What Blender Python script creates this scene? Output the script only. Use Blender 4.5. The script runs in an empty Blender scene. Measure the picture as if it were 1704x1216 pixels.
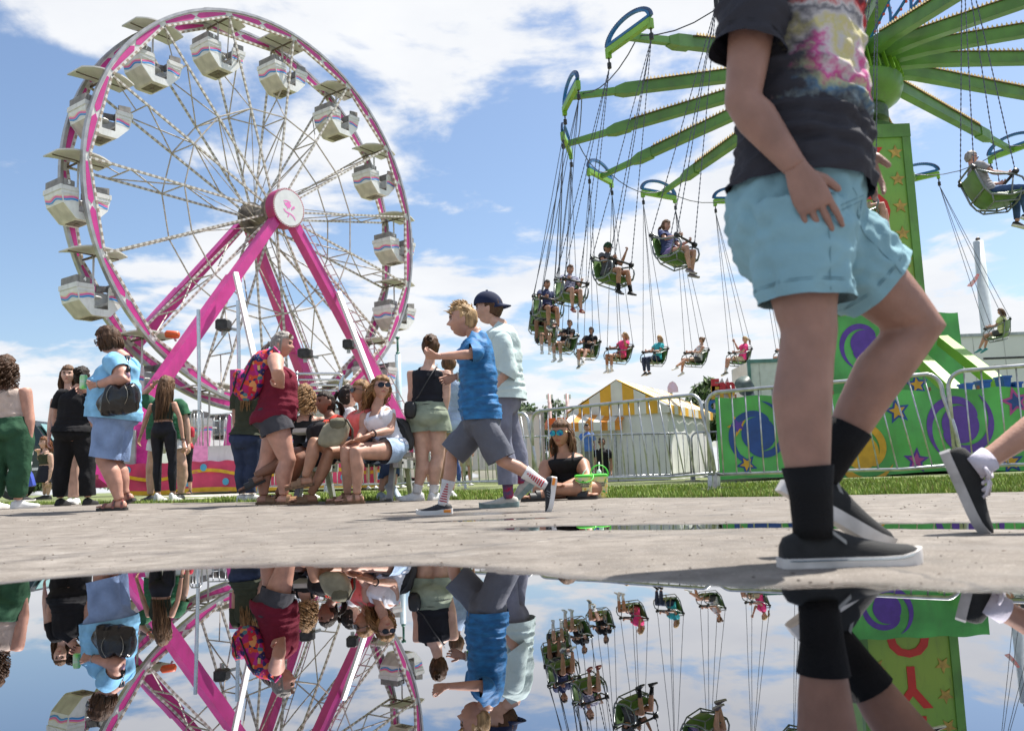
import bpy, math, random
import numpy as np
from mathutils import Vector, Matrix, noise
from mathutils.bvhtree import BVHTree
random.seed(7)
PI = math.pi
Z = Vector((0, 0, 1))
scene = bpy.context.scene
COL = scene.collection

# ------------------------------------------------------------------ camera
IMG_W, IMG_H, FOC = 1704.0, 1216.0, 1490.0
PITCH, ROLL, CAM_H = 0.124826, -0.036419, 0.215
_r0, _u0 = Vector((1, 0, 0)), Vector((0, -math.sin(PITCH), math.cos(PITCH)))
CF = Vector((0, math.cos(PITCH), math.sin(PITCH)))
CR = _r0 * math.cos(ROLL) + _u0 * math.sin(ROLL)
CU = _u0 * math.cos(ROLL) - _r0 * math.sin(ROLL)
CAM = Vector((0, 0, CAM_H))
cd = bpy.data.cameras.new('camera')
cam = bpy.data.objects.new('camera', cd)
COL.objects.link(cam)
m = Matrix((CR, CU, -CF)).transposed().to_4x4()
m.translation = CAM
cam.matrix_world = m
cd.sensor_width = 36
cd.lens = FOC / IMG_W * 36
cd.clip_start, cd.clip_end = 0.02, 3000
cd.dof.use_dof = True
cd.dof.focus_distance = 8.0
cd.dof.aperture_fstop = 5.0
scene.camera = cam

# ------------------------------------------------------------------ light
SUN_EL, SUN_AZ = math.radians(62), math.radians(56)   # azimuth from +Y towards +X
sdir = Vector((math.sin(SUN_AZ) * math.cos(SUN_EL), math.cos(SUN_AZ) * math.cos(SUN_EL), math.sin(SUN_EL)))
sl = bpy.data.lights.new('sun', 'SUN')
sl.energy, sl.angle, sl.color = 5.0, math.radians(0.55), (1.0, 0.95, 0.88)
so = bpy.data.objects.new('sun', sl)
COL.objects.link(so)
so.rotation_euler = sdir.to_track_quat('Z', 'Y').to_euler()
so.location = (20, 10, 40)

scene.view_settings.view_transform = 'Standard'
scene.view_settings.look = 'None'
scene.view_settings.exposure = 0.85
scene.view_settings.gamma = 1.0
scene.cycles.use_denoising = True
scene.cycles.max_bounces = 6
scene.cycles.sample_clamp_indirect = 6.0


def pix_dir(px, py):
    d = CF * FOC + CR * (px - IMG_W / 2) + CU * (IMG_H / 2 - py)
    return d.normalized()


world = bpy.data.worlds.new('World')
scene.world = world
world.use_nodes = True


def build_sky():
    nt = world.node_tree
    nt.nodes.clear()
    N = nt.nodes.new
    L = nt.links.new
    out = N('ShaderNodeOutputWorld')
    bg = N('ShaderNodeBackground')
    bg.inputs['Strength'].default_value = 0.08
    L(bg.outputs[0], out.inputs[0])
    sky = N('ShaderNodeTexSky')
    sky.sky_type = 'NISHITA'
    sky.sun_disc = False
    sky.sun_elevation = SUN_EL
    sky.sun_rotation = SUN_AZ
    sky.air_density, sky.dust_density, sky.ozone_density = 1.0, 1.2, 2.0
    tc = N('ShaderNodeTexCoord')

    def math_(op, a, b=None, c=None):
        n = N('ShaderNodeMath')
        n.operation = op
        for i, q in enumerate((a, b, c)):
            if q is None:
                continue
            if isinstance(q, (int, float)):
                n.inputs[i].default_value = q
            else:
                L(q, n.inputs[i])
        return n.outputs[0]
    sep = N('ShaderNodeSeparateXYZ')
    L(tc.outputs['Generated'], sep.inputs[0])
    zz = math_('ADD', math_('MAXIMUM', sep.outputs[2], 0.0), 0.16)
    comb = N('ShaderNodeCombineXYZ')
    L(math_('DIVIDE', sep.outputs[0], zz), comb.inputs[0])
    L(math_('DIVIDE', sep.outputs[1], zz), comb.inputs[1])
    comb.inputs[2].default_value = 3.7

    def fbm(scale, detail, rough, off, dist=0.0):
        mp = N('ShaderNodeMapping')
        mp.inputs['Location'].default_value = off
        L(comb.outputs[0], mp.inputs[0])
        n = N('ShaderNodeTexNoise')
        n.inputs['Scale'].default_value = scale
        n.inputs['Detail'].default_value = detail
        n.inputs['Roughness'].default_value = rough
        n.inputs['Distortion'].default_value = dist
        L(mp.outputs[0], n.inputs[0])
        return n.outputs[0]
    cover = fbm(2.3, 12, 0.58, (1.4, 0.9, 0), 0.2)
    # where the cloud banks and the clear gaps stand in the sky
    lobes = [((600, 90), 0.17, 0.975), ((30, 70), 0.17, 0.988), ((960, 40), 0.10, 0.988), ((330, 490), 0.15, 0.993), ((1130, 210), 0.04, 0.985),
             ((1640, 520), 0.14, 0.985), ((700, 650), 0.15, 0.980), ((1200, 540), 0.13, 0.970), ((200, 640), 0.10, 0.985), ((560, 370), 0.12, 0.995), ((960, 600), 0.10, 0.985),
             ((190, 50), -0.08, 0.995), ((830, 340), -0.16, 0.987), ((30, 320), -0.24, 0.975), ((250, 330), -0.12, 0.988), ((1590, 230), -0.10, 0.985),
             ((700, 340), -0.10, 0.992), ((900, 240), -0.10, 0.994), ((1050, 340), -0.08, 0.992), ((1100, 120), -0.04, 0.992)]
    acc = cover
    for (p, w, c0) in lobes:
        d = pix_dir(*p)
        vm = N('ShaderNodeVectorMath')
        vm.operation = 'DOT_PRODUCT'
        L(tc.outputs['Generated'], vm.inputs[0])
        vm.inputs[1].default_value = d
        mr = N('ShaderNodeMapRange')
        mr.interpolation_type = 'SMOOTHSTEP'
        mr.inputs['From Min'].default_value = c0
        mr.inputs['From Max'].default_value = 1.0
        mr.inputs['To Min'].default_value = 0
        mr.inputs['To Max'].default_value = w * 0.62
        L(vm.outputs['Value'], mr.inputs['Value'])
        acc = math_('ADD', acc, mr.outputs[0])
    mask = N('ShaderNodeMapRange')
    mask.interpolation_type = 'SMOOTHSTEP'
    mask.inputs['From Min'].default_value = 0.47
    mask.inputs['From Max'].default_value = 0.59
    L(acc, mask.inputs['Value'])
    # grey undersides
    shade = fbm(2.6, 8, 0.55, (1.55, 1.1, 0.1))
    sm = N('ShaderNodeMapRange')
    sm.inputs['From Min'].default_value = 0.35
    sm.inputs['From Max'].default_value = 0.7
    sm.inputs['To Min'].default_value = 0.72
    sm.inputs['To Max'].default_value = 1.0
    L(shade, sm.inputs['Value'])
    white = N('ShaderNodeMix')
    white.data_type = 'RGBA'
    white.inputs['A'].default_value = (3.9, 4.3, 5.2, 1)
    white.inputs['B'].default_value = (6.9, 7.0, 7.15, 1)
    L(sm.outputs[0], white.inputs['Factor'])
    tint = N('ShaderNodeMix')
    tint.data_type = 'RGBA'
    tint.blend_type = 'MULTIPLY'
    tint.inputs['Factor'].default_value = 1.0
    L(sky.outputs[0], tint.inputs['A'])
    tint.inputs['B'].default_value = (1.12, 1.14, 1.16, 1)
    mix = N('ShaderNodeMix')
    mix.data_type = 'RGBA'
    L(mask.outputs[0], mix.inputs['Factor'])
    L(tint.outputs['Result'], mix.inputs['A'])
    L(white.outputs['Result'], mix.inputs['B'])
    L(mix.outputs['Result'], bg.inputs[0])


build_sky()


# ------------------------------------------------------------------ helpers
def at(px, py, y):
    """world point on the plane at depth y that shows at photo pixel px, py"""
    d = CF * FOC + CR * (px - IMG_W / 2) + CU * (IMG_H / 2 - py)
    return CAM + d * (y / d.y)


def sstep(a, b, x):
    t = min(1, max(0, (x - a) / (b - a)))
    return t * t * (3 - 2 * t)


def gz(x, y):
    """height of the paved ground and lawn"""
    return 0.02 * sstep(6.2, 8.5, y) + 0.0125 * min(9, max(0, -x - 0.2)) * sstep(4.5, 8, y)


MATS = {}


def mat(key, col=(0.5, 0.5, 0.5), rough=0.6, metal=0.0, var=0.12, scale=6.0, bump=0.0, bscale=40.0, spec=0.5, stretch=None, coat=0.0, dark=None, sss=0.0, emit=None, det=4, grime=0.0):
    if key in MATS:
        return MATS[key]
    mt = bpy.data.materials.new(key)
    MATS[key] = mt
    mt.use_nodes = True
    nt = mt.node_tree
    b = nt.nodes['Principled BSDF']
    b.inputs['Roughness'].default_value = rough
    b.inputs['Metallic'].default_value = metal
    b.inputs['Specular IOR Level'].default_value = spec
    b.inputs['Coat Weight'].default_value = coat
    if sss:
        b.inputs['Subsurface Weight'].default_value = sss
        b.inputs['Subsurface Radius'].default_value = (0.012, 0.005, 0.003)
        b.inputs['Subsurface Scale'].default_value = 1.0
    c = (*col, 1)
    tc = nt.nodes.new('ShaderNodeTexCoord')
    src = tc.outputs['Object']
    if stretch:
        mp = nt.nodes.new('ShaderNodeMapping')
        mp.inputs['Scale'].default_value = stretch
        nt.links.new(src, mp.inputs[0])
        src = mp.outputs[0]
    if var > 0:
        n = nt.nodes.new('ShaderNodeTexNoise')
        n.inputs['Scale'].default_value = scale
        n.inputs['Detail'].default_value = det
        nt.links.new(src, n.inputs[0])
        mx = nt.nodes.new('ShaderNodeMix')
        mx.data_type = 'RGBA'
        d = dark or tuple(q * (1 - 2.2 * var) if 2.2 * var < 1 else q * 0.05 for q in col)
        l = tuple(min(1, q * (1 + 1.2 * var)) for q in col)
        mr = nt.nodes.new('ShaderNodeMapRange')
        mr.inputs['From Min'].default_value = 0.32
        mr.inputs['From Max'].default_value = 0.68
        nt.links.new(n.outputs[0], mr.inputs['Value'])
        mx.inputs['A'].default_value = (*d, 1)
        mx.inputs['B'].default_value = (*l, 1)
        nt.links.new(mr.outputs[0], mx.inputs['Factor'])
        res = mx.outputs['Result']
        if grime > 0:
            mp2 = nt.nodes.new('ShaderNodeMapping')
            mp2.inputs['Scale'].default_value = (1.0, 1.0, 0.22)
            nt.links.new(tc.outputs['Object'], mp2.inputs[0])
            n3 = nt.nodes.new('ShaderNodeTexNoise')
            n3.inputs['Scale'].default_value = 7.0
            n3.inputs['Detail'].default_value = 8
            n3.inputs['Roughness'].default_value = 0.7
            nt.links.new(mp2.outputs[0], n3.inputs[0])
            mr3 = nt.nodes.new('ShaderNodeMapRange')
            mr3.inputs['From Min'].default_value = 0.52
            mr3.inputs['From Max'].default_value = 0.78
            mr3.inputs['To Max'].default_value = grime
            nt.links.new(n3.outputs[0], mr3.inputs['Value'])
            m3 = nt.nodes.new('ShaderNodeMix')
            m3.data_type = 'RGBA'
            nt.links.new(mr3.outputs[0], m3.inputs['Factor'])
            nt.links.new(res, m3.inputs['A'])
            m3.inputs['B'].default_value = (0.10, 0.085, 0.07, 1)
            res = m3.outputs['Result']
        nt.links.new(res, b.inputs['Base Color'])
    else:
        b.inputs['Base Color'].default_value = c
    if bump > 0:
        n2 = nt.nodes.new('ShaderNodeTexNoise')
        n2.inputs['Scale'].default_value = bscale
        n2.inputs['Detail'].default_value = 4
        nt.links.new(src, n2.inputs[0])
        bp = nt.nodes.new('ShaderNodeBump')
        bp.inputs['Strength'].default_value = bump
        bp.inputs['Distance'].default_value = 0.02
        nt.links.new(n2.outputs[0], bp.inputs['Height'])
        nt.links.new(bp.outputs[0], b.inputs['Normal'])
    return mt


class G:
    """collects faces of one mesh"""
    def __init__(s):
        s.v, s.f, s.m = [], [], []

    def add(s, vs, fs, mi=0):
        o = len(s.v)
        s.v += [tuple(p) for p in vs]
        s.f += [tuple(i + o for i in q) for q in fs]
        s.m += [mi] * len(fs)
        return s

    def rings(s, rings, cap=True, mi=0, closed=False):
        n = len(rings[0])
        vs = [p for r in rings for p in r]
        fs = []
        k = len(rings)
        for i in range(k if closed else k - 1):
            j = (i + 1) % k
            for a in range(n):
                b = (a + 1) % n
                fs.append((i * n + a, i * n + b, j * n + b, j * n + a))
        if cap and not closed:
            fs.append(tuple(range(n - 1, -1, -1)))
            fs.append(tuple((k - 1) * n + a for a in range(n)))
        return s.add(vs, fs, mi)

    def tube(s, pts, rad, n=8, cap=True, mi=0, closed=False):
        pts = [Vector(p) for p in pts]
        if not isinstance(rad, (list, tuple)):
            rad = [rad] * len(pts)
        T = []
        k = len(pts)
        for i in range(k):
            a = pts[(i - 1) % k] if (i > 0 or closed) else pts[0]
            b = pts[(i + 1) % k] if (i < k - 1 or closed) else pts[-1]
            t = (b - a)
            T.append(t.normalized() if t.length > 1e-9 else Z.copy())
        ref = Vector((1, 0, 0)) if abs(T[0].x) < 0.8 else Vector((0, 1, 0))
        u = (ref - T[0] * ref.dot(T[0])).normalized()
        rs = []
        for i in range(k):
            u = (u - T[i] * u.dot(T[i]))
            u = u.normalized() if u.length > 1e-6 else T[i].orthogonal().normalized()
            w = T[i].cross(u)
            r = rad[i]
            rs.append([pts[i] + (u * math.cos(2 * PI * a / n) + w * math.sin(2 * PI * a / n)) * r for a in range(n)])
        return s.rings(rs, cap, mi, closed)

    def box(s, c, ax, ay, az, mi=0):
        c, ax, ay, az = Vector(c), Vector(ax), Vector(ay), Vector(az)
        vs = [c + ax * i + ay * j + az * k for k in (-1, 1) for j in (-1, 1) for i in (-1, 1)]
        return s.add(vs, [(0, 2, 3, 1), (4, 5, 7, 6), (0, 1, 5, 4), (2, 6, 7, 3), (0, 4, 6, 2), (1, 3, 7, 5)], mi)

    def cube(s, x0, x1, y0, y1, z0, z1, mi=0):
        return s.box(((x0 + x1) / 2, (y0 + y1) / 2, (z0 + z1) / 2), ((x1 - x0) / 2, 0, 0), (0, (y1 - y0) / 2, 0), (0, 0, (z1 - z0) / 2), mi)

    def bar(s, a, b, w, h, up=Z, mi=0, w2=None, h2=None):
        """box beam from a to b, w across, h along up"""
        a, b = Vector(a), Vector(b)
        d = (b - a).normalized()
        up = Vector(up)
        u = (up - d * up.dot(d))
        u = u.normalized() if u.length > 1e-5 else d.orthogonal().normalized()
        x = d.cross(u)
        w2 = w if w2 is None else w2
        h2 = h if h2 is None else h2
        r1 = [a + x * i * w / 2 + u * j * h / 2 for i, j in ((-1, -1), (1, -1), (1, 1), (-1, 1))]
        r2 = [b + x * i * w2 / 2 + u * j * h2 / 2 for i, j in ((-1, -1), (1, -1), (1, 1), (-1, 1))]
        return s.rings([r1, r2], True, mi)

    def plate(s, pts, nrm, th, mi=0):
        """flat polygon given thickness th along nrm"""
        nrm = Vector(nrm).normalized() * th
        a = [Vector(p) for p in pts]
        b = [p + nrm for p in a]
        n = len(a)
        vs = a + b
        fs = [tuple(range(n - 1, -1, -1)), tuple(range(n, 2 * n))]
        fs += [(i, (i + 1) % n, n + (i + 1) % n, n + i) for i in range(n)]
        return s.add(vs, fs, mi)

    def mesh(s, name, mats, smooth=False, org=None):
        me = bpy.data.meshes.new(name)
        vs = s.v if org is None else [(p[0] - org[0], p[1] - org[1], p[2] - org[2]) for p in s.v]
        me.from_pydata(vs, [], s.f)
        for q in (mats if isinstance(mats, (list, tuple)) else [mats]):
            me.materials.append(q)
        if any(s.m):
            me.polygons.foreach_set('material_index', s.m)
        if smooth:
            me.polygons.foreach_set('use_smooth', [True] * len(s.f))
        me.update()
        return me

    def obj(s, name, mats, parent=None, smooth=False, org=None, edge=None):
        """links the mesh; with a parent, world coordinates become local to the parent's base"""
        if org is None and parent is not None:
            org = ORG.get(parent, (0, 0, 0))
        me = s.mesh(name, mats, smooth, org if parent is not None else None)
        if smooth and edge:
            me.set_sharp_from_angle(angle=edge)
        o = bpy.data.objects.new(name, me)
        COL.objects.link(o)
        if parent is not None:
            o.parent = parent
            ORG[o] = org
        return o


ORG = {}


def tag(o, label=None, cat=None, group=None, kind=None):
    if label:
        o['label'] = label
    if cat:
        o['category'] = cat
    if group:
        o['group'] = group
    if kind:
        o['kind'] = kind
    return o


def thing(name, label, cat, loc=(0, 0, 0), rz=0.0, group=None):
    o = bpy.data.objects.new(name, None)
    o.empty_display_size = 0.2
    COL.objects.link(o)
    o.location = loc
    o.rotation_euler = (0, 0, rz)
    ORG[o] = tuple(loc) if rz == 0 else (0, 0, 0)
    return tag(o, label, cat, group)


def inst(me, name, parent, mtx=None, loc=None):
    o = bpy.data.objects.new(name, me)
    COL.objects.link(o)
    o.parent = parent
    if mtx is not None:
        o.matrix_local = mtx
    if loc is not None:
        o.location = loc
    return o


def copy_tree(o, parent=None):
    c = o.copy()
    COL.objects.link(c)
    c.parent = parent
    for ch in list(o.children):
        copy_tree(ch, c)
    return c


def text_mesh(txt, size, depth=0.004, align='CENTER', bold=0.0):
    cu = bpy.data.curves.new('lettering', 'FONT')
    cu.body = txt
    cu.size = size
    cu.extrude = depth
    cu.offset = bold
    cu.align_x = align
    cu.align_y = 'CENTER'
    cu.resolution_u = 3
    ob = bpy.data.objects.new('lettering_tmp', cu)
    COL.objects.link(ob)
    dg = bpy.context.evaluated_depsgraph_get()
    me = bpy.data.meshes.new_from_object(ob.evaluated_get(dg))
    bpy.data.objects.remove(ob)
    bpy.data.curves.remove(cu)
    return me


def text(txt, size, p, right, up, material, parent, name='lettering', depth=0.004, bold=0.0):
    """lettering at world point p reading along right, standing along up"""
    me = text_mesh(txt, size, depth, bold=bold)
    r, u = Vector(right).normalized(), Vector(up).normalized()
    n = r.cross(u)
    M4 = Matrix((r, u, n)).transposed()
    og = Vector(ORG.get(parent, (0, 0, 0)))
    p = Vector(p) - og
    for v in me.vertices:
        v.co = M4 @ v.co + p
    me.materials.clear()
    me.materials.append(material)
    o = bpy.data.objects.new(name, me)
    COL.objects.link(o)
    o.parent = parent
    return o


def lerp(a, b, t):
    return a + (b - a) * t


def vox_batch(items):
    """items: list of (G, voxel, smooth iterations); unions each into one skin; returns list of (verts, normals, faces)"""
    obs = []
    for g, vx, it in items:
        me = bpy.data.meshes.new('tmp')
        me.from_pydata(g.v, [], g.f)
        o = bpy.data.objects.new('tmp', me)
        COL.objects.link(o)
        r = o.modifiers.new('r', 'REMESH')
        r.mode = 'VOXEL'
        r.voxel_size = vx
        if it:
            q = o.modifiers.new('s', 'SMOOTH')
            q.factor = 0.5
            q.iterations = it
        obs.append(o)
    dg = bpy.context.evaluated_depsgraph_get()
    out = []
    for o in obs:
        ev = o.evaluated_get(dg)
        me = ev.to_mesh()
        nv = len(me.vertices)
        co = np.empty(nv * 3, np.float32)
        me.vertices.foreach_get('co', co)
        no = np.empty(nv * 3, np.float32)
        me.vertices.foreach_get('normal', no)
        nl = len(me.loops)
        li = np.empty(nl, np.int32)
        me.loops.foreach_get('vertex_index', li)
        ls = np.empty(len(me.polygons), np.int32)
        me.polygons.foreach_get('loop_total', ls)
        assert (ls == 4).all()
        out.append((co.reshape(-1, 3), no.reshape(-1, 3), li.reshape(-1, 4)))
        ev.to_mesh_clear()
    for o in obs:
        me = o.data
        bpy.data.objects.remove(o)
        bpy.data.meshes.remove(me)
    return out

# ------------------------------------------------------------------ ground
EDGE = [(-60, 14.0), (-9, 12.6), (-3.85, 10.4), (0.43, 8.0), (1.44, 7.1), (3.27, 6.0), (6, 5.2), (60, 5.0)]


def edge_y(x):
    return float(np.interp(x, [e[0] for e in EDGE], [e[1] for e in EDGE]))


# puddle outlines: depth of the dip below the water level
BIG = [(-1.95, 1.7), (-1.5, 2.2), (-1.2, 2.45), (-0.98, 2.6), (-0.62, 2.6), (-0.2, 2.4), (-0.02, 2.2), (0.17, 2.0), (0.46, 1.76), (0.82, 1.62), (1.3, 1.52), (2.2, 1.3)]


def dip(x, y):
    """metres below the surrounding paving (positive inside a puddle)"""
    w = noise.noise(Vector((x * 3.1, y * 3.1, 0.3))) * 0.06 + noise.noise(Vector((x * 9, y * 9, 2.3))) * 0.03 + noise.noise(Vector((x * 26, y * 26, 5.3))) * 0.014
    d = 0.0
    if y < 3.2:
        far = float(np.interp(x, [b[0] for b in BIG], [b[1] for b in BIG])) + w * 1.3
        near = -1.5 + w
        e = min(far - y, (y - near), (x + 2.6), (2.6 - x))
        d = max(d, min(1, max(-0.35, e / 0.34)) * 0.012)
    # thin strips of water farther back
    for (cx, cy, rx, ry, sl_) in ((-0.42, 5.7, 0.9, 0.30, -0.15), (0.55, 3.62, 0.95, 0.27, -0.42), (1.65, 2.95, 0.9, 0.26, -0.5), (-0.15, 4.75, 0.5, 0.14, 0.0)):
        yy = y - cy - sl_ * (x - cx)
        q = 1 - math.sqrt(((x - cx) / rx) ** 2 + (yy / ry) ** 2) + w * 4
        if q > -0.6:
            d = max(d, min(1, max(-0.5, q * 1.2)) * 0.009)
    return d


def build_ground():
    # paving: one heightfield sheet, fine where the puddles lie
    xs = list(np.concatenate([np.linspace(-60, -12, 13)[:-1], np.arange(-12, -3, 0.3), np.arange(-3, 3, 0.04), np.arange(3, 12, 0.3), np.linspace(12, 60, 13)]))
    ys = list(np.concatenate([np.linspace(-40, -2, 12)[:-1], np.arange(-2, 0.6, 0.2), np.arange(0.6, 3.3, 0.025), np.arange(3.3, 4.9, 0.04)]))
    nt_ = 34
    nx = len(xs)
    rows = len(ys) + nt_
    vs = []
    for j in range(rows):
        for x in xs:
            if j < len(ys):
                y = ys[j]
            else:
                t = (j - len(ys)) / (nt_ - 1)
                ey = edge_y(x)
                ey += 0.07 * noise.noise(Vector((x * 2.3, 0.7, 0))) + 0.04 * noise.noise(Vector((x * 9, 3.7, 0)))
                y = 4.9 + 0.02 + (ey - 4.92) * t
            near = (abs(x) < 3.2 and y < 6.6)
            z = gz(x, y) + 0.004
            if near:
                z += 0.0016 * noise.noise(Vector((x * 4, y * 4, 0))) + 0.0011 * noise.noise(Vector((x * 17, y * 17, 4)))
                z -= dip(x, y)
            elif y < 0.6 and abs(x) < 2.6:
                z -= 0.012
            vs.append((x, y, z))
    fs = [(j * nx + i, j * nx + i + 1, (j + 1) * nx + i + 1, (j + 1) * nx + i) for j in range(rows - 1) for i in range(nx - 1)]
    g = G()
    g.add(vs, fs)
    mt = bpy.data.materials.new('concrete_paving')
    mt.use_nodes = True
    nt = mt.node_tree
    N, L = nt.nodes.new, nt.links.new
    b = nt.nodes['Principled BSDF']
    geo = N('ShaderNodeNewGeometry')

    def noi(sc, det, r=0.55):
        n = N('ShaderNodeTexNoise')
        n.inputs['Scale'].default_value = sc
        n.inputs['Detail'].default_value = det
        n.inputs['Roughness'].default_value = r
        L(geo.outputs['Position'], n.inputs[0])
        return n.outputs[0]

    def ramp(src, a, b_, ca, cb):
        mr = N('ShaderNodeMapRange')
        mr.inputs['From Min'].default_value = a
        mr.inputs['From Max'].default_value = b_
        L(src, mr.inputs['Value'])
        mx = N('ShaderNodeMix')
        mx.data_type = 'RGBA'
        L(mr.outputs[0], mx.inputs['Factor'])
        for k, c in (('A', ca), ('B', cb)):
            if isinstance(c, tuple):
                mx.inputs[k].default_value = (*c, 1)
            else:
                L(c, mx.inputs[k])
        return mx.outputs['Result']
    base = ramp(noi(0.9, 5), 0.35, 0.68, (0.178, 0.157, 0.135), (0.275, 0.248, 0.218))
    base = ramp(noi(7, 6, 0.65), 0.36, 0.62, (0.145, 0.126, 0.107), base)
    # old stains and hairline cracks
    base = ramp(noi(0.55, 6, 0.6), 0.30, 0.44, (0.15, 0.135, 0.118), base)
    base = ramp(noi(2.6, 7, 0.7), 0.62, 0.72, base, (0.36, 0.335, 0.30))
    vo = N('ShaderNodeTexVoronoi')
    vo.feature = 'DISTANCE_TO_EDGE'
    vo.inputs['Scale'].default_value = 0.22
    wv_ = N('ShaderNodeVectorMath')
    wv_.operation = 'MULTIPLY_ADD'
    nc = N('ShaderNodeTexNoise')
    nc.inputs['Scale'].default_value = 2.2
    nc.inputs['Detail'].default_value = 6
    L(geo.outputs['Position'], nc.inputs[0])
    L(nc.outputs['Color'], wv_.inputs[0])
    wv_.inputs[1].default_value = (0.5, 0.5, 0)
    L(geo.outputs['Position'], wv_.inputs[2])
    L(wv_.outputs[0], vo.inputs[0])
    base = ramp(vo.outputs['Distance'], 0.0008, 0.0025, (0.12, 0.11, 0.10), base)
    grit = ramp(noi(260, 2), 0.60, 0.68, base, (0.13, 0.105, 0.085))
    grit = ramp(noi(140, 2), 0.28, 0.36, (0.42, 0.385, 0.35), grit)
    # damp paving close to the water level
    sep = N('ShaderNodeSeparateXYZ')
    L(geo.outputs['Position'], sep.inputs[0])
    ad = N('ShaderNodeMath')
    ad.operation = 'MULTIPLY_ADD'
    L(noi(3.0, 4), ad.inputs[0])
    ad.inputs[1].default_value = 0.004
    L(sep.outputs[2], ad.inputs[2])
    wet = N('ShaderNodeMapRange')
    wet.inputs['From Min'].default_value = 0.0030
    wet.inputs['From Max'].default_value = 0.0062
    L(ad.outputs[0], wet.inputs['Value'])
    dk = N('ShaderNodeMix')
    dk.data_type = 'RGBA'
    dk.blend_type = 'MULTIPLY'
    dk.inputs['Factor'].default_value = 1
    L(grit, dk.inputs['A'])
    dk.inputs['B'].default_value = (0.5, 0.48, 0.47, 1)
    fin = N('ShaderNodeMix')
    fin.data_type = 'RGBA'
    L(wet.outputs[0], fin.inputs['Factor'])
    L(dk.outputs['Result'], fin.inputs['A'])
    L(grit, fin.inputs['B'])
    L(fin.outputs['Result'], b.inputs['Base Color'])
    rr = N('ShaderNodeMapRange')
    rr.inputs['To Min'].default_value = 0.22
    rr.inputs['To Max'].default_value = 0.85
    L(wet.outputs[0], rr.inputs['Value'])
    L(rr.outputs[0], b.inputs['Roughness'])
    b.inputs['Specular IOR Level'].default_value = 0.4
    bp = N('ShaderNodeBump')
    bp.inputs['Strength'].default_value = 0.55
    bp.inputs['Distance'].default_value = 0.006
    bn = N('ShaderNodeMath')
    bn.operation = 'ADD'
    L(noi(230, 3), bn.inputs[0])
    L(noi(45, 4), bn.inputs[1])
    L(bn.outputs[0], bp.inputs['Height'])
    L(bp.outputs[0], b.inputs['Normal'])
    tag(g.obj('pavement', mt, smooth=True), kind='structure')

    # water: still film lying in the dips
    w = bpy.data.materials.new('puddle_water')
    w.use_nodes = True
    b = w.node_tree.nodes['Principled BSDF']
    b.inputs['Base Color'].default_value = (0.40, 0.40, 0.43, 1)
    b.inputs['Roughness'].default_value = 0.004
    b.inputs['IOR'].default_value = 2.0
    b.inputs['Metallic'].default_value = 1.0
    n = w.node_tree.nodes.new('ShaderNodeTexNoise')
    n.inputs['Scale'].default_value = 2.6
    n.inputs['Detail'].default_value = 2
    geo = w.node_tree.nodes.new('ShaderNodeNewGeometry')
    w.node_tree.links.new(geo.outputs['Position'], n.inputs[0])
    bp = w.node_tree.nodes.new('ShaderNodeBump')
    bp.inputs['Strength'].default_value = 0.05
    bp.inputs['Distance'].default_value = 0.003
    w.node_tree.links.new(n.outputs[0], bp.inputs['Height'])
    w.node_tree.links.new(bp.outputs[0], b.inputs['Normal'])
    g = G()
    gx = np.linspace(-2.7, 2.9, 8)
    gy = np.linspace(-1.8, 2.9, 8)
    g.add([(x, y, 0.0) for y in gy for x in gx], [(j * 8 + i, j * 8 + i + 1, (j + 1) * 8 + i + 1, (j + 1) * 8 + i) for j in range(7) for i in range(7)])
    tag(g.obj('puddle', w), kind='structure')
    g = G()
    g.add([(-1.6, 2.9, 0.0005), (3.1, 2.2, 0.0005), (3.1, 4.2, 0.0005), (-1.6, 6.0, 0.0005)], [(0, 1, 2, 3)])
    tag(g.obj('puddle', w), kind='structure')

    # lawn: one sheet to the horizon
    lm = mat('lawn_soil', (0.145, 0.165, 0.075), 0.95, var=0.28, scale=2.2, bump=0.6, bscale=60, dark=(0.10, 0.13, 0.035))
    g = G()
    xs2 = [-900, -300, -120, -60, -30] + list(np.arange(-20, 21, 1.0)) + [30, 60, 120, 300, 900]
    ys2 = [-60, -20, 0, 3] + list(np.arange(4.5, 14, 0.5)) + list(np.arange(14, 40, 2.0)) + [60, 100, 200, 500, 1200]
    n2 = len(xs2)
    g.add([(x, y, gz(x, y) - 0.03) for y in ys2 for x in xs2], [(j * n2 + i, j * n2 + i + 1, (j + 1) * n2 + i + 1, (j + 1) * n2 + i) for j in range(len(ys2) - 1) for i in range(n2 - 1)])
    tag(g.obj('ground', lm, smooth=True), kind='structure')

    # far path beyond the strip of grass on the left
    g = G()
    pts = [(-40, 15.2), (-14, 14.2), (-4.0, 13.6), (-2.0, 16.5), (-6.0, 20.5), (-40, 22)]
    g.add([(x, y, gz(x, y) + 0.0) for x, y in pts], [tuple(range(len(pts)))])
    tag(g.obj('path', mat('far_path', (0.40, 0.37, 0.33), 0.9, var=0.12, scale=1.5)), kind='structure')

    # grass blades
    rnd = random.Random(3)
    g = G()
    gm = [mat('grass_light', (0.27, 0.36, 0.06), 0.7, var=0.2, scale=3), mat('grass_mid', (0.16, 0.25, 0.035), 0.7, var=0.2, scale=3), mat('grass_dry', (0.30, 0.27, 0.09), 0.8, var=0.2, scale=3)]
    V_, F_, M_ = [], [], []
    cnt = 0
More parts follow.
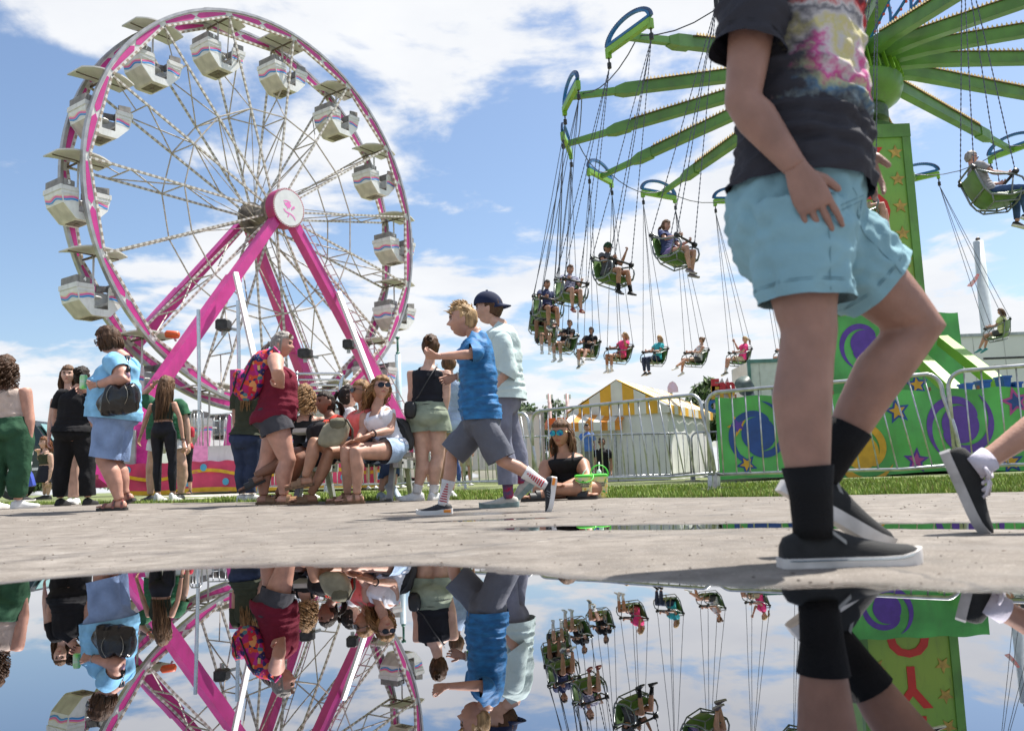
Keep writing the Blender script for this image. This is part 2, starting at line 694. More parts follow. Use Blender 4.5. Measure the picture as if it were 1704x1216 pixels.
    while cnt < 46000:
        u = rnd.random()
        x = rnd.uniform(-8.5, 7.5)
        dd = (u ** 1.7) * 7.0
        if x < -4.5 and dd > 1.6:
            continue
        y = edge_y(x) + 0.02 + dd + 0.07 * noise.noise(Vector((x * 2.3, 0.7, 0))) - 0.02
        if abs(x) / y > 0.68:
            continue
        patch = noise.noise(Vector((x * 0.8, y * 0.8, 1.5)))
        hgt = rnd.uniform(0.035, 0.075) * (1 + 0.35 * patch) * (1.15 if dd < 0.4 else 1)
        w_ = rnd.uniform(0.003, 0.0055) * (1 + dd * 0.18)
        a = rnd.uniform(0, 2 * PI)
        bx, by = math.cos(a) * hgt * 0.5 * rnd.random(), math.sin(a) * hgt * 0.5 * rnd.random()
        z0 = gz(x, y) - 0.03
        o = len(V_)
        ca, sa = math.cos(a + 1.57) * w_, math.sin(a + 1.57) * w_
        V_ += [(x - ca, y - sa, z0), (x + ca, y + sa, z0), (x + bx * .4 + ca * .8, y + by * .4 + sa * .8, z0 + hgt * .62), (x + bx * .4 - ca * .8, y + by * .4 - sa * .8, z0 + hgt * .62), (x + bx, y + by, z0 + hgt)]
        F_ += [(o, o + 1, o + 2, o + 3), (o + 3, o + 2, o + 4)]
        r = rnd.random() + patch * 0.3
        mi = 0 if r > 0.45 else 1
        if rnd.random() < 0.08:
            mi = 2
        M_ += [mi, mi]
        cnt += 1
    g.v, g.f, g.m = V_, F_, M_
    tag(g.obj('grass', gm), 'short green lawn grass along the edge of the pavement', 'grass', kind='stuff')

    # loose grit on the paving
    g = G()
    for i in range(1500):
        y = 1.6 + 7.0 * rnd.random() ** 1.3
        x = rnd.uniform(-0.62, 0.62) * y
        if y > edge_y(x) - 0.05:
            continue
        if y < 6.6 and abs(x) < 3.2 and dip(x, y) > 0.003:
            continue
        r = rnd.choice((0.0012, 0.0015, 0.002, 0.002, 0.003, 0.0045)) * (0.5 + y * 0.10)
        z = gz(x, y) + 0.004 + r * 0.25
        sx, sy = r * rnd.uniform(0.8, 2.2), r * rnd.uniform(0.7, 1.4)
        o = [(x + sx, y, z), (x, y + sy, z), (x - sx, y, z), (x, y - sy, z), (x, y, z + r * .8), (x, y, z - r * .6)]
        g.add(o, [(0, 1, 4), (1, 2, 4), (2, 3, 4), (3, 0, 4), (1, 0, 5), (2, 1, 5), (3, 2, 5), (0, 3, 5)], rnd.choice((0, 0, 1)))
    tag(g.obj('grit', [mat('grit_dark', (0.10, 0.08, 0.065), 0.9), mat('grit_brown', (0.20, 0.155, 0.12), 0.9)]), 'loose dark grit scattered over the concrete pavement', 'grit', kind='stuff')


build_ground()

# ------------------------------------------------------------------ common materials
PINK = mat('wheel_pink', (0.62, 0.045, 0.29), 0.42, var=0.09, scale=1.3, coat=0.15, grime=.35)
WHITE = mat('white_paint', (0.74, 0.74, 0.73), 0.4, var=0.05, scale=1.5, grime=.3)
STEEL = mat('galvanised_steel', (0.48, 0.49, 0.50), 0.34, metal=0.85, var=0.14, scale=12)
GREYM = mat('grey_metal', (0.42, 0.42, 0.43), 0.38, metal=0.5, var=0.12, scale=3)
BLACK = mat('black_plastic', (0.018, 0.018, 0.02), 0.45, var=0.1)
CHROME = mat('chrome', (0.62, 0.63, 0.65), 0.22, metal=1.0, var=0.05)


def dash_mat(key, ca, cb, axis, period, duty):
    """lamp housings spaced along a bar: bands of two colours along one object axis"""
    mt = bpy.data.materials.new(key)
    mt.use_nodes = True
    nt = mt.node_tree
    N, L = nt.nodes.new, nt.links.new
    b = nt.nodes['Principled BSDF']
    b.inputs['Roughness'].default_value = 0.5
    tc = N('ShaderNodeTexCoord')
    sp = N('ShaderNodeSeparateXYZ')
    L(tc.outputs['Object'], sp.inputs[0])
    mu = N('ShaderNodeMath')
    mu.operation = 'DIVIDE'
    L(sp.outputs[axis], mu.inputs[0])
    mu.inputs[1].default_value = period
    fr = N('ShaderNodeMath')
    fr.operation = 'FRACT'
    L(mu.outputs[0], fr.inputs[0])
    gt = N('ShaderNodeMath')
    gt.operation = 'GREATER_THAN'
    L(fr.outputs[0], gt.inputs[0])
    gt.inputs[1].default_value = duty
    mx = N('ShaderNodeMix')
    mx.data_type = 'RGBA'
    mx.inputs['A'].default_value = (*ca, 1)
    mx.inputs['B'].default_value = (*cb, 1)
    L(gt.outputs[0], mx.inputs['Factor'])
    L(mx.outputs['Result'], b.inputs['Base Color'])
    return mt


SPOKE = dash_mat('spoke_with_lamps', (0.62, 0.60, 0.56), (0.34, 0.30, 0.25), 0, 0.21, 0.5)
ROD = mat('weathered_rod', (0.44, 0.40, 0.35), 0.55, var=0.15, scale=4)

# ------------------------------------------------------------------ ferris wheel
WC = Vector((-8.397, 31.619, 10.124))
WTH, WPH, WR, WN = 0.94, 3.121, 7.0, 15
WB = 1.3                                   # distance between the two rims
wn = Vector((math.sin(WTH), -math.cos(WTH), 0))
we = Vector((math.cos(WTH), math.sin(WTH), 0))


def wp(o, h, z):
    """point o metres in front of the front rim, h along the wheel, z above ground"""
    p = WC + wn * o + we * h
    return Vector((p.x, p.y, z))


def build_wheel():
    base = (WC.x, WC.y, 0.15)
    root = thing('ferris_ride', 'tall pink and white ferris wheel with lamp studded spokes on pink legs', 'ferris wheel', base, WTH)
    HZ = WC.z - 0.15
    dl = 2 * PI / WN
    # --- rim segment meshes, local: x along radius 0, y back, z tangential
    ro0, ro1 = WR + 0.15, WR + 0.24
    g = G()
    rs = []
    for i in range(9):
        a = dl * i / 8
        c, s_ = math.cos(a), math.sin(a)
        rs.append([(c * r, y, s_ * r) for r, y in ((ro0, -0.085), (ro1, -0.085), (ro1, 0.085), (ro0, 0.085))])
    g.rings(rs)
    m_out = g.mesh('outer_rail', GREYM)
    A, B = Vector((WR, 0, 0)), Vector((WR * math.cos(dl), 0, WR * math.sin(dl)))
    mid = (A + B) / 2
    # chord bar, in its own frame so that the lamp bands run along it
    d = (B - A)
    Lc = d.length
    g = G()
    g.cube(0.05, Lc - 0.05, -0.045, 0.045, -0.032, 0.032)
    m_in = g.mesh('inner_rail', dash_mat('rail_with_lamps', (0.72, 0.70, 0.66), (0.36, 0.28, 0.22), 0, 0.24, 0.5))
    dx = d.normalized()
    Mch = Matrix((dx, Vector((0, 1, 0)), dx.cross(Vector((0, 1, 0))))).transposed().to_4x4()
    Mch.translation = A
    # filled panel between chord and arc
    def arcp(t, r=ro0):
        a = dl * t
        return Vector((math.cos(a) * r, 0, math.sin(a) * r))

    def chp(t):
        return A.lerp(B, t)
    g = G()
    pts = [arcp(t) for t in np.linspace(0, 1, 9)] + [chp(t) for t in np.linspace(1, 0, 5)]
    g.plate([p + Vector((0, -0.02, 0)) for p in pts], (0, 1, 0), 0.04)
    m_wh = g.mesh('white_panel', WHITE)
    g = G()
    for t0, t1, tip in ((0.05, 0.44, 0.49), (0.95, 0.56, 0.51)):
        ins = 0.045
        top, bot = [], []
        for t in np.linspace(t0, t1, 6):
            a_, c_ = arcp(t), chp(t)
            w = (a_ - c_)
            L_ = w.length
            w = w.normalized()
            top.append(a_ - w * min(ins, L_ * .2))
            bot.append(c_ + w * min(ins * 1.6, L_ * .4))
        tipp = arcp(tip).lerp(chp(tip), 0.45)
        poly = top + [tipp] + bot[::-1]
        g.plate([p + Vector((0, -0.032, 0)) for p in poly], (0, 1, 0), 0.064)
    m_pk = g.mesh('pink_panel', PINK)
    # spoke meshes, local x along radius
    g = G()
    g.cube(0.55, WR - 0.03, -0.03, 0.03, -0.034, 0.034)
    m_sp = g.mesh('spoke', SPOKE)
    m_cross = []
    for r in (3.75, 5.65):
        g = G()
        g.tube([(r, 0, 0), (r, WB, 0)], 0.026, 6)
        m_cross.append(g.mesh('cross_tube', ROD))
    g = G()
    g.tube([(3.75, 0, 0), (5.65, WB, 0)], 0.024, 6)
    g.tube([(3.75, WB, 0), (5.65, 0, 0)], 0.024, 6)
    g.tube([(3.75, 0, 0), (1.6, WB, 0)], 0.024, 6)
    g.tube([(5.65, WB / 2, 0), (WR - .05, 0, 0)], 0.02, 6)
    m_diag = g.mesh('diagonal_brace', ROD)
    g = G()
    r = 3.75
    g.tube([(r, 0, 0), (r * math.cos(dl), 0, r * math.sin(dl))], 0.028, 6)
    m_ring = g.mesh('ring_brace', ROD)
    # stay rods crossing from the brace ring to the hub, seen between the spokes
    g = G()
    g.tube([(3.75, 0, 0), (0.5 * math.cos(dl * 2), 0.6, 0.5 * math.sin(dl * 2))], 0.016, 5)
    m_stay = g.mesh('stay_rod', ROD)
    for k in range(WN):
        a = WPH - dl * k
        R4 = Matrix.Rotation(-a, 4, 'Y')
        T4 = Matrix.Translation((0, 0, HZ))
        for y in (0, WB):
            Y4 = Matrix.Translation((0, y, 0))
            M4 = T4 @ R4 @ Y4
            inst(m_out, 'outer_rail', root, M4)
            inst(m_in, 'inner_rail', root, M4 @ Mch)
            inst(m_wh, 'white_panel', root, M4)
            inst(m_pk, 'pink_panel', root, M4)
            inst(m_ring, 'ring_brace', root, M4)
            S4 = M4
            inst(m_sp, 'spoke', root, S4)
        for q in m_cross:
            inst(q, 'cross_tube', root, T4 @ R4)
        inst(m_diag, 'diagonal_brace', root, T4 @ R4)
        inst(m_stay, 'stay_rod', root, T4 @ R4)
    # hub
    def cyl(g, y0, y1, r, n=32, mi=0):
        g.rings([[(math.cos(2 * PI * i / n) * r, y, HZ + math.sin(2 * PI * i / n) * r) for i in range(n)] for y in (y0, y1)], True, mi)
    g = G()
    cyl(g, -0.25, WB + 0.25, 0.26)
    cyl(g, -0.1, 0.06, 0.62)
    cyl(g, WB - 0.06, WB + 0.1, 0.62)
    inst(g.mesh('hub', mat('hub_steel', (0.20, 0.17, 0.14), 0.6, metal=0.2, var=0.25, scale=5)), 'hub', root)
    g = G()
    cyl(g, -0.72, -0.32, 0.72, 48)
    drum = inst(g.mesh('hub_drum', mat('drum_magenta', (0.40, 0.02, 0.14), 0.4, var=0.08)), 'hub_drum', root)
    g = G()
    cyl(g, -0.745, -0.715, 0.655, 48)
    inst(g.mesh('hub_face', mat('hub_white', (0.76, 0.77, 0.78), 0.35, var=0.03)), 'hub_face', drum)
    g = G()
    for i in range(56):
        a = 2 * PI * i / 56
        g.box((math.cos(a) * 0.69, -0.73, HZ + math.sin(a) * 0.69), (0.014, 0, 0), (0, 0.022, 0), (0, 0, 0.014))
    inst(g.mesh('bulb_ring', mat('bulb_pearl', (0.85, 0.80, 0.72), 0.25, var=0)), 'bulb_ring', drum)
    # emblem: stylised head with a flourish below
    EMB = [[(-0.20, 0.17), (-0.12, 0.20), (-0.02, 0.20), (0.06, 0.17), (0.05, 0.15), (-0.03, 0.17), (-0.12, 0.17), (-0.19, 0.14)],
           [(-0.18, 0.12), (-0.10, 0.13), (-0.03, 0.16), (0.05, 0.12), (0.08, 0.06), (0.04, 0.03), (0.02, -0.02), (-0.03, 0.0), (-0.04, -0.06), (-0.09, 0.02), (-0.15, 0.05)],
           [(0.12, 0.05), (0.19, 0.08), (0.21, 0.03), (0.17, 0.0), (0.14, -0.03)], [(0.08, 0.0), (0.12, 0.01), (0.12, -0.05), (0.08, -0.06)],
           [(-0.20, -0.06), (-0.15, -0.07), (-0.12, -0.12), (-0.04, -0.14), (0.06, -0.16), (0.15, -0.20), (0.22, -0.28), (0.23, -0.35), (0.19, -0.30), (0.13, -0.23), (0.04, -0.19), (-0.07, -0.18), (-0.15, -0.15), (-0.19, -0.10)],
           [(-0.03, -0.20), (0.01, -0.20), (-0.02, -0.27), (-0.06, -0.30), (-0.06, -0.27)]]
    g = G()
    for poly in EMB:
        g.plate([(x * 1.25, -0.746, HZ + z * 1.25) for x, z in poly], (0, -1, 0), 0.004)
    inst(g.mesh('emblem', mat('emblem_pink', (0.86, 0.22, 0.58), 0.5, var=0)), 'emblem', drum)
    # legs: front pair plain, back pair splayed
    def loc(o, h, z):
        return Vector((h, -o, z - 0.15))
    SL = 0.735
    for o0, o1 in ((0.45, 0.62), (-1.75, -4.2)):
        for sgn in (-1, 1):
            def q(z):
                t = (10.0 - z) / 9.0
                return loc(lerp(o0, o1, t), sgn * (0.15 + SL * (10.0 - z)), z)
            g = G()
            zk = 7.0 if sgn < 0 else 5.4
            g.bar(q(10.0), q(zk), 0.30, 0.38, (0, 1, 0), w2=0.33, h2=0.40)
            leg = inst(g.mesh('leg', PINK), 'leg', root)
            g = G()
            g.bar(q(zk + 0.25), q(0.95), 0.40, 0.46, (0, 1, 0))
            inst(g.mesh('leg_sleeve', PINK), 'leg_sleeve', leg)
            g = G()
            g.bar(q(1.05), q(0.6), 0.8, 0.9, (0, 1, 0))
            inst(g.mesh('leg_foot', PINK), 'leg_foot', leg)
            if sgn > 0:
                # ladder standing off the outer side of the right-hand legs
                g = G()
                off = Vector((0.42, -0.10, 0.30))
                for w in (-0.17, 0.17):
                    g.tube([q(9.5) + off + Vector((0, w, 0)), q(2.2) + off + Vector((0, w, 0))], 0.022, 6)
                z_ = 9.4
                while z_ > 2.3:
                    g.tube([q(z_) + off + Vector((0, -0.17, 0)), q(z_) + off + Vector((0, 0.17, 0))], 0.015, 5)
                    z_ -= 0.33
                inst(g.mesh('ladder', mat('ladder_grey', (0.40, 0.38, 0.36), 0.5, metal=0.3)), 'ladder', leg)
    # white struts holding the front legs
    for (p0, p1) in ((((392, 455), 29.0), ((428, 618), 27.3)), (((563, 487), 33.0), ((628, 655), 31.0))):
        a, b = at(*p0[0], p0[1]), at(*p1[0], p1[1])
        inv = Matrix.Rotation(-WTH, 4, 'Z') @ Matrix.Translation(-Vector(base))
        g = G()
        dn = (b - a).normalized()
        g.bar(inv @ a, inv @ (a + dn * ((a.z - 0.8) / -dn.z)), 0.15, 0.15)
        inst(g.mesh('white_strut', WHITE), 'white_strut', root)
    for px, py0, py1, yy in ((330, 515, 770, 27.0), (396, 500, 690, 26.4)):
        a, b = at(px, py0, yy), at(px + 3, py1, yy)
        g = G()
        g.tube([inv @ a, inv @ b], 0.055, 10)
        inst(g.mesh('hydraulic_ram', CHROME), 'hydraulic_ram', root)
    a, b = at(389, 690, 26.4), at(376, 768, 26.2)
    g = G()
    g.tube([inv @ a, inv @ b], 0.15, 12)
    inst(g.mesh('ram_sleeve', PINK), 'ram_sleeve', root)
    return root


build_wheel()


def build_gondolas():
    shell = mat('gondola_shell', (0.78, 0.79, 0.78), 0.38, var=0.06, scale=2, grime=.25)
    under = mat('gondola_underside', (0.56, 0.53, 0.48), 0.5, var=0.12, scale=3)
    trim = mat('gondola_trim', (0.24, 0.225, 0.215), 0.5, var=0.15, scale=5)
    top = mat('canopy_white', (0.62, 0.61, 0.58), 0.5, var=0.07, scale=2)
    hatch = mat('hatch_brown', (0.15, 0.125, 0.10), 0.6, var=0.2, scale=7)
    # printed wave band
    band = bpy.data.materials.new('wave_band')
    band.use_nodes = True
    nt = band.node_tree
    N, L = nt.nodes.new, nt.links.new
    b = nt.nodes['Principled BSDF']
    b.inputs['Roughness'].default_value = 0.4
    tc = N('ShaderNodeTexCoord')
    sp = N('ShaderNodeSeparateXYZ')
    L(tc.outputs['Object'], sp.inputs[0])
    s1 = N('ShaderNodeMath')
    s1.operation = 'ADD'
    L(sp.outputs[0], s1.inputs[0])
    L(sp.outputs[1], s1.inputs[1])
    s2 = N('ShaderNodeMath')
    s2.operation = 'MULTIPLY'
    L(s1.outputs[0], s2.inputs[0])
    s2.inputs[1].default_value = 9.0
    s3 = N('ShaderNodeMath')
    s3.operation = 'SINE'
    L(s2.outputs[0], s3.inputs[0])
    s4 = N('ShaderNodeMath')
    s4.operation = 'MULTIPLY_ADD'
    L(s3.outputs[0], s4.inputs[0])
    s4.inputs[1].default_value = 0.035
    L(sp.outputs[2], s4.inputs[2])
    mr = N('ShaderNodeMapRange')
    mr.inputs['From Min'].default_value = 0.47
    mr.inputs['From Max'].default_value = 0.69
    L(s4.outputs[0], mr.inputs['Value'])
    cr = N('ShaderNodeValToRGB')
    cr.color_ramp.interpolation = 'CONSTANT'
    el = cr.color_ramp.elements
    el[0].position, el[0].color = 0, (0.7, 0.71, 0.70, 1)
    el[1].position, el[1].color = 0.14, (0.05, 0.25, 0.62, 1)
    for p, c in ((0.34, (0.10, 0.45, 0.75, 1)), (0.44, (0.75, 0.10, 0.32, 1)), (0.62, (0.80, 0.28, 0.52, 1)), (0.74, (0.80, 0.58, 0.26, 1)), (0.84, (0.7, 0.71, 0.70, 1))):
        e = el.new(p)
        e.color = c
    L(mr.outputs[0], cr.inputs[0])
    L(cr.outputs[0], b.inputs['Base Color'])
    HX, HY = 0.74, 0.48
    prof = [(-HX, 0.93), (-HX - 0.02, 0.74), (-HX + 0.06, 0.42), (-0.30, 0.02), (-0.24, 0.0), (0.24, 0.0), (0.30, 0.02), (HX - 0.06, 0.42), (HX + 0.02, 0.74), (HX, 0.93)]
    g = G()
    # end walls and sloping underside (extruded profile, open at the top)
    rs = [[(x, -HY, z), (x, HY, z)] for x, z in prof]
    for (a, b_) in zip(prof[:-1], prof[1:]):
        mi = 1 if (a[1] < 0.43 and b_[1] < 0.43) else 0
        x0, z0, x1, z1 = a[0], a[1], b_[0], b_[1]
        dx, dz = x1 - x0, z1 - z0
        l = math.hypot(dx, dz)
        nx, nz = -dz / l * 0.025, dx / l * 0.025
        g.add([(x0, -HY, z0), (x1, -HY, z1), (x1, HY, z1), (x0, HY, z0), (x0 + nx, -HY, z0 + nz), (x1 + nx, -HY, z1 + nz), (x1 + nx, HY, z1 + nz), (x0 + nx, HY, z0 + nz)],
              [(0, 3, 2, 1), (4, 5, 6, 7)], mi)
    # side walls with the doorway cut out
    for sy in (-1, 1):
        y = HY * sy
        for poly in ([(-HX, 0.93), (-HX - 0.02, 0.74), (-HX + 0.06, 0.42), (-0.30, 0.02), (-0.24, 0.0), (-0.22, 0.0), (-0.22, 0.86), (-0.25, 0.93)],
                     [(0.25, 0.93), (0.22, 0.86), (0.22, 0.0), (0.24, 0), (0.30, 0.02), (HX - 0.06, 0.42), (HX + 0.02, 0.74), (HX, 0.93)],
                     [(-0.22, 0.22), (-0.22, 0.0), (0.22, 0.0), (0.22, 0.22)]):
            g.plate([(x, y, z) for x, z in poly], (0, sy, 0), 0.028)
    m_sh = g.mesh('shell', [shell, under])
    m_lip, m_trim, m_band = [], [], []
    for sx in (-1, 1):
        g = G()
        g.cube(min(sx * (HX - 0.01), sx * (HX + 0.05)), max(sx * (HX - 0.01), sx * (HX + 0.05)), -HY - 0.05, HY + 0.05, 0.80, 0.95)
        for sy in (-1, 1):
            x0, x1 = sorted((sx * 0.25, sx * (HX - 0.015)))
            y0, y1 = sorted((sy * (HY + 0.029), sy * (HY + 0.05)))
            g.cube(x0, x1, y0, y1, 0.81, 0.94)
            g.cube(x0, x1, y0, y1 - 0.008 if sy > 0 else y1, 0.70, 0.715)
        m_lip.append(g.mesh('lip', WHITE))
    for sx in (-1, 1):
        g = G()
        x0, x1 = sorted((sx * (HX - 0.06), sx * (HX + 0.015)))
        g.cube(x0, x1, -HY + .03, HY - .03, 0.955, 1.18)
        for sy in (-1, 1):
            x0, x1 = sorted((sx * 0.34, sx * (HX - 0.065)))
            y0, y1 = sorted((sy * (HY - .06), sy * (HY - .01)))
            g.box(((x0 + x1) / 2, (y0 + y1) / 2, 1.05), ((x1 - x0) / 2, 0, sx * 0.02), (0, (y1 - y0) / 2, 0), (0, 0, 0.10))
        m_trim.append(g.mesh('backrest_trim', trim))
    for sx in (-1, 1):
        g = G()
        for sy in (-1, 1):
            x0, x1 = sorted((sx * (HX - 0.06), sx * 0.24))
            g.plate([(x0, sy * (HY + 0.0285), 0.48), (x1, sy * (HY + 0.0285), 0.48), (x1, sy * (HY + 0.0285), 0.67), (x0, sy * (HY + 0.0285), 0.67)], (0, sy, 0), 0.004)
        za, zb = 0.48, 0.67
        xa = sx * lerp(HX - 0.06, HX + 0.02, (za - .42) / .32) + sx * 0.003
        xb = sx * lerp(HX - 0.06, HX + 0.02, (zb - .42) / .32) + sx * 0.003
        g.plate([(xa, -HY, za), (xa, HY, za), (xb, HY, zb), (xb, -HY, zb)], (sx, 0, -0.2), 0.004)
        m_band.append(g.mesh('wave_band', band))
    g = G()
    g.cube(-0.21, 0.21, -0.30, 0.30, -0.015, -0.002)
    g.cube(-0.05, 0.05, -0.06, 0.06, -0.05, -0.015)
    m_hatch = g.mesh('floor_hatch', hatch)
    g = G()
    for sx in (-1, 1):
        x0, x1 = sorted((sx * 0.28, sx * (HX - .1)))
        g.cube(x0, x1, -HY + .04, HY - .04, 0.40, 0.47)
    m_seat = g.mesh('bench', mat('bench_white', (0.62, 0.62, 0.61), 0.5))
    g = G()
    g.tube([(0, 0, 0.02), (0, 0, 1.98)], 0.032, 10)
    g.tube([(0, 0, 0.62), (0, 0, 0.66)], 0.26, 20)
    m_post = g.mesh('post', WHITE, True)
    # roof board: thin sheet, arched, rounded corners
    g = G()
    nx, ny = 10, 4
    ring = []
    def roof(u, v, dz):
        x = lerp(-0.86, 0.86, u)
        y = lerp(-0.56, 0.56, v) * (1 - 0.22 * max(0, abs(x) - 0.45) / 0.41)
        return (x, y, 1.97 + 0.13 * (1 - (x / 0.86) ** 2) + dz)
    for dz in (0, 0.045):
        ring.append([[roof(i / nx, j / ny, dz) for i in range(nx + 1)] for j in range(ny + 1)])
    vs = [p for s_ in ring for r in s_ for p in r]
    o = (nx + 1) * (ny + 1)
    fs = []
    for j in range(ny):
        for i in range(nx):
            a = j * (nx + 1) + i
            fs += [(a, a + nx + 1, a + nx + 2, a + 1), (o + a, o + a + 1, o + a + nx + 2, o + a + nx + 1)]
    bd = [j * (nx + 1) for j in range(ny + 1)]
    for i in range(nx):
        fs += [(i, i + 1, o + i + 1, o + i)]
        a = ny * (nx + 1) + i
        fs += [(a + 1, a, o + a, o + a + 1)]
    for j in range(ny):
        a = j * (nx + 1)
        fs += [(a + nx + 1, a, o + a, o + a + nx + 1)]
        a = a + nx
        fs += [(a, a + nx + 1, o + a + nx + 1, o + a)]
    g.add(vs, fs)
    m_roof = g.mesh('canopy', top, True)
    m_roof.set_sharp_from_angle(angle=0.7)
    g = G()
    g.tube([(0, -0.66, 1.93), (0, 0.66, 1.93)], 0.035, 8)
    g.tube([(-0.8, 0, 1.965), (0.8, 0, 1.965)], 0.02, 6)
    m_axle = g.mesh('pivot_bar', mat('pivot_brown', (0.12, 0.09, 0.07), 0.6))
    num = mat('number_white', (0.85, 0.85, 0.85), 0.5, var=0)
    place = {0: 'at the far left of the wheel, nine o\'clock position', 1: 'on the upper left curve of the wheel, ten o\'clock', 2: 'near the wheel top, left of the highest one', 3: 'highest on the wheel, at twelve o\'clock',
             4: 'near the wheel top, just right of the highest one', 5: 'on the upper right curve of the wheel', 6: 'on the right of the wheel at two o\'clock', 7: 'at the far right of the wheel, three o\'clock', 8: 'low on the right of the wheel above the lamp post',
             9: 'low on the right, below the one over the lamp post', 10: 'at the lower right, mostly hidden by the seated crowd', 11: 'at the wheel bottom, right of the loading deck', 12: 'at the wheel bottom beside the loading deck hand rails',
             13: 'low on the left behind the older woman\'s handbag', 14: 'on the left of the wheel above the older woman\'s head'}
    for k in range(WN):
        a = WPH - 2 * PI * k / WN
        p = WC + (we * math.cos(a) + Z * math.sin(a)) * (WR - 0.02) - wn * (WB / 2)
        t = thing('ferris_gondola', 'white gondola ' + place[k], 'gondola', (p.x, p.y, p.z - 1.93), WTH, 'gondolas hanging on the ferris wheel')
        sh = inst(m_sh, 'shell', t)
        for q in m_lip:
            inst(q, 'lip', sh)
        for q in m_band:
            inst(q, 'wave_band', sh)
        inst(m_hatch, 'floor_hatch', sh)
        for q in m_trim:
            inst(q, 'backrest_trim', t)
        inst(m_seat, 'bench', t)
        inst(m_post, 'post', t)
        inst(m_roof, 'canopy', t)
        inst(m_axle, 'pivot_bar', t)
        if k < 10 or k > 12:
            n_ = (k + 4) % WN + 1
            me = text_mesh(str(n_), 0.17, 0.004, bold=0.006)
            me.materials.clear()
            me.materials.append(num)
            M4 = Matrix.Translation((-HX + 0.22, -HY - 0.012, 1.06)) @ Matrix.Rotation(PI / 2, 4, 'X')
            o_ = inst(me, 'number', t, M4)


build_gondolas()

# ------------------------------------------------------------------ swing ride
SC = Vector((9.652, 23.565, 10.067))
SNN = Vector((-0.021, 0.026, 1)).normalized()
SA = (Vector((1, 0, 0)) - SNN * SNN.x).normalized()
SB = SNN.cross(SA)
SPH, SR_, SN = 3.711, 8.0, 16
GREEN = mat('ride_green', (0.12, 0.275, 0.05), 0.4, var=0.14, scale=1.2, coat=0.1, grime=.45)
LIME = mat('ride_lime', (0.22, 0.46, 0.045), 0.4, var=0.08, scale=1.5, grime=.35)
BLUE = mat('ride_blue', (0.015, 0.14, 0.34), 0.4, var=0.1)
YEL = mat('bulb_yellow', (0.75, 0.55, 0.22), 0.35, var=0.15, scale=30)
CHAIN = mat('chain_steel', (0.10, 0.105, 0.13), 0.45, metal=0.6, var=0.1)


def star_poly(r, rot=0.0, inner=0.42, n=5):
    return [(math.cos(rot + PI / 2 + PI * i / n) * (r if i % 2 == 0 else r * inner), math.sin(rot + PI / 2 + PI * i / n) * (r if i % 2 == 0 else r * inner)) for i in range(2 * n)]


def swing_pt(ang, r, dz):
    return SC + (SA * math.cos(ang) + SB * math.sin(ang)) * r + SNN * dz


def hanger(k, sgn):
    """end of the crossbar of arm k; sgn +1 leads the rotation"""
    an = SPH - 2 * PI * k / SN
    tg = -SA * math.sin(an) + SB * math.cos(an)
    return swing_pt(an, SR_, -0.12) + tg * 0.74 * sgn


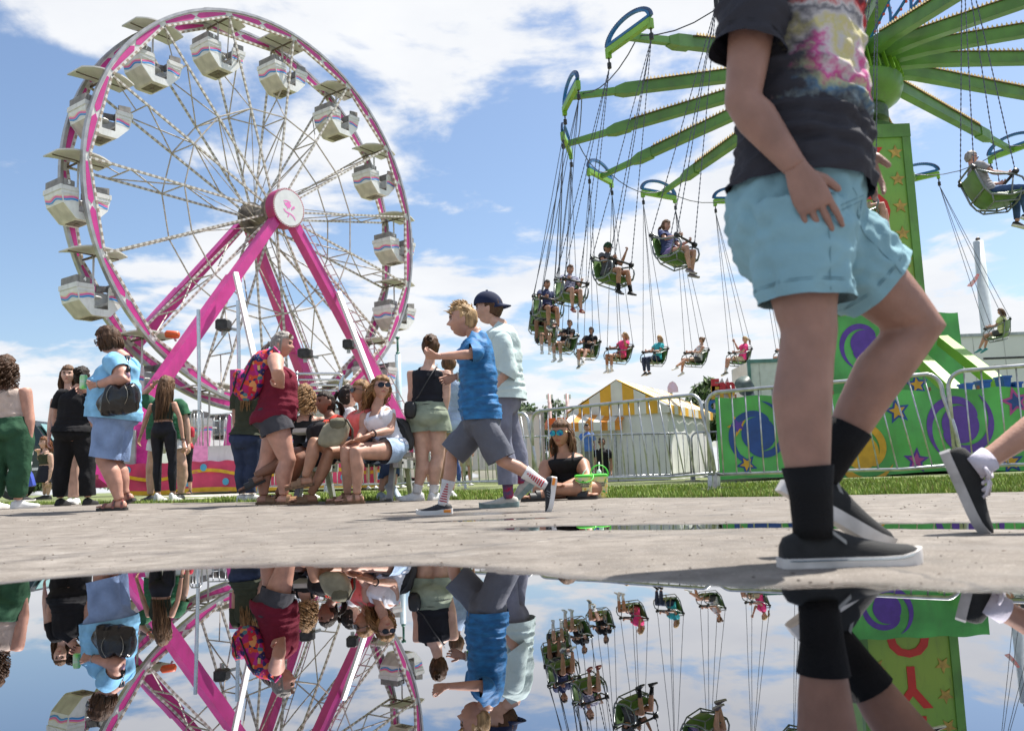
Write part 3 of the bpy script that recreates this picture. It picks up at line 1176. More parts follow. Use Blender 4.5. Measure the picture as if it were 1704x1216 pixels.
def build_swing():
    base = Vector((SC.x, SC.y, 0.0))
    root = thing('swing_ride', 'green swing carousel with lamp lined arms and chain hung seats', 'swing ride', base)
    # arm in local coordinates: x outward, y tangential, z up, origin at the hub axis
    g = G()
    def sec(x, z, hy, hz):
        return [(x, -hy, z - hz), (x, hy, z - hz), (x, hy, z + hz), (x, -hy, z + hz)]
    slope = lambda x: 1.12 * (1 - (x - 0.9) / 7.1)
    g.rings([sec(0.9, slope(0.9) - .05, 0.15, 0.22), sec(2.0, slope(2.0), 0.13, 0.17), sec(6.15, slope(6.15), 0.11, 0.125)])
    g.rings([sec(6.1, slope(6.1), 0.135, 0.155), sec(6.55, slope(6.55), 0.135, 0.155), sec(6.8, slope(6.8), 0.085, 0.10)])
    g.rings([sec(6.7, slope(6.7), 0.075, 0.085), sec(8.05, 0.0, 0.065, 0.075)])
    m_arm = g.mesh('arm', GREEN)
    g, g2 = G(), G()
    x = 1.75
    while x < 6.05:
        z = slope(x) + lerp(0.19, 0.15, (x - 1.7) / 4.4)
        for s_ in (-0.15, 0.15):
            (g if s_ < 0 else g2).add([(x - .035, s_ - .035, z - .02), (x + .035, s_ - .035, z - .02), (x + .035, s_ + .035, z - .02), (x - .035, s_ + .035, z - .02), (x, s_, z + 0.085)], [(0, 1, 4), (1, 2, 4), (2, 3, 4), (3, 0, 4)])
        x += 0.105
    m_bulb = [g.mesh('lamp_strip', YEL), g2.mesh('lamp_strip', YEL)]
    g = G()
    g.rings([sec(1.7, slope(1.7) + .182, 0.15, 0.015), sec(6.08, slope(6.08) + .136, 0.15, 0.015)])
    m_tray = g.mesh('lamp_tray', mat('lamp_tray_brown', (0.13, 0.10, 0.07), 0.6))
    g = G()
    g.bar((8.0, -0.78, 0), (8.0, 0.78, 0), 0.12, 0.14)
    for s_ in (-1, 1):
        g.bar((8.0, s_ * 0.74, 0.06), (8.0, s_ * 0.74, -0.17), 0.10, 0.11, (1, 0, 0))
    m_bar = g.mesh('crossbar', LIME)
    g = G()
    n = 18
    rs = []
    for i in range(n + 1):
        a = PI * i / n
        c, s_ = math.cos(a), math.sin(a)
        rs.append([(8.0 + dx, c * rr * 0.98, 0.11 + s_ * rr * 0.5) for dx, rr in ((-0.04, 0.72), (0.04, 0.72), (0.04, 0.79), (-0.04, 0.79))])
    g.rings(rs)
    g.bar((8.0, -0.72, 0.13), (8.0, 0.72, 0.13), 0.09, 0.07)
    m_arc = g.mesh('blue_arch', BLUE)
    g = G()
    for i in range(1, n * 2):
        a = PI * i / (n * 2)
        g.box((8.0, math.cos(a) * 0.80, 0.11 + math.sin(a) * 0.415), (0.028, 0, 0), (0, 0.028, 0), (0, 0, 0.028))
    m_ab = g.mesh('arch_bulbs', mat('arch_bulb_dark', (0.05, 0.10, 0.22), 0.3))
    m_hook = []
    for s_ in (-1, 1):
        g = G()
        g.tube([(8.0, s_ * .74, -0.16), (8.0, s_ * .74, -0.27), (8.0, s_ * .74, -0.29), (8.0, s_ * .74, -0.42)], [0.02, 0.02, 0.05, 0.05], 8)
        m_hook.append(g.mesh('hook', BLACK))
    Mb = Matrix((SA, SB, SNN)).transposed().to_4x4()
    for k in range(SN):
        an = SPH - 2 * PI * k / SN
        M4 = Matrix.Translation(SC - base) @ Mb @ Matrix.Rotation(an, 4, 'Z')
        arm = inst(m_arm, 'arm', root, M4)
        inst(m_tray, 'lamp_tray', arm)
        for q in m_bulb:
            tag(inst(q, 'lamp_strip', arm), kind='stuff')
        inst(m_bar, 'crossbar', arm)
        inst(m_arc, 'blue_arch', arm)
        inst(m_ab, 'arch_bulbs', arm)
        for q in m_hook:
            inst(q, 'hook', arm)
    # loose cable running from tip to tip
    g = G()
    for k in range(SN):
        a = swing_pt(SPH - 2 * PI * k / SN, SR_ - 0.3, 0.1)
        b = swing_pt(SPH - 2 * PI * (k + 1) / SN, SR_ - 0.3, 0.1)
        g.tube([lerp(a, b, t) - Z * 0.35 * 4 * t * (1 - t) for t in np.linspace(0, 1, 7)], 0.015, 5)
    g.obj('tip_cable', CHAIN, root)
    # hub: bowl under the arm roots, ribs, neck
    def rev(g, prof, n=28, mi=0):
        g.rings([[base + Vector((math.cos(2 * PI * i / n) * r, math.sin(2 * PI * i / n) * r, z)) for i in range(n)] for r, z in prof], True, mi)
    g = G()
    rev(g, [(0.55, 9.75), (0.9, 9.85), (1.18, 10.05), (1.28, 10.3), (1.28, 10.55), (1.05, 10.75), (0.95, 11.5), (0.7, 11.6)])
    g.obj('hub', GREEN, root, True, edge=0.6)
    g = G()
    for k in range(32):
        a = 2 * PI * k / 32
        c, s_ = math.cos(a), math.sin(a)
        g.bar(base + Vector((c * 1.28, s_ * 1.28, 10.55)), base + Vector((c * 1.12, s_ * 1.12, 11.15)), 0.04, 0.09, (c, s_, 0))
    g.obj('hub_ribs', LIME, root)
    g = G()
    rev(g, [(0.62, 9.0), (0.62, 9.3), (0.85, 9.45), (0.85, 9.78)])
    g.obj('slewing_ring', mat('dark_green_steel', (0.05, 0.10, 0.03), 0.5, var=0.25), root, True, edge=0.6)
    g = G()
    for k in range(20):
        a = 2 * PI * k / 20
        c, s_ = math.cos(a), math.sin(a)
        pts = []
        for i in range(8):
            u = i / 7
            pts.append(base + Vector((c * (0.8 + 1.5 * math.sin(u * 1.9)), s_ * (0.8 + 1.5 * math.sin(u * 1.9)), 11.5 + 2.2 * u)))
        g.tube(pts, 0.045, 6)
    g.obj('crown_rods', BLUE, root)
    g = G()
    for k in range(20):
        a = 2 * PI * k / 20
        c, s_ = math.cos(a), math.sin(a)
        for i in range(1, 15):
            u = i / 15
            r = 0.8 + 1.5 * math.sin(u * 1.9)
            p = base + Vector((c * r, s_ * r, 11.5 + 2.2 * u)) + Vector((c, s_, -.3)) * 0.055
            g.box(p, (0.025, 0, 0), (0, 0.025, 0), (0, 0, 0.025))
    tag(g.obj('crown_bulbs', mat('bulb_red', (0.65, 0.08, 0.03), 0.35, var=0), root), kind='stuff')
    # tower
    hw = 1.15
    zt = at(1505, 207, SC.y - hw).z
    hub0 = base
    base = Vector((at(1528, 415, SC.y - hw).x - hw, SC.y, 0.0))     # the tower stands a little left of the hub axis
    tw = G()
    tw.cube(base.x - hw, base.x + hw, base.y - hw, base.y + hw, 1.5, zt - 0.35)
    grad = mat('tower_green', (0.12, 0.33, 0.06), 0.42, var=0.16, scale=0.3, dark=(0.30, 0.42, 0.06), grime=.35)
    tower = tw.obj('tower', grad, root)
    g = G()
    g.cube(base.x - hw - .06, base.x + hw + .06, base.y - hw - .06, base.y + hw + .06, zt - 0.35, zt)
    for sx in (-1, 1):
        for sy in (-1, 1):
            x0, x1 = sorted((base.x + sx * (hw - .16), base.x + sx * (hw + .05)))
            y0, y1 = sorted((base.y + sy * (hw - .16), base.y + sy * (hw + .05)))
            g.cube(x0, x1, y0, y1, 1.5, zt - 0.35)
    g.obj('tower_frame', GREEN, tower)
    g = G()
    for k in range(4):
        a = PI / 4 + k * PI / 2
        c, s_ = math.cos(a), math.sin(a)
        g.plate([base + Vector((c * 1.5, s_ * 1.5, zt)), base + Vector((c * 0.5, s_ * 0.5, zt)), base + Vector((c * 0.5, s_ * 0.5, zt + 1.1)), base + Vector((c * 0.7, s_ * 0.7, zt + 1.0)), base + Vector((c * 0.85, s_ * 0.85, zt + 0.4))], (-s_, c, 0), 0.08)
    g.rings([[hub0.lerp(base, 1 - k_) + Vector((math.cos(2 * PI * i / 20) * .6, math.sin(2 * PI * i / 20) * .6, z_)) for i in range(20)] for k_, z_ in ((0, zt), (1, 9.05))])
    g.obj('tower_gusset', GREEN, tower)
    fy = base.y - hw
    sm = mat('star_gold', (0.52, 0.33, 0.07), 0.45, var=0.15, scale=9)
    z = zt - 0.75
    while z > 4.2:
        for sx in (-1, 1):
            g = G()
            c = Vector((base.x + sx * (hw - 0.36), fy - 0.004, z))
            g.plate([c + Vector((x, 0, y)) for x, y in star_poly(0.20)], (0, -1, 0), 0.02)
            g.obj('star', sm, tower)
        z -= 0.72
    red = mat('letter_red', (0.62, 0.03, 0.02), 0.4, var=0.05)
    for ch, zz in (('Y', zt - 1.15), ('O', zt - 2.35), ('Y', zt - 3.9), ('O', zt - 5.1)):
        text(ch, 1.35, (base.x, fy - 0.012, zz), (1, 0, 0), (0, 0, 1), red, tower, depth=0.01, bold=0.03)
    g = G()
    g.cube(base.x - .28, base.x + .28, fy - .025, fy - .004, zt - 3.18, zt - 3.06)
    g.obj('lettering', red, tower)
    # cloth covered base below the tower
    cw, cy = 1.72, base.y - 1.7
    ztop = at(1570, 520, cy).z
    clothg = mat('tarp_green', (0.085, 0.39, 0.08), 0.36, var=0.16, scale=1.1, bump=0.8, bscale=3.5, grime=.3)
    purple = mat('print_purple', (0.10, 0.035, 0.30), 0.4, var=0.08)
    pblue = mat('print_blue', (0.012, 0.06, 0.26), 0.4, var=0.08)
    gold = mat('print_gold', (0.62, 0.33, 0.015), 0.4, var=0.08)
    pinkp = mat('print_pink', (0.42, 0.06, 0.26), 0.4, var=0.08)

    def wave(x, z):
        return 0.020 * math.sin(x * 2.1 + 0.7) + 0.012 * math.sin(x * 5.3 + z * 1.7) + 0.012 * math.sin(z * 4 + x)

    def cloth(name, x0, x1, y, z0, z1, parent, mt, scal=False):
        nx, nz = max(8, int((x1 - x0) / 0.09)), 14
        g = G()
        vs = []
        for j in range(nz + 1):
            for i in range(nx + 1):
                x = lerp(x0, x1, i / nx)
                z = lerp(z0, z1, j / nz)
                if j == nz:
                    z += 0.02 * math.cos(x * 2 * PI / 0.95)
                if j == 0:
                    z += 0.03 * math.sin(x * 1.7)
                vs.append((x, y + wave(x, z), z))
        g.add(vs, [(j * (nx + 1) + i, j * (nx + 1) + i + 1, (j + 1) * (nx + 1) + i + 1, (j + 1) * (nx + 1) + i) for j in range(nz) for i in range(nx)])
        return g.obj(name, mt, parent, True)

    def decal(poly, cx, cz, y, parent, mt, name, off=0.006):
        """flat print that follows the folds of the cloth"""
        g = G()
        n = len(poly)
        mx_, mz_ = sum(p[0] for p in poly) / n, sum(p[1] for p in poly) / n
        vs = [(cx + p[0], y + wave(cx + p[0], cz + p[1]) - off, cz + p[1]) for p in poly]
        vs += [(cx + lerp(mx_, p[0], .5), y + wave(cx + lerp(mx_, p[0], .5), cz + lerp(mz_, p[1], .5)) - off, cz + lerp(mz_, p[1], .5)) for p in poly]
        vs.append((cx + mx_, y + wave(cx + mx_, cz + mz_) - off, cz + mz_))
        fs = []
        for i in range(n):
            j = (i + 1) % n
            fs += [(i, j, n + j, n + i), (n + i, n + j, 2 * n)]
        g.add(vs, fs)
        return g.obj(name, mt, parent)

    def swirl(cx, cz, y, r, parent, mt, rot=0.0):
        # round eye and two tapering arms
        decal([(math.cos(a) * r * .56, math.sin(a) * r * .56) for a in np.linspace(0, 2 * PI, 28)[:-1]], cx, cz, y, parent, mt, 'swirl_eye', 0.012)
        for ph in (0, PI):
            g = G()
            vs, fs = [], []
            n = 26
            for i in range(n + 1):
                u = i / n
                a = rot + ph + u * 3.7
                rr = r * lerp(0.56, 1.08, u ** 0.8)
                w = r * 0.17 * math.sin(PI * min(1, u * 0.9 + 0.1)) ** 0.7
                for q in (rr - w, rr + w * .4):
                    x, z = cx + math.cos(a) * q, cz + math.sin(a) * q
                    vs.append((x, y + wave(x, z) - 0.010 - 0.004 * (ph > 0), z))
                if i:
                    o = 2 * i
                    fs.append((o - 2, o - 1, o + 1, o))
            g.add(vs, fs)
            g.obj('swirl_arm', mt, parent)
        return

    def star(cx, cz, y, r, parent, outer, inner, rot=0.1):
        decal(star_poly(r, rot, 0.45), cx, cz, y, parent, outer, 'star_outline', 0.008)
        decal(star_poly(r * .62, rot, 0.45), cx, cz, y, parent, inner, 'star', 0.014)
    bs = cloth('base_cover', base.x - cw, base.x + cw, cy, 1.4, ztop, root, clothg)
    g = G()
    g.cube(base.x - cw + .02, base.x + cw - .02, cy + 0.06, base.y + 1.7, 1.3, ztop - 0.02)
    g.obj('base_box', GREEN, root)
    p = at(1438, 572, cy)
    swirl(p.x, p.z, cy, 0.62, bs, purple, 0.6)
    p = at(1526, 640, cy)
    star(p.x, p.z, cy, 0.30, bs, pblue, gold)
    # round the platform: skirt with big prints
    y0 = 17.5
    xl = at(1192, 700, y0).x
    xr = xl + 12.5
    zs = at(1600, 645, y0).z - 0.02
    base = hub0
    sk = cloth('platform_skirt', xl, xr, y0, 0.02, zs, root, clothg)
    g = G()
    for i in range(13):
        x = xl + 0.4 + i * 0.95
        g.cube(x - .012, x + .012, y0 - 0.06, y0 + 0.02, zs - 0.02, zs + 0.05)
    g.obj('skirt_hooks', mat('hook_rust', (0.25, 0.10, 0.05), 0.6), sk)
    for px, py, r, mt, ro in ((1262, 722, 0.60, pblue, 0.9), (1434, 752, 0.60, gold, 2.2), (1598, 706, 0.66, purple, 0.4)):
        p = at(px, py, y0)
        swirl(p.x, p.z, y0, r, sk, mt, ro)
    swirl(xl + 7.6, 0.8, y0, 0.6, sk, pblue, 1.4)
    for px, py, r, o_, i_, ro in ((1492, 684, 0.27, pblue, gold, 0.15), (1524, 766, 0.26, purple, pinkp, -0.1), (1242, 772, 0.22, pblue, gold, 0.5), (1228, 708, 0.22, gold, purple, 0.4), (1690, 668, 0.30, pinkp, pblue, 0.2), (1683, 768, 0.26, pblue, gold, 0.1)):
        p = at(px, py, y0)
        star(p.x, p.z, y0, r, sk, o_, i_, ro)
    g = G()
    pl_ = [(xl + .05, y0 + .12), (xr, y0 + .12), (xr, y0 + 11), (xl + 5.2, y0 + 11)]
    g.plate([(x, y, .25) for x, y in pl_], (0, 0, 1), zs - .35)
    g.obj('platform_deck', mat('deck_grey', (0.30, 0.31, 0.32), 0.6, metal=0.3), root)
    # outriggers
    g = G()
    a, b = at(1568, 566, 21.5), at(1676, 650, 18.2)
    g.bar(a, b, 0.24, 0.24)
    g.obj('outrigger', LIME, root)
    g = G()
    a, b = at(1534, 600, 20.5), at(1606, 668, 18.4)
    g.bar(a, b, 0.26, 0.28)
    g.obj('outrigger', LIME, root)
    return root


build_swing()


# seats: local frame y forward, z up towards the hanger, x to the rider's right
def build_seat_meshes():
    seatg = mat('seat_green', (0.10, 0.20, 0.045), 0.45, var=0.15, scale=3)
    tubem = mat('seat_frame_grey', (0.20, 0.22, 0.22), 0.35, metal=0.5, var=0.1)
    M_ = {}
    g = G()
    # bucket: pan, back and sides as one curved sheet
    prof = [(0.30, 0.06), (0.26, 0.01), (0.0, -0.03), (-0.18, -0.02), (-0.25, 0.05), (-0.33, 0.28), (-0.39, 0.50)]
    for th in (0,):
        rs = []
        for y, z in prof:
            hw = 0.27
            rs.append([(-hw, y, z + .04), (-hw * .8, y, z), (0, y, z - .01), (hw * .8, y, z), (hw, y, z + .04)])
        top = rs
        bot = [[(x, y - (0.02 if i > 4 else 0), z - 0.025) for x, y, z in r] for i, r in enumerate(rs)]
        n = 5
        vs = [p for r in top for p in r] + [p for r in bot for p in r]
        o = len(top) * n
        fs = []
        for i in range(len(top) - 1):
            for j in range(n - 1):
                a = i * n + j
                fs += [(a, a + 1, a + n + 1, a + n), (o + a, o + a + n, o + a + n + 1, o + a + 1)]
        for i in range(len(top) - 1):
            a = i * n
            fs += [(a, a + n, o + a + n, o + a), (a + n - 1, o + a + n - 1, o + a + 2 * n - 1, a + 2 * n - 1)]
        g.add(vs, fs)
    M_['bucket'] = g.mesh('bucket', seatg, True)
    M_['side_frame'] = []
    for s_ in (-1, 1):
        g = G()
        x = s_ * 0.29
        g.tube([(x, -0.42, 0.55), (x, -0.30, 0.10), (x, -0.22, -0.02), (x, 0.10, -0.05), (x, 0.34, 0.02)], 0.018, 7)
        g.tube([(x, -0.40, 0.46), (x, -0.10, 0.36), (x, 0.20, 0.33), (x, 0.33, 0.26), (x, 0.37, 0.14), (x, 0.34, 0.02)], 0.018, 7)
        g.tube([(x, 0.20, 0.33), (x, 0.10, -0.05)], 0.014, 6)
        M_['side_frame'].append(g.mesh('side_frame', tubem, True))
    g = G()
    M_['cross_bar'] = []
    for y_, z_, r_ in ((-.30, .10, .016), (-.42, .55, .018), (.34, .02, .016)):
        g = G()
        g.tube([(-0.29, y_, z_), (0.29, y_, z_)], r_, 6)
        M_['cross_bar'].append(g.mesh('cross_bar', tubem, True))
    g = G()
    # loop under the seat
    g.tube([(-0.29, -0.20, -0.03), (-0.22, -0.16, -0.13), (0.22, -0.16, -0.13), (0.29, -0.20, -0.03)], 0.014, 6)
    g.tube([(-0.29, 0.26, 0.0), (-0.22, 0.24, -0.11), (0.22, 0.24, -0.11), (0.29, 0.26, 0.0)], 0.014, 6)
    for s_ in (-1, 1):
        g.tube([(s_ * .22, -0.16, -0.13), (s_ * .22, 0.24, -0.11)], 0.014, 6)
    M_['under_frame'] = g.mesh('under_frame', tubem, True)
    g = G()
    g.tube([(-0.29, 0.24, 0.37), (0.29, 0.24, 0.37)], 0.024, 8)
    M_['lap_bar'] = g.mesh('lap_bar', BLACK, True)
    M_['hinge'] = []
    for s_ in (-1, 1):
        g = G()
        g.tube([(s_ * .29 - .035, 0.24, 0.37), (s_ * .29 + .035, 0.24, 0.37)], 0.05, 10)
        M_['hinge'].append(g.mesh('hinge', BLACK, True))
        g = G()
        g.tube([(s_ * .29 - .03, -0.40, 0.49), (s_ * .29 + .03, -0.40, 0.49)], 0.04, 8)
        M_['hinge'].append(g.mesh('hinge', BLACK, True))
    return M_


SEATM = build_seat_meshes()
SEATS = []          # (world matrix, index)


def chain_mesh(a, b, links):
    g = G()
    a, b = Vector(a), Vector(b)
    L_ = (b - a).length
    d = (b - a).normalized()
    if links:
        n = int(L_ / 0.05)
        pts, rad = [], []
        for i in range(n + 1):
            pts.append(a + d * (L_ * i / n))
            rad.append(0.0135 if i % 2 else 0.0055)
        g.tube(pts, rad, 5)
    else:
        g.tube([a, b], 0.0095, 5)
    return g


def build_seats():
    for j in range(32):
        ang = math.radians(212.4) - j * 2 * PI / 32
        if math.degrees(ang) % 360 > 250:
            ang += math.radians(2.6)
        deg = math.degrees(ang) % 360
        # the ones in view of the photograph, on both sides of the frame
        if not (40 < deg < 272):
            continue
        P = swing_pt(ang, 9.0, -5.75)
        vel = (-SA * math.sin(ang) + SB * math.cos(ang))
        # its hanger
        k = -(j // 2) if j >= 0 else 0
        best = None
        for kk in range(SN):
            for sg in (-1, 1):
                h = hanger(kk, sg) - Z * 0.28
                ha = math.atan2((h - SC).dot(SB), (h - SC).dot(SA))
                da = (ha - ang - math.radians(5.6) + PI) % (2 * PI) - PI
                if best is None or abs(da) < best[0]:
                    best = (abs(da), h)
        H = best[1]
        up = (H - P).normalized()
        rnd = random.Random(j + 50)
        yaw = rnd.uniform(-0.16, 0.16)
        f = vel * math.cos(yaw) + up.cross(vel) * math.sin(yaw)
        f = (f - up * f.dot(up)).normalized()
        # seats lean back a little
        tl = rnd.uniform(0.06, 0.16)
        up2 = (up * math.cos(tl) - f * math.sin(tl)).normalized()
        f2 = (f * math.cos(tl) + up * math.sin(tl)).normalized()
        r = f2.cross(up2)
        M4 = Matrix((r, f2, up2)).transposed().to_4x4()
        M4.translation = P
        SEATS.append((M4, deg, H, j))


build_seats()


def seat_object(M4, H, label, near):
    P = M4.translation
    t = thing('swing_chair', label, 'swing chair', P, 0.0, 'seats hanging from the swing ride')
    R = M4.to_3x3().to_4x4()
    for k, q in SEATM.items():
        for me in (q if isinstance(q, list) else [q]):
            inst(me, k, t, R)
    inv = M4.inverted()
    for c in ((-0.29, -0.40, 0.50), (0.29, -0.40, 0.50), (-0.29, 0.24, 0.39), (0.29, 0.24, 0.39)):
        g = chain_mesh(M4 @ Vector(c), H, near)
        g.obj('chain', CHAIN, t)
    return t

# ------------------------------------------------------------------ crowd barriers
def barrier(p0, p1, label, tilt=0.10, top=1.10):
    """steel barrier panel from p0 to p1 (ground points)"""
    p0, p1 = Vector(p0), Vector(p1)
    t = thing('barrier', label, 'barrier', (p0 + p1) / 2, 0.0, 'steel crowd barriers')
    d = (p1 - p0)
    L_ = d.length
    d = d.normalized()
    z0, z1, r = 0.17, top, 0.16
    lean = Vector((0, 0.02, 0))

    def q(u, z, off=0.0):
        return p0 + d * (u * L_ + off) + Z * z
    g = G()
    pts = [q(0, 0.0), q(0, z1 - r)]
    for i in range(1, 7):
        a = PI / 2 * i / 6
        pts.append(q(0, z1 - r, 0) + d * (r * (1 - math.cos(a))) + Z * (r * math.sin(a)))
    for i in range(1, 7):
        a = PI / 2 * i / 6
        pts.append(q(1, z1 - r) - d * (r * (1 - math.sin(a))) + Z * (r * math.cos(a)))
    sh = tilt * 0.9
    pts += [q(1, z1 - r - 0.05), q(1, 0.55, sh * .55), q(1, 0.0, sh)]
    g.tube(pts, 0.021, 9)
    fr = g.obj('frame', STEEL, t, True)
    g = G()
    g.tube([q(0, z0), q(.55, z0, 0), q(.8, z0 - .01, sh * .4), q(1, z0 + .02, sh)], 0.017, 8)
    g.obj('bottom_rail', STEEL, t, True)
    n = int(L_ / 0.145)
    for i in range(1, n):
        u = i / n
        k = max(0, (u - 0.45) / 0.55)
        g = G()
        a, b = q(u, z1 - (0.0 if 0.08 < u < .92 else .03)), q(u, z0, tilt * min(1, k * 1.6))
        g.tube([a, lerp(a, b, .5), b], 0.0085, 6)
        g.obj('bar', STEEL, t, True)
    for u, o in ((0, 0), (1, sh)):
        g = G()
        c = q(u, 0.0, o)
        nrm = Vector((-d.y, d.x, 0))
        g.bar(c - nrm * 0.02 + Z * .0, c + Z * 0.16 - nrm * 0.0, 0.06, 0.05, d)
        g.box(c + Z * 0.012, d * 0.035, nrm * 0.30, Z * 0.012)
        g.obj('foot', STEEL, t)
    return t


def gp(x, y):
    return Vector((x, y, gz(x, y) - 0.02))


FP = [(8.6, 6.2), (6.45, 7.4), (4.28, 8.85), (2.18, 10.25), (0.22, 12.2), (-1.55, 14.0), (-3.3, 15.7), (-5.0, 17.5)]
FLAB = ['steel crowd barrier at the far right edge of the picture', 'steel crowd barrier at right in front of the purple swirl', 'steel crowd barrier behind the foreground man\'s legs', 'steel crowd barrier in front of the striped tent, behind the sitting woman',
        'steel crowd barrier behind the striding boy', 'steel crowd barrier behind the end of the bench', 'steel crowd barrier seen far under the bench']
for i in range(7):
    a, b = FP[i + 1], FP[i]
    dd = (Vector((*b, 0)) - Vector((*a, 0))).normalized() * 0.03
    barrier(gp(a[0] + dd.x, a[1] + dd.y), gp(b[0] - dd.x, b[1] - dd.y), FLAB[i], tilt=0.16 if i in (2, 3, 4) else 0.03)
# a second, distant row by the tent
for i, (x0, y0, x1, y1) in enumerate(((1.5, 20.0, 4.0, 20.6), (4.05, 20.6, 6.0, 20.9), (-1.1, 19.4, 1.45, 19.95))):
    barrier(gp(x0, y0), gp(x1, y1), ['distant steel barrier by the white tent wall', 'distant steel barrier right of the white tent', 'distant steel barrier left of the food stand'][i], 0.0)


# ------------------------------------------------------------------ striped tent
def build_tent():
    y0 = 27.5
    c = at(1026, 690, y0)
    t = thing('striped_tent', 'white walled tent with yellow striped roof behind the barrier', 'tent', (c.x, y0 + 2, 0.02))
    pk = at(1026, 633, y0)
    el, er = at(950, 690, y0 + 0.6), at(1112, 668, y0 - 0.8)
    dv = (er - el)
    dv.z = 0
    dv = dv.normalized()                # gable direction
    dp = Vector((-dv.y, dv.x, 0))       # depth direction
    if dp.y < 0:
        dp = -dp
    hw = 1.55
    zg = 0.0
    pkz, evz = pk.z, at(1026, 680, y0).z
    P0 = Vector((pk.x, pk.y, 0))
    dep = 5.0
    wall = mat('tent_white', (0.74, 0.74, 0.73), 0.6, var=0.05, scale=1.2, bump=0.35, bscale=3)
    ysl = mat('tent_yellow', (0.78, 0.42, 0.03), 0.55, var=0.08, scale=2)
    wsl = mat('tent_canvas', (0.72, 0.71, 0.66), 0.55, var=0.06, scale=2)

    def q(u, v, z):
        return P0 + dv * (u * hw) + dp * v + Z * z
    g = G()
    # walls with soft folds
    for (a, b) in (((-1, 0), (1, 0)), ((1, 0), (1, dep)), ((-1, 0), (-1, dep)), ((-1, dep), (1, dep))):
        n = 24
        vs = []
        for i in range(n + 1):
            u, v = lerp(a[0], b[0], i / n), lerp(a[1], b[1], i / n)
            nrm = dp * -1 if a[1] == b[1] else dv * a[0]
            for z in (zg, evz * .35, evz * .7, evz + .02):
                vs.append(q(u, v, z) + nrm * (0.045 * math.sin(i * 1.3 + z * 2) * (1 - z / evz * .7)))
        g.add(vs, [(i * 4 + j, (i + 1) * 4 + j, (i + 1) * 4 + j + 1, i * 4 + j + 1) for i in range(n) for j in range(3)])
    g.obj('wall', wall, t, True)
    # gable and roof stripes, each a strip of canvas
    n = 9
    for i in range(n):
        u0, u1 = lerp(-1.06, 1.06, i / n), lerp(-1.06, 1.06, (i + 1) / n)
        z = lambda u: lerp(pkz, evz, abs(u))
        g = G()
        low = evz - 0.22
        pts = [q(u0, -0.05, low), q(u1, -0.05, low), q(u1, -0.05, z(u1))]
        if u0 < 0 < u1:
            pts.append(q(0, -0.05, pkz))
        pts.append(q(u0, -0.05, z(u0)))
        g.plate(pts, -dp, 0.012)
        g.obj('gable_stripe', ysl if i % 2 else wsl, t)
    m_ = 13
    for sd in (-1, 1):
        for i in range(m_):
            v0, v1 = lerp(-0.05, dep + .05, i / m_), lerp(-0.05, dep + .05, (i + 1) / m_)
            g = G()
            a, b = q(0, v0, pkz + .015), q(0, v1, pkz + .015)
            c2, d2 = q(sd * 1.07, v1, evz - .0), q(sd * 1.07, v0, evz - .0)
            g.plate([a, b, c2, d2], (0, 0, 1), 0.012)
            e2, f2 = q(sd * 1.075, v0, evz), q(sd * 1.075, v1, evz)
            g.plate([e2, f2, f2 - Z * 0.26, e2 - Z * 0.26], dv * sd, 0.012)
            g.obj('roof_stripe', ysl if i % 2 == 0 else wsl, t)
    return t


build_tent()


# ------------------------------------------------------------------ food stand
def build_stand():
    y = 33.0
    a, b = at(918, 760, y), at(990, 760, y)
    t = thing('food_stand', 'orange food stand with striped awning between fence bars', 'food stand', ((a.x + b.x) / 2, y, 0.0))
    org = mat('stand_orange', (0.72, 0.13, 0.02), 0.5, var=.08)
    g = G()
    g.cube(a.x, b.x, y, y + 3, 0.0, at(950, 735, y).z)
    g.obj('counter', org, t)
    g = G()
    g.cube(a.x + .1, b.x - .1, y + .4, y + 2.8, at(950, 735, y).z, at(950, 706, y).z)
    g.obj('menu_panel', mat('panel_white', (.7, .7, .72), .5, var=.35, scale=4, dark=(.25, .4, .55)), t)
    g = G()
    z1 = at(950, 706, y).z
    g.cube(a.x - .1, b.x + .1, y - .1, y + 3.1, z1, z1 + .25)
    g.obj('fascia', org, t)
    n = 8
    y2 = y - 6
    p, q, r = at(938, 698, y2), at(985, 700, y2), at(975, 660, y2)
    zt, zb = at(960, 674, y2).z, at(960, 704, y2).z
    for i in range(n):
        x0, x1 = lerp(p.x, q.x + .9, i / n), lerp(p.x, q.x + .9, (i + 1) / n)
        g = G()
        g.plate([(x0, y2, zb), (x1, y2, zb), (x1 + .5, y2 + 1.6, zt), (x0 + .5, y2 + 1.6, zt)], (0, -.5, 1), 0.02)
        g.plate([(x0, y2 - .01, zb - .25), (x1, y2 - .01, zb - .25), (x1, y2 - .01, zb), (x0, y2 - .01, zb)], (0, -1, 0), 0.02)
        g.obj('awning_stripe', mat('awning_orange', (.72, .27, .03), .6) if i % 2 else wsl_(), t)
    for x in (p.x + .1, q.x + .7):
        g = G()
        g.tube([(x, y2 + .1, 0), (x, y2 + .1, zb)], 0.03, 8)
        g.obj('awning_pole', STEEL, t)


def wsl_():
    return mat('tent_canvas', (0.72, 0.71, 0.66))


build_stand()


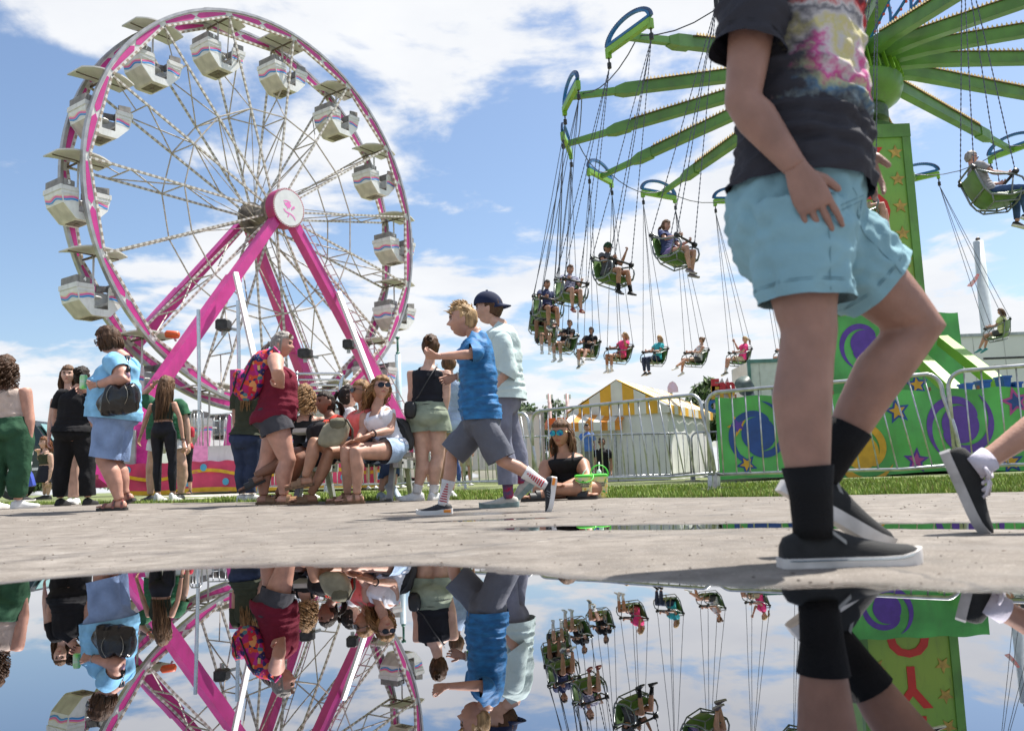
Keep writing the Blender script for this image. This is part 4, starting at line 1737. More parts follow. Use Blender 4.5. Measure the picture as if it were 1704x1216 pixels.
# ------------------------------------------------------------------ trailers, towers, signs in the distance
def trailer(name, label, x0, x1, y, d, z0, z1, mt, slots=(), frame=None):
    t = thing(name, label, 'trailer', ((x0 + x1) / 2, y + d / 2, 0.0))
    g = G()
    g.cube(x0, x1, y, y + d, z0, z1)
    g.obj('box', mt, t)
    g = G()
    fm = frame or mat('trailer_edge', (.35, .38, .40), .4, metal=.4)
    for x in (x0, x1):
        g.cube(x - .05, x + .05, y - .05, y + .05, z0, z1 + .03)
    g.cube(x0 - .05, x1 + .05, y - .06, y - .002, z1 - .06, z1 + .06)
    g.obj('edge_trim', fm, t)
    for (sx0, sx1, sz) in slots:
        g = G()
        g.cube(sx0, sx1, y - .012, y - .002, sz - .04, sz + .04)
        g.obj('vent_slot', BLACK, t)
    x = x0 + .35
    while x < x1:
        g = G()
        g.cube(x - .012, x + .012, y - .010, y - .001, z0 + .1, z1 - .1)
        g.obj('panel_seam', mat('seam_grey', (.45, .46, .47), .5), t)
        x += 1.25
    for xx in (x0 + 1.0, x1 - 1.0):
        g = G()
        g.tube([(xx, y + .15, .42), (xx, y + .55, .42)], 0.42, 18)
        w = g.obj('wheel', BLACK, t)
    return t


WT = mat('trailer_white', (.66, .67, .68), .4, var=.04, scale=.6)
yt = 36.0
a, b = at(1560, 640, yt), at(1860, 560, yt)
zt_ = at(1640, 557, yt).z
trailer('white_trailer', 'long white trailer behind the swing ride at right', a.x, b.x, yt, 2.6, .7, zt_, WT, [(at(1575, 0, yt).x + .0, at(1640, 0, yt).x, at(1600, 598, yt).z), (at(1590, 0, yt).x, at(1680, 0, yt).x, at(1600, 612, yt).z)])
yt = 30.0
a, b = at(1248, 640, yt), at(1345, 640, yt)
trailer('equipment_trailer', 'pale grey equipment box with dark edge left of the foreground leg', a.x, b.x, yt, 2.4, .7, at(1260, 601, yt).z, mat('box_grey', (.60, .63, .65), .4, var=.04), frame=mat('edge_teal', (.10, .22, .23), .4))
yt = 38.0
a, b = at(640, 740, yt), at(905, 740, yt)
trailer('long_white_trailer', 'long low white trailer far behind the striding boy', a.x, b.x, yt, 2.5, .6, at(760, 692, yt).z, WT)

# mast with drooping flag
m0, m1 = at(1648, 600, 40), at(1617, 402, 40)
t = thing('tower_mast', 'pale tapered mast with a ball top and drooping flag at right', 'mast', (m0.x, 40, 0))
g = G()
g.tube([(m0.x, 40, 0), (m0.x, 40, m1.z * .5), (m0.x, 40, m1.z)], [.34, .27, .22], 16)
g.obj('pole', mat('mast_grey', (.55, .60, .62), .4, var=.05), t, True)
g = G()
g.tube([(m0.x, 40, m1.z), (m0.x, 40, m1.z + .05), (m0.x, 40, m1.z + .14), (m0.x, 40, m1.z + .2)], [.02, .10, .10, .02], 10)
g.obj('ball', mat('ball_brown', (.10, .07, .05), .4), t, True)
g = G()
fp = Vector((m0.x - .3, 39.75, at(1610, 470, 40).z))
g.add([fp + Vector((-.02, 0, .35)), fp + Vector((.08, 0, .3)), fp + Vector((-.15, -.05, -.05)), fp + Vector((-.35, 0, -.02)), fp + Vector((-.3, .05, -.25)), fp + Vector((-.55, 0, -.22))], [(0, 1, 2, 3), (3, 2, 4, 5)])
g.obj('flag', mat('flag_red', (.45, .06, .05), .7, var=.5, scale=6, dark=(.5, .5, .5)), t, True)
# slim lamp post right of the wheel
p0, p1 = at(663, 640, 44), at(659, 562, 44)
t = thing('lamp_post', 'slim pale lamp post right of the ferris wheel', 'lamp post', (p0.x, 44, 0))
g = G()
zc = at(660, 590, 44).z
g.tube([(p0.x, 44, 0), (p0.x, 44, zc)], .15, 12)
g.obj('pole', mat('post_blue_grey', (.42, .53, .58), .4, var=.05), t, True)
g = G()
g.tube([(p0.x, 44, zc), (p0.x, 44, p1.z)], .055, 10)
g.tube([(p0.x, 44, zc - .02), (p0.x, 44, zc + .12)], .10, 10)
g.tube([(p0.x, 44, p1.z - .05), (p0.x, 44, p1.z + .05)], .11, 10)
g.obj('upper_pole', mat('post_green', (.05, .17, .13), .4), t, True)
# two thin red and white masts far behind the sitting woman
for i, px in enumerate((918, 948)):
    p0, p1 = at(px, 760, 60), at(px, 655, 60)
    t = thing('signal_mast', ['thin red and white mast left of the food stand', 'thin red and white mast above the food stand awning'][i], 'mast', (p0.x, 60, 0), 0, 'thin far masts')
    g = G()
    g.tube([(p0.x, 60, 0), (p0.x, 60, p1.z)], .12, 8)
    g.obj('pole', mat('mast_pale_red', (.62, .42, .40), .5), t, True)
    g = G()
    g.bar((p0.x - .2, 60, p1.z - .2), (p0.x + .25, 60, p1.z - .2), .1, .3)
    g.obj('cross_arm', WHITE, t)

# bright hand painted food sign
yb = 24.0
sb = at(1205, 660, yb)
t = thing('food_sign', 'bright red, yellow and blue lettered food sign above the barrier', 'sign', (sb.x, yb, 0))
tl, br_ = at(1188, 634, yb), at(1219, 688, yb)
pts = [at(px, py, yb) for px, py in ((1189, 688), (1188, 640), (1193, 630), (1197, 637), (1202, 629), (1206, 638), (1211, 628), (1214, 640), (1217, 648), (1217, 664), (1224, 682), (1222, 690))]
g = G()
g.plate(pts, (0, 1, 0), .08)
g.obj('board', mat('sign_cream', (.66, .58, .54), .5, var=.1), t)
for txt, px, py, col, nm, sz in (('Fan', 1203, 642, (.62, .03, .04), 'r', .46), ('Fry', 1203, 655, (.75, .42, .04), 'y', .50), ('Cote', 1205, 676, (.04, .16, .42), 'b', .44)):
    p = at(px, py, yb - .03)
    text(txt, sz, p, (1, 0, 0), (0, 0, 1), mat('sign_' + nm, col, .5, var=.1), t, depth=.015, bold=.025)
g = G()
g.tube([(sb.x, yb + .15, 0), (sb.x, yb + .15, br_.z)], .06, 8)
g.obj('post', STEEL, t)
# second far sign: purple and orange teardrop above the tent
yb = 40.0
p = at(1117, 642, yb)
t = thing('balloon_sign', 'far pale purple and orange arched sign above the tent roof', 'sign', (p.x, yb, 0))
g = G()
g.plate([at(px, py, yb) for px, py in ((1112, 653), (1111, 644), (1114, 637), (1119, 634), (1124, 637), (1128, 644), (1129, 652))], (0, 1, 0), .1)
g.obj('board', mat('sign_lilac', (.55, .45, .72), .5, var=.3, scale=1.2, dark=(.75, .45, .35)), t)
g = G()
g.tube([(p.x, yb + .1, 0), (p.x, yb + .1, p.z - .2)], .06, 6)
g.obj('post', STEEL, t)

# grey spotlight on the swing platform
p = at(1250, 672, 18.3)
t = thing('floodlight', 'grey floodlight standing on the swing platform left of the foreground leg', 'floodlight', (p.x, 18.3, p.z), 0, 'floodlights')
g = G()
hz = at(1243, 645, 18.3)
g.tube([hz + Vector((-.1, -.05, .12)), hz + Vector((.02, .1, -.03)), hz + Vector((.06, .2, -.10))], [.17, .17, .10], 14)
g.obj('lamp_head', mat('flood_green_grey', (.10, .13, .12), .5, var=.2), t, True)
g = G()
g.bar(p, hz + Vector((.05, .1, -.1)), .18, .12)
g.bar(p + Vector((-.2, 0, .03)), p + Vector((.35, 0, .03)), .3, .07)
g.obj('stand', mat('flood_grey', (.25, .26, .28), .5), t)
# blue bins and steps along the platform edge
bm = mat('bin_blue', (.015, .11, .40), .45, var=.08)
for i, (px0, px1, py0, py1) in enumerate(((1224, 1242, 668, 688), (1248, 1300, 668, 680), (1606, 1620, 638, 650), (1634, 1650, 633, 650), (1668, 1684, 626, 648), (1688, 1702, 636, 650))):
    yy = 18.0
    a, b = at(px0, py0, yy), at(px1, py1, yy)
    nm = ['blue plastic bin at the left end of the swing platform', 'long blue bin beside the grey floodlight', 'small blue bin left of the row behind the right barrier', 'second blue bin in the row behind the right barrier', 'tallest blue bin in the row behind the right barrier', 'blue bin at the right end of the row by the picture edge'][i]
    t = thing('plastic_bin', nm, 'bin', ((a.x + b.x) / 2, yy + .15, b.z), 0, 'blue bins on the swing platform')
    g = G()
    x0, x1 = a.x, b.x
    top_, bot_ = a.z, b.z - .02
    g.rings([[(x0 + .03, yy, bot_), (x1 - .03, yy, bot_), (x1 - .03, yy + .3, bot_), (x0 + .03, yy + .3, bot_)], [(x0, yy - .02, top_), (x1, yy - .02, top_), (x1, yy + .32, top_), (x0, yy + .32, top_)]])
    g.obj('bin_body', bm, t)
    g = G()
    g.cube(x0 - .015, x1 + .015, yy - .035, yy + .335, top_ - .03, top_ + .01)
    g.obj('rim', bm, t)


# ------------------------------------------------------------------ ferris wheel platform
def build_platform():
    y = 23.2
    xl, xr = at(196, 800, y).x, at(652, 790, y).x
    z1 = at(320, 768, y).z
    t = thing('loading_platform', 'ferris wheel loading platform with pink skirt, yellow wave and blue dots', 'platform', ((xl + xr) / 2, y, .1))
    pk = mat('skirt_pink', (.78, .06, .18), .4, var=.14, scale=1.6, bump=.5, bscale=4)
    yl = mat('skirt_yellow', (.85, .46, .03), .4, var=.08)
    bl = mat('skirt_dot_blue', (.10, .42, .72), .4, var=.05)
    zb = .14

    def wv(x, z):
        return .03 * math.sin(x * 3.1) + .02 * math.sin(x * 7 + z * 3) + .012 * math.sin(x * 13 + 1)
    nx, nz = 90, 6
    g = G()
    g.add([(lerp(xl, xr, i / nx), y + wv(lerp(xl, xr, i / nx), j), lerp(zb, z1 + (.015 * math.sin(i * 1.1) if j == nz else 0), j / nz)) for j in range(nz + 1) for i in range(nx + 1)], [(j * (nx + 1) + i, j * (nx + 1) + i + 1, (j + 1) * (nx + 1) + i + 1, (j + 1) * (nx + 1) + i) for j in range(nz) for i in range(nx)])
    sk = g.obj('skirt', pk, t, True)
    h = z1 - zb
    for base, am, th in ((.58, .13, .055), (.06, .03, .07)):
        g = G()
        vs, fs = [], []
        for i in range(nx + 1):
            x = lerp(xl, xr, i / nx)
            zc = zb + h * (base + am * math.sin(x * 2.3 + 1))
            for s_ in (-1, 1):
                vs.append((x, y + wv(x, 3) - .035, zc + s_ * h * th))
            if i:
                o = 2 * i
                fs.append((o - 2, o, o + 1, o - 1))
        g.add(vs, fs)
        g.obj('yellow_wave', yl, sk)
    rnd = random.Random(2)
    x = xl + .25
    k = 0
    while x < xr:
        zc = zb + h * (.80 if k % 2 == 0 else .32)
        g = G()
        r = .085
        g.add([(x + math.cos(a) * r, y + wv(x, 3) - .045, zc + math.sin(a) * r * 1.1) for a in np.linspace(0, 2 * PI, 19)[:-1]], [tuple(range(18))])
        g.obj('blue_dot', bl, sk)
        x += rnd.uniform(.38, .6)
        k += 1
    g = G()
    g.cube(xl + .1, xr - .1, y + .15, y + 7.5, .35, z1 - .04)
    g.obj('deck', mat('deck_plate', (.33, .30, .30), .6, metal=.3, var=.15), t)
    # magenta deck frame and ramp plate
    g = G()
    a, b = at(310, 752, y + 1), at(345, 768, y + 1)
    g.plate([(a.x, y + 1, z1), (b.x, y + 1, z1), (at(338, 690, y + 1).x, y + 1.6, a.z + .6), (at(322, 690, y + 1).x, y + 1.6, a.z + .6)], (0, 1, 0), .08)
    g.obj('ramp_plate', mat('ramp_mauve', (.45, .16, .30), .4), t)
    g = G()
    a, b = at(346, 742, y + .6), at(392, 765, y + .6)
    g.cube(a.x, b.x, y + .6, y + 1.4, z1 - .03, a.z)
    g.obj('step_box', WHITE, t)
    g = G()
    a, b = at(225, 706, y + .6), at(252, 768, y + .6)
    g.cube(a.x, b.x, y + .6, y + 1.3, z1 - .03, a.z)
    g.obj('control_cabinet', mat('cabinet_pink', (.66, .04, .30), .4), t)
    g = G()
    a, b = at(205, 716, y + .5), at(224, 766, y + .5)
    g.cube(a.x, b.x, y + .5, y + 1.1, z1 - .03, a.z)
    g.obj('control_cabinet', mat('cabinet_grey', (.42, .44, .44), .4), t)
    # hand rails over the deck
    for px0, px1, pt, pb, yy in ((318, 338, 683, 742, y + .5), (346, 386, 690, 742, y + .5)):
        a, b, c_ = at(px0, pt, yy), at(px1, pt, yy), at(px0, pb, yy)
        g = G()
        g.tube([(a.x, yy, c_.z), (a.x, yy, a.z - .08), (a.x + .06, yy, a.z), (b.x - .06, yy, a.z), (b.x, yy, a.z - .08), (b.x, yy, c_.z)], .02, 7)
        for u in (.25, .5, .75):
            g.tube([(lerp(a.x, b.x, u), yy, a.z), (lerp(a.x, b.x, u), yy, c_.z)], .012, 5)
        g.obj('hand_rail', STEEL, t, True)
    # curved pipe railing behind the bench crowd
    yy = 21.0
    g = G()
    for i, py in enumerate((622, 632, 641, 650)):
        a, b = at(492, py, yy), at(558 + (3 - i) * 2, py, yy)
        b2 = at(566, py + 10 + i * 2, yy)
        g.tube([a, lerp(a, b, .6), b, b + Vector((.10, 0, -.05)), b2 + Vector((0, 0, -.1)), Vector((b2.x, yy, z1 if i == 0 else at(566, 668, yy).z))], .035 if i == 0 else .026, 7)
    a = at(494, 618, yy)
    g.tube([(a.x, yy, z1), a], .03, 7)
    g.tube([(a.x, yy, z1), (a.x, yy + 2.4, z1)], .03, 7)
    b2 = at(566, 640, yy)
    g.tube([(b2.x, yy, z1 - .05), (b2.x, yy + 2.4, z1 - .05)], .03, 7)
    g.obj('pipe_railing', CHROME, t, True)
    return t


build_platform()

# ticket sign on the platform
ysn = 22.4
a, b = at(385, 617, ysn), at(432, 668, ysn)
t = thing('ticket_sign', 'blue ticket sign with magenta border, half hidden by the flowered backpack', 'sign', ((a.x + b.x) / 2, ysn, .9))
g = G()
g.cube(a.x, b.x, ysn, ysn + .05, b.z, a.z)
g.obj('board', mat('sign_blue', (.02, .085, .25), .4, var=.15, scale=5), t)
bmag = mat('sign_magenta', (.42, .03, .20), .4, var=.04)
g = G()
for x0, x1, z0, z1 in ((a.x - .03, a.x + .05, b.z - .03, a.z + .03), (b.x - .05, b.x + .03, b.z - .03, a.z + .03), (a.x + .05, b.x - .05, a.z - .05, a.z + .03), (a.x + .05, b.x - .05, b.z - .03, b.z + .05)):
    g.cube(x0, x1, ysn - .02, ysn + .06, z0, z1)
g.obj('border', bmag, t)
hh = a.z - b.z
g = G()
g.cube(a.x + .06, b.x - .06, ysn - .006, ysn - .001, a.z - .08 - hh * .13, a.z - .07)
g.cube(a.x + .06, b.x - .06, ysn - .006, ysn - .001, b.z + .07, b.z + .07 + hh * .13)
g.obj('white_strip', WHITE, t)
mx = (a.x + b.x) / 2
text('THIS RIDE TAKES', .078, (mx, ysn - .010, a.z - .075 - hh * .065), (1, 0, 0), (0, 0, 1), bmag, t, depth=.002, bold=.003)
text('TICKETS', .13, (mx, ysn - .008, b.z + hh * .26), (1, 0, 0), (0, 0, 1), WHITE, t, depth=.002, bold=.004)
text('PER PERSON', .075, (mx, ysn - .010, b.z + .07 + hh * .065), (1, 0, 0), (0, 0, 1), bmag, t, depth=.002, bold=.003)
g = G()
cz = b.z + hh * .57
g.tube([(mx + math.cos(q) * .17, ysn - .006, cz + math.sin(q) * .17) for q in np.linspace(0, 2 * PI, 25)[:-1]], .022, 6, closed=True)
g.obj('number_ring', bmag, t)
text('5', .27, (mx, ysn - .008, cz), (1, 0, 0), (0, 0, 1), WHITE, t, depth=.002, bold=.006)
g = G()
for x in (a.x + .12, b.x - .12):
    g.tube([(x, ysn + .07, .9), (x, ysn + .07, a.z)], .025, 6)
g.obj('post', STEEL, t)

# black speakers / covered floodlights on the wheel legs
for i, (px, py, yy, w, h) in enumerate(((372, 541, 27.5, .42, .36), (508, 588, 31.0, .48, .34), (580, 573, 33.0, .40, .36))):
    c = at(px, py, yy)
    t = thing('floodlight', ['black covered floodlight on the left pink wheel leg', 'black covered floodlight right of the grey haired woman\'s face', 'black covered floodlight on the white strut at right'][i], 'floodlight', c - Z * (h / 2 + .15), 0, 'floodlights on the wheel legs')
    g = G()
    rs = []
    for yy_, k in ((-.22, .86), (-.16, 1), (.14, 1), (.22, .75)):
        rs.append([c + Vector((sx * w / 2 * k, yy_, sz * h / 2 * k)) for sx, sz in ((-1, -.7), (-.7, -1), (.7, -1), (1, -.7), (1, .7), (.7, 1), (-.7, 1), (-1, .7))])
    g.rings(rs)
    g.obj('housing', mat('cover_black', (.03, .03, .032), .55, var=.3, scale=6, bump=.6, bscale=9), t, True, edge=.5)
    g = G()
    g.bar(c - Z * (h / 2), c - Z * (h / 2 + .15), .10, .10)
    g.bar(c + Vector((0, .2, -.05)), c + Vector((.35, .45, -.1)), .08, .08)
    g.obj('bracket', GREYM, t)
c = at(288, 557, 27.5)
t = thing('gas_cylinder', 'small orange red cylinder on the back left wheel leg', 'cylinder', c - Z * .12)
g = G()
g.tube([c + Vector((-.25, 0, .03)), c + Vector((-.2, 0, .03)), c + Vector((.16, 0, -.01)), c + Vector((.2, 0, -.01))], [.06, .12, .12, .06], 12)
g.obj('cylinder', mat('cylinder_red', (.62, .09, .02), .4, var=.08), t, True)
g = G()
g.bar(c + Vector((0, .0, 0)), c + Vector((-.1, .5, -.1)), .06, .06)
g.obj('bracket', GREYM, t)


# ------------------------------------------------------------------ picnic bench
def build_bench():
    wood = mat('bench_weathered', (.50, .48, .45), .7, var=.16, scale=3, stretch=(1, 12, 12), bump=.2, bscale=30)
    alu = mat('bench_leg_grey', (.44, .44, .45), .45, metal=.35, var=.15, scale=6)
    y0 = 8.75
    x1 = at(683, 750, y0).x
    x0 = x1 - 1.3
    z = gz(-1.4, y0)
    t = thing('picnic_table', 'weathered grey picnic table with attached benches under the seated women', 'picnic table', ((x0 + x1) / 2, y0 + .65, z))
    zs = z + .44
    # slight turn: far end swings away
    def sk(x, y, zz):
        u = (x1 - x) / 1.3
        return Vector((x, y + u * .12, zz))

    def plank(ya, yb, zz, th, nm):
        g = G()
        a, b = sk(x0, (ya + yb) / 2, zz), sk(x1 + .02, (ya + yb) / 2, zz)
        g.bar(a, b, yb - ya, th)
        g.obj(nm, wood, t)
    for k in range(2):
        plank(y0 - .14 + k * .145, y0 - .005 + k * .145, zs, .045, 'seat_plank')
        plank(y0 + 1.10 + k * .145, y0 + 1.235 + k * .145, zs, .045, 'seat_plank')
    for k in range(5):
        plank(y0 + .26 + k * .147, y0 + .40 + k * .147, z + .74, .045, 'table_plank')
    for x in (x0 + .22, x1 - .18):
        c = y0 + .62
        g = G()
        g.bar(sk(x, c - .88, z), sk(x, c - .22, z + .72), .05, .10, (0, 1, 0))
        g.obj('leg', alu, t)
        g = G()
        g.bar(sk(x, c + .88, z), sk(x, c + .22, z + .72), .05, .10, (0, 1, 0))
        g.obj('leg', alu, t)
        g = G()
        g.bar(sk(x + .055, c - .80, zs - .075), sk(x + .055, c + .80, zs - .075), .05, .09)
        g.obj('cross_beam', alu, t)
        for yy in (c - .5, c + .5):
            g = G()
            p = sk(x + .083, yy, zs - .07)
            g.tube([p, p + Vector((.012, 0, 0))], .014, 8)
            g.obj('bolt', BLACK, t)


build_bench()


# ------------------------------------------------------------------ bags and things carried
def blob(g, c, rx, ry, rz, seed, n=24, m_=16, amp=.06, fr=4.0, sq=1.0):
    vs = []
    for j in range(m_ + 1):
        ph = PI * j / m_
        for i in range(n):
            th = 2 * PI * i / n
            d = Vector((math.sin(ph) * math.cos(th), math.sin(ph) * math.sin(th), math.cos(ph)))
            e = Vector([math.copysign(abs(q) ** sq, q) for q in d])
            k = 1 + amp * noise.noise(d * fr + Vector((seed, 0, 0))) + amp * .6 * noise.noise(Vector((d.x * fr * 3, d.y * fr * 3, d.z * 1.2 + seed)))
            vs.append(Vector(c) + Vector((e.x * rx * k, e.y * ry * k, e.z * rz * k)))
    g.add(vs, [(j * n + i, (j + 1) * n + i, (j + 1) * n + (i + 1) % n, j * n + (i + 1) % n) for j in range(m_) for i in range(n)])


def build_bags():
    # black handbag under the arm
    c = at(199, 662, 7.62)
    t = thing('handbag', 'slouchy black leather handbag hanging from the older woman\'s shoulder', 'handbag', c - Z * .17)
    lea = mat('bag_leather', (.010, .010, .011), .27, var=.2, scale=12, bump=.5, bscale=14, coat=.2)
    g = G()
    blob(g, c, .172, .095, .150, 3.3, amp=.085, fr=2.2, n=40, m_=26, sq=.8)
    g.v = [(c.x + (x - c.x) * (1 - 1.5 * (z - c.z)) * (1 + .05 * math.sin((x - c.x) * 60)) + (z - c.z) * .18, y + .014 * math.sin((x - c.x) * 75 + (z - c.z) * 14), z - .06 * max(0, 1 - abs((x - c.x) / .12)) * max(0, z - c.z) / .15) for x, y, z in g.v]
    g.obj('bag', lea, t, True)
    for k in (-1, 1):
        g = G()
        g.tube([(c.x + k * (.055 + .035 * math.sin(u * PI)) + .02, c.y - .097 + .03 * abs(u - .5), c.z + .10 - .17 * u) for u in np.linspace(0, 1, 7)], .0035, 5)
        g.obj('zip', mat('bag_zip', (.30, .28, .24), .3, metal=.8), t, True)
    s1 = at(222, 575, 7.78)
    g = G()
    a, b = c + Vector((.10, 0, .10)), c + Vector((-.02, 0, .11))
    top = at(209, 593, 7.72)
    g.tube([a, at(213, 636, 7.62), at(214, 610, 7.66), top, top + Vector((-.02, .12, .02)), at(203, 630, 8.02), b + Vector((0, .2, 0)), b], .011, 6)
    g.obj('strap', lea, t, True)
    for (px, py, r, mt) in ((213, 615, .020, lea), (212, 625, .024, mat('charm_mauve', (.42, .25, .35), .4)), (212, 634, .022, mat('charm_mauve', (.42, .25, .35)))):
        g = G()
        p = at(px, py, 7.60)
        blob(g, p, r, r * .6, r * 1.2, px, 10, 8)
        g.obj('charm', mt, t, True)
    # drink can
    p = at(139, 636, 7.86)
    t = thing('drink_can', 'green drink can held by the woman in light blue', 'can', p - Z * .06)
    g = G()
    g.tube([p + Z * q for q in (-.06, -.055, .045, .06, .062)], [.024, .032, .032, .027, .026], 16)
    g.obj('can_body', mat('can_green', (.16, .55, .08), .3, metal=.4, var=.25, scale=20, dark=(.6, .65, .55)), t, True, edge=.7)
    g = G()
    g.tube([p + Z * .0625, p + Z * .066], .025, 14)
    g.obj('lid', CHROME, t)
    # flowered backpack
    flo = bpy.data.materials.new('flower_print')
    flo.use_nodes = True
    nt = flo.node_tree
    N, L = nt.nodes.new, nt.links.new
    bs = nt.nodes['Principled BSDF']
    bs.inputs['Roughness'].default_value = .75
    tc = N('ShaderNodeTexCoord')
    vo = N('ShaderNodeTexVoronoi')
    vo.inputs['Scale'].default_value = 25
    L(tc.outputs['Object'], vo.inputs[0])
    sp = N('ShaderNodeSeparateColor')
    L(vo.outputs['Color'], sp.inputs[0])
    cr = N('ShaderNodeValToRGB')
    cr.color_ramp.interpolation = 'CONSTANT'
    el = cr.color_ramp.elements
    el[0].position, el[0].color = 0, (.42, .008, .12, 1)
    el[1].position, el[1].color = .2, (.02, .02, .11, 1)
    for q, cc in ((.36, (.62, .06, .02, 1)), (.48, (.45, .015, .22, 1)), (.62, (.05, .03, .17, 1)), (.74, (.55, .015, .04, 1)), (.87, (.07, .22, .27, 1)), (.94, (.70, .30, .10, 1))):
        e = el.new(q)
        e.color = cc
    L(sp.outputs[0], cr.inputs[0])
    v2 = N('ShaderNodeTexVoronoi')
    v2.inputs['Scale'].default_value = 25
    L(tc.outputs['Object'], v2.inputs[0])
    m2 = N('ShaderNodeMath')
    m2.operation = 'LESS_THAN'
    L(v2.outputs['Distance'], m2.inputs[0])
    m2.inputs[1].default_value = .12
    mx = N('ShaderNodeMix')
    mx.data_type = 'RGBA'
    L(m2.outputs[0], mx.inputs['Factor'])
    L(cr.outputs[0], mx.inputs['A'])
    mx.inputs['B'].default_value = (.75, .30, .10, 1)
    L(mx.outputs['Result'], bs.inputs['Base Color'])
    c = at(428, 624, 8.32)
    t = thing('backpack', 'colourful flowered backpack worn by the grey haired woman', 'backpack', c - Z * .24)
    g = G()
    blob(g, c, .125, .135, .235, 1.0, amp=.06, sq=.72, n=32, m_=22)
    g.v = [(x + (z - c.z) * .42, y, z) for x, y, z in g.v]
    g.obj('main_bag', flo, t, True)
    g = G()
    c2 = c + Vector((-.155, -.0, -.07))
    blob(g, c2, .065, .105, .13, 5.0, amp=.05, sq=.7)
    g.obj('front_pocket', flo, t, True)
    g = G()
    g.tube([c + Vector((-.06 + .42 * q, -.137 + .02 * abs(q) * 4, q)) for q in np.linspace(-.15, .17, 8)], .007, 5)
    g.obj('zip', BLACK, t, True)
    g = G()
    g.tube([c2 + Vector((-.02 + .2 * q, -.105, q)) for q in np.linspace(-.09, .11, 6)], .007, 5)
    g.obj('zip', BLACK, t, True)
    g = G()
    p = c + Vector((.055, -.135, .05))
    g.box(p, (.012, 0, .003), (0, .006, 0), (-.002, 0, .022))
    g.obj('tag', mat('tag_yellow', (.75, .55, .2), .5), t)
    g = G()
    g.tube([c + Vector((.08, -.06, .18)), at(447, 584, 8.22), at(456, 578, 8.22), at(464, 586, 8.2), at(463, 600, 8.14)], .014, 6)
    g.obj('shoulder_strap', flo, t, True)
    # khaki bag on the lap
    c = at(556, 722, 8.15)
    t = thing('rucksack', 'khaki canvas rucksack on the lap of the woman in coral', 'bag', c - Z * .13)
    kh = mat('canvas_khaki', (.30, .28, .20), .85, var=.15, scale=8, bump=.3, bscale=20)
    g = G()
    blob(g, c, .128, .08, .115, 7.0, amp=.07, sq=.6, n=32, m_=20)
    g.v = [(x + (z - c.z) * .35, y, z) for x, y, z in g.v]
    g.obj('bag', kh, t, True)
    g = G()
    blob(g, c + Vector((.045, -.03, .085)), .085, .06, .06, 9.0, amp=.10, sq=.8)
    g.obj('flap', mat('canvas_olive', (.16, .15, .10), .85, var=.15, bump=.3), t, True)
    g = G()
    g.tube([c + Vector((.06, -.04, .13)), c + Vector((.13, -.06, .12)), c + Vector((.18, -.07, .03)), c + Vector((.18, -.07, -.06))], .011, 6)
    g.obj('strap', mat('strap_dark_brown', (.06, .045, .03), .6), t, True)
    # grey rucksack beside the woman in white
    c = at(672, 722, 8.62)
    t = thing('rucksack', 'dark grey rucksack standing on the bench end beside the white tank top', 'bag', c - Z * .13)
    dk = mat('rucksack_grey', (.045, .042, .045), .7, var=.2, scale=9, bump=.3, bscale=20)
    g = G()
    blob(g, c, .085, .11, .155, 2.0, amp=.10, sq=.75)
    g.v = [(x - (z - c.z) * .25, y, z) for x, y, z in g.v]
    g.obj('bag', dk, t, True)
    g = G()
    g.tube([c + Vector((-.06, -.1, .14)), c + Vector((.02, -.13, .06)), c + Vector((.06, -.12, -.08))], .010, 6)
    g.obj('strap', BLACK, t, True)
    # small cross-body bag
    c = at(683, 682, 8.55)
    t = thing('shoulder_bag', 'small black cross body bag at the hip of the woman in sage shorts', 'handbag', c - Z * .08)
    g = G()
    blob(g, c, .06, .075, .085, 4.0, amp=.04, sq=.65)
    g.obj('bag', mat('bag_black', (.012, .012, .014), .5, var=.1), t, True)
    g = G()
    g.tube([c + Vector((.02, 0, .07)), at(696, 660, 8.50), at(712, 632, 8.54), at(728, 606, 8.60)], .006, 5)
    g.obj('strap', BLACK, t, True)
    # blue carrier bag
    c = at(47, 797, 14.9)
    t = thing('carrier_bag', 'blue carrier bag held behind the green trousers', 'bag', c - Z * .12)
    g = G()
    g.rings([[c + Vector((sx * w, sy * .05, z)) for sx, sy in ((-1, -1), (1, -1), (1, 1), (-1, 1))] for z, w in ((-.12, .09), (-.10, .11), (.08, .055), (.13, .02))])
    g.obj('bag', mat('bag_blue', (.03, .06, .35), .5, var=.1), t, True, edge=.6)
    g = G()
    g.tube([c + Vector((-.02, 0, .12)), c + Vector((0, 0, .2)), c + Vector((.02, 0, .12))], .006, 5)
    g.obj('handle', mat('bag_blue', (.03, .06, .35)), t, True)


build_bags()


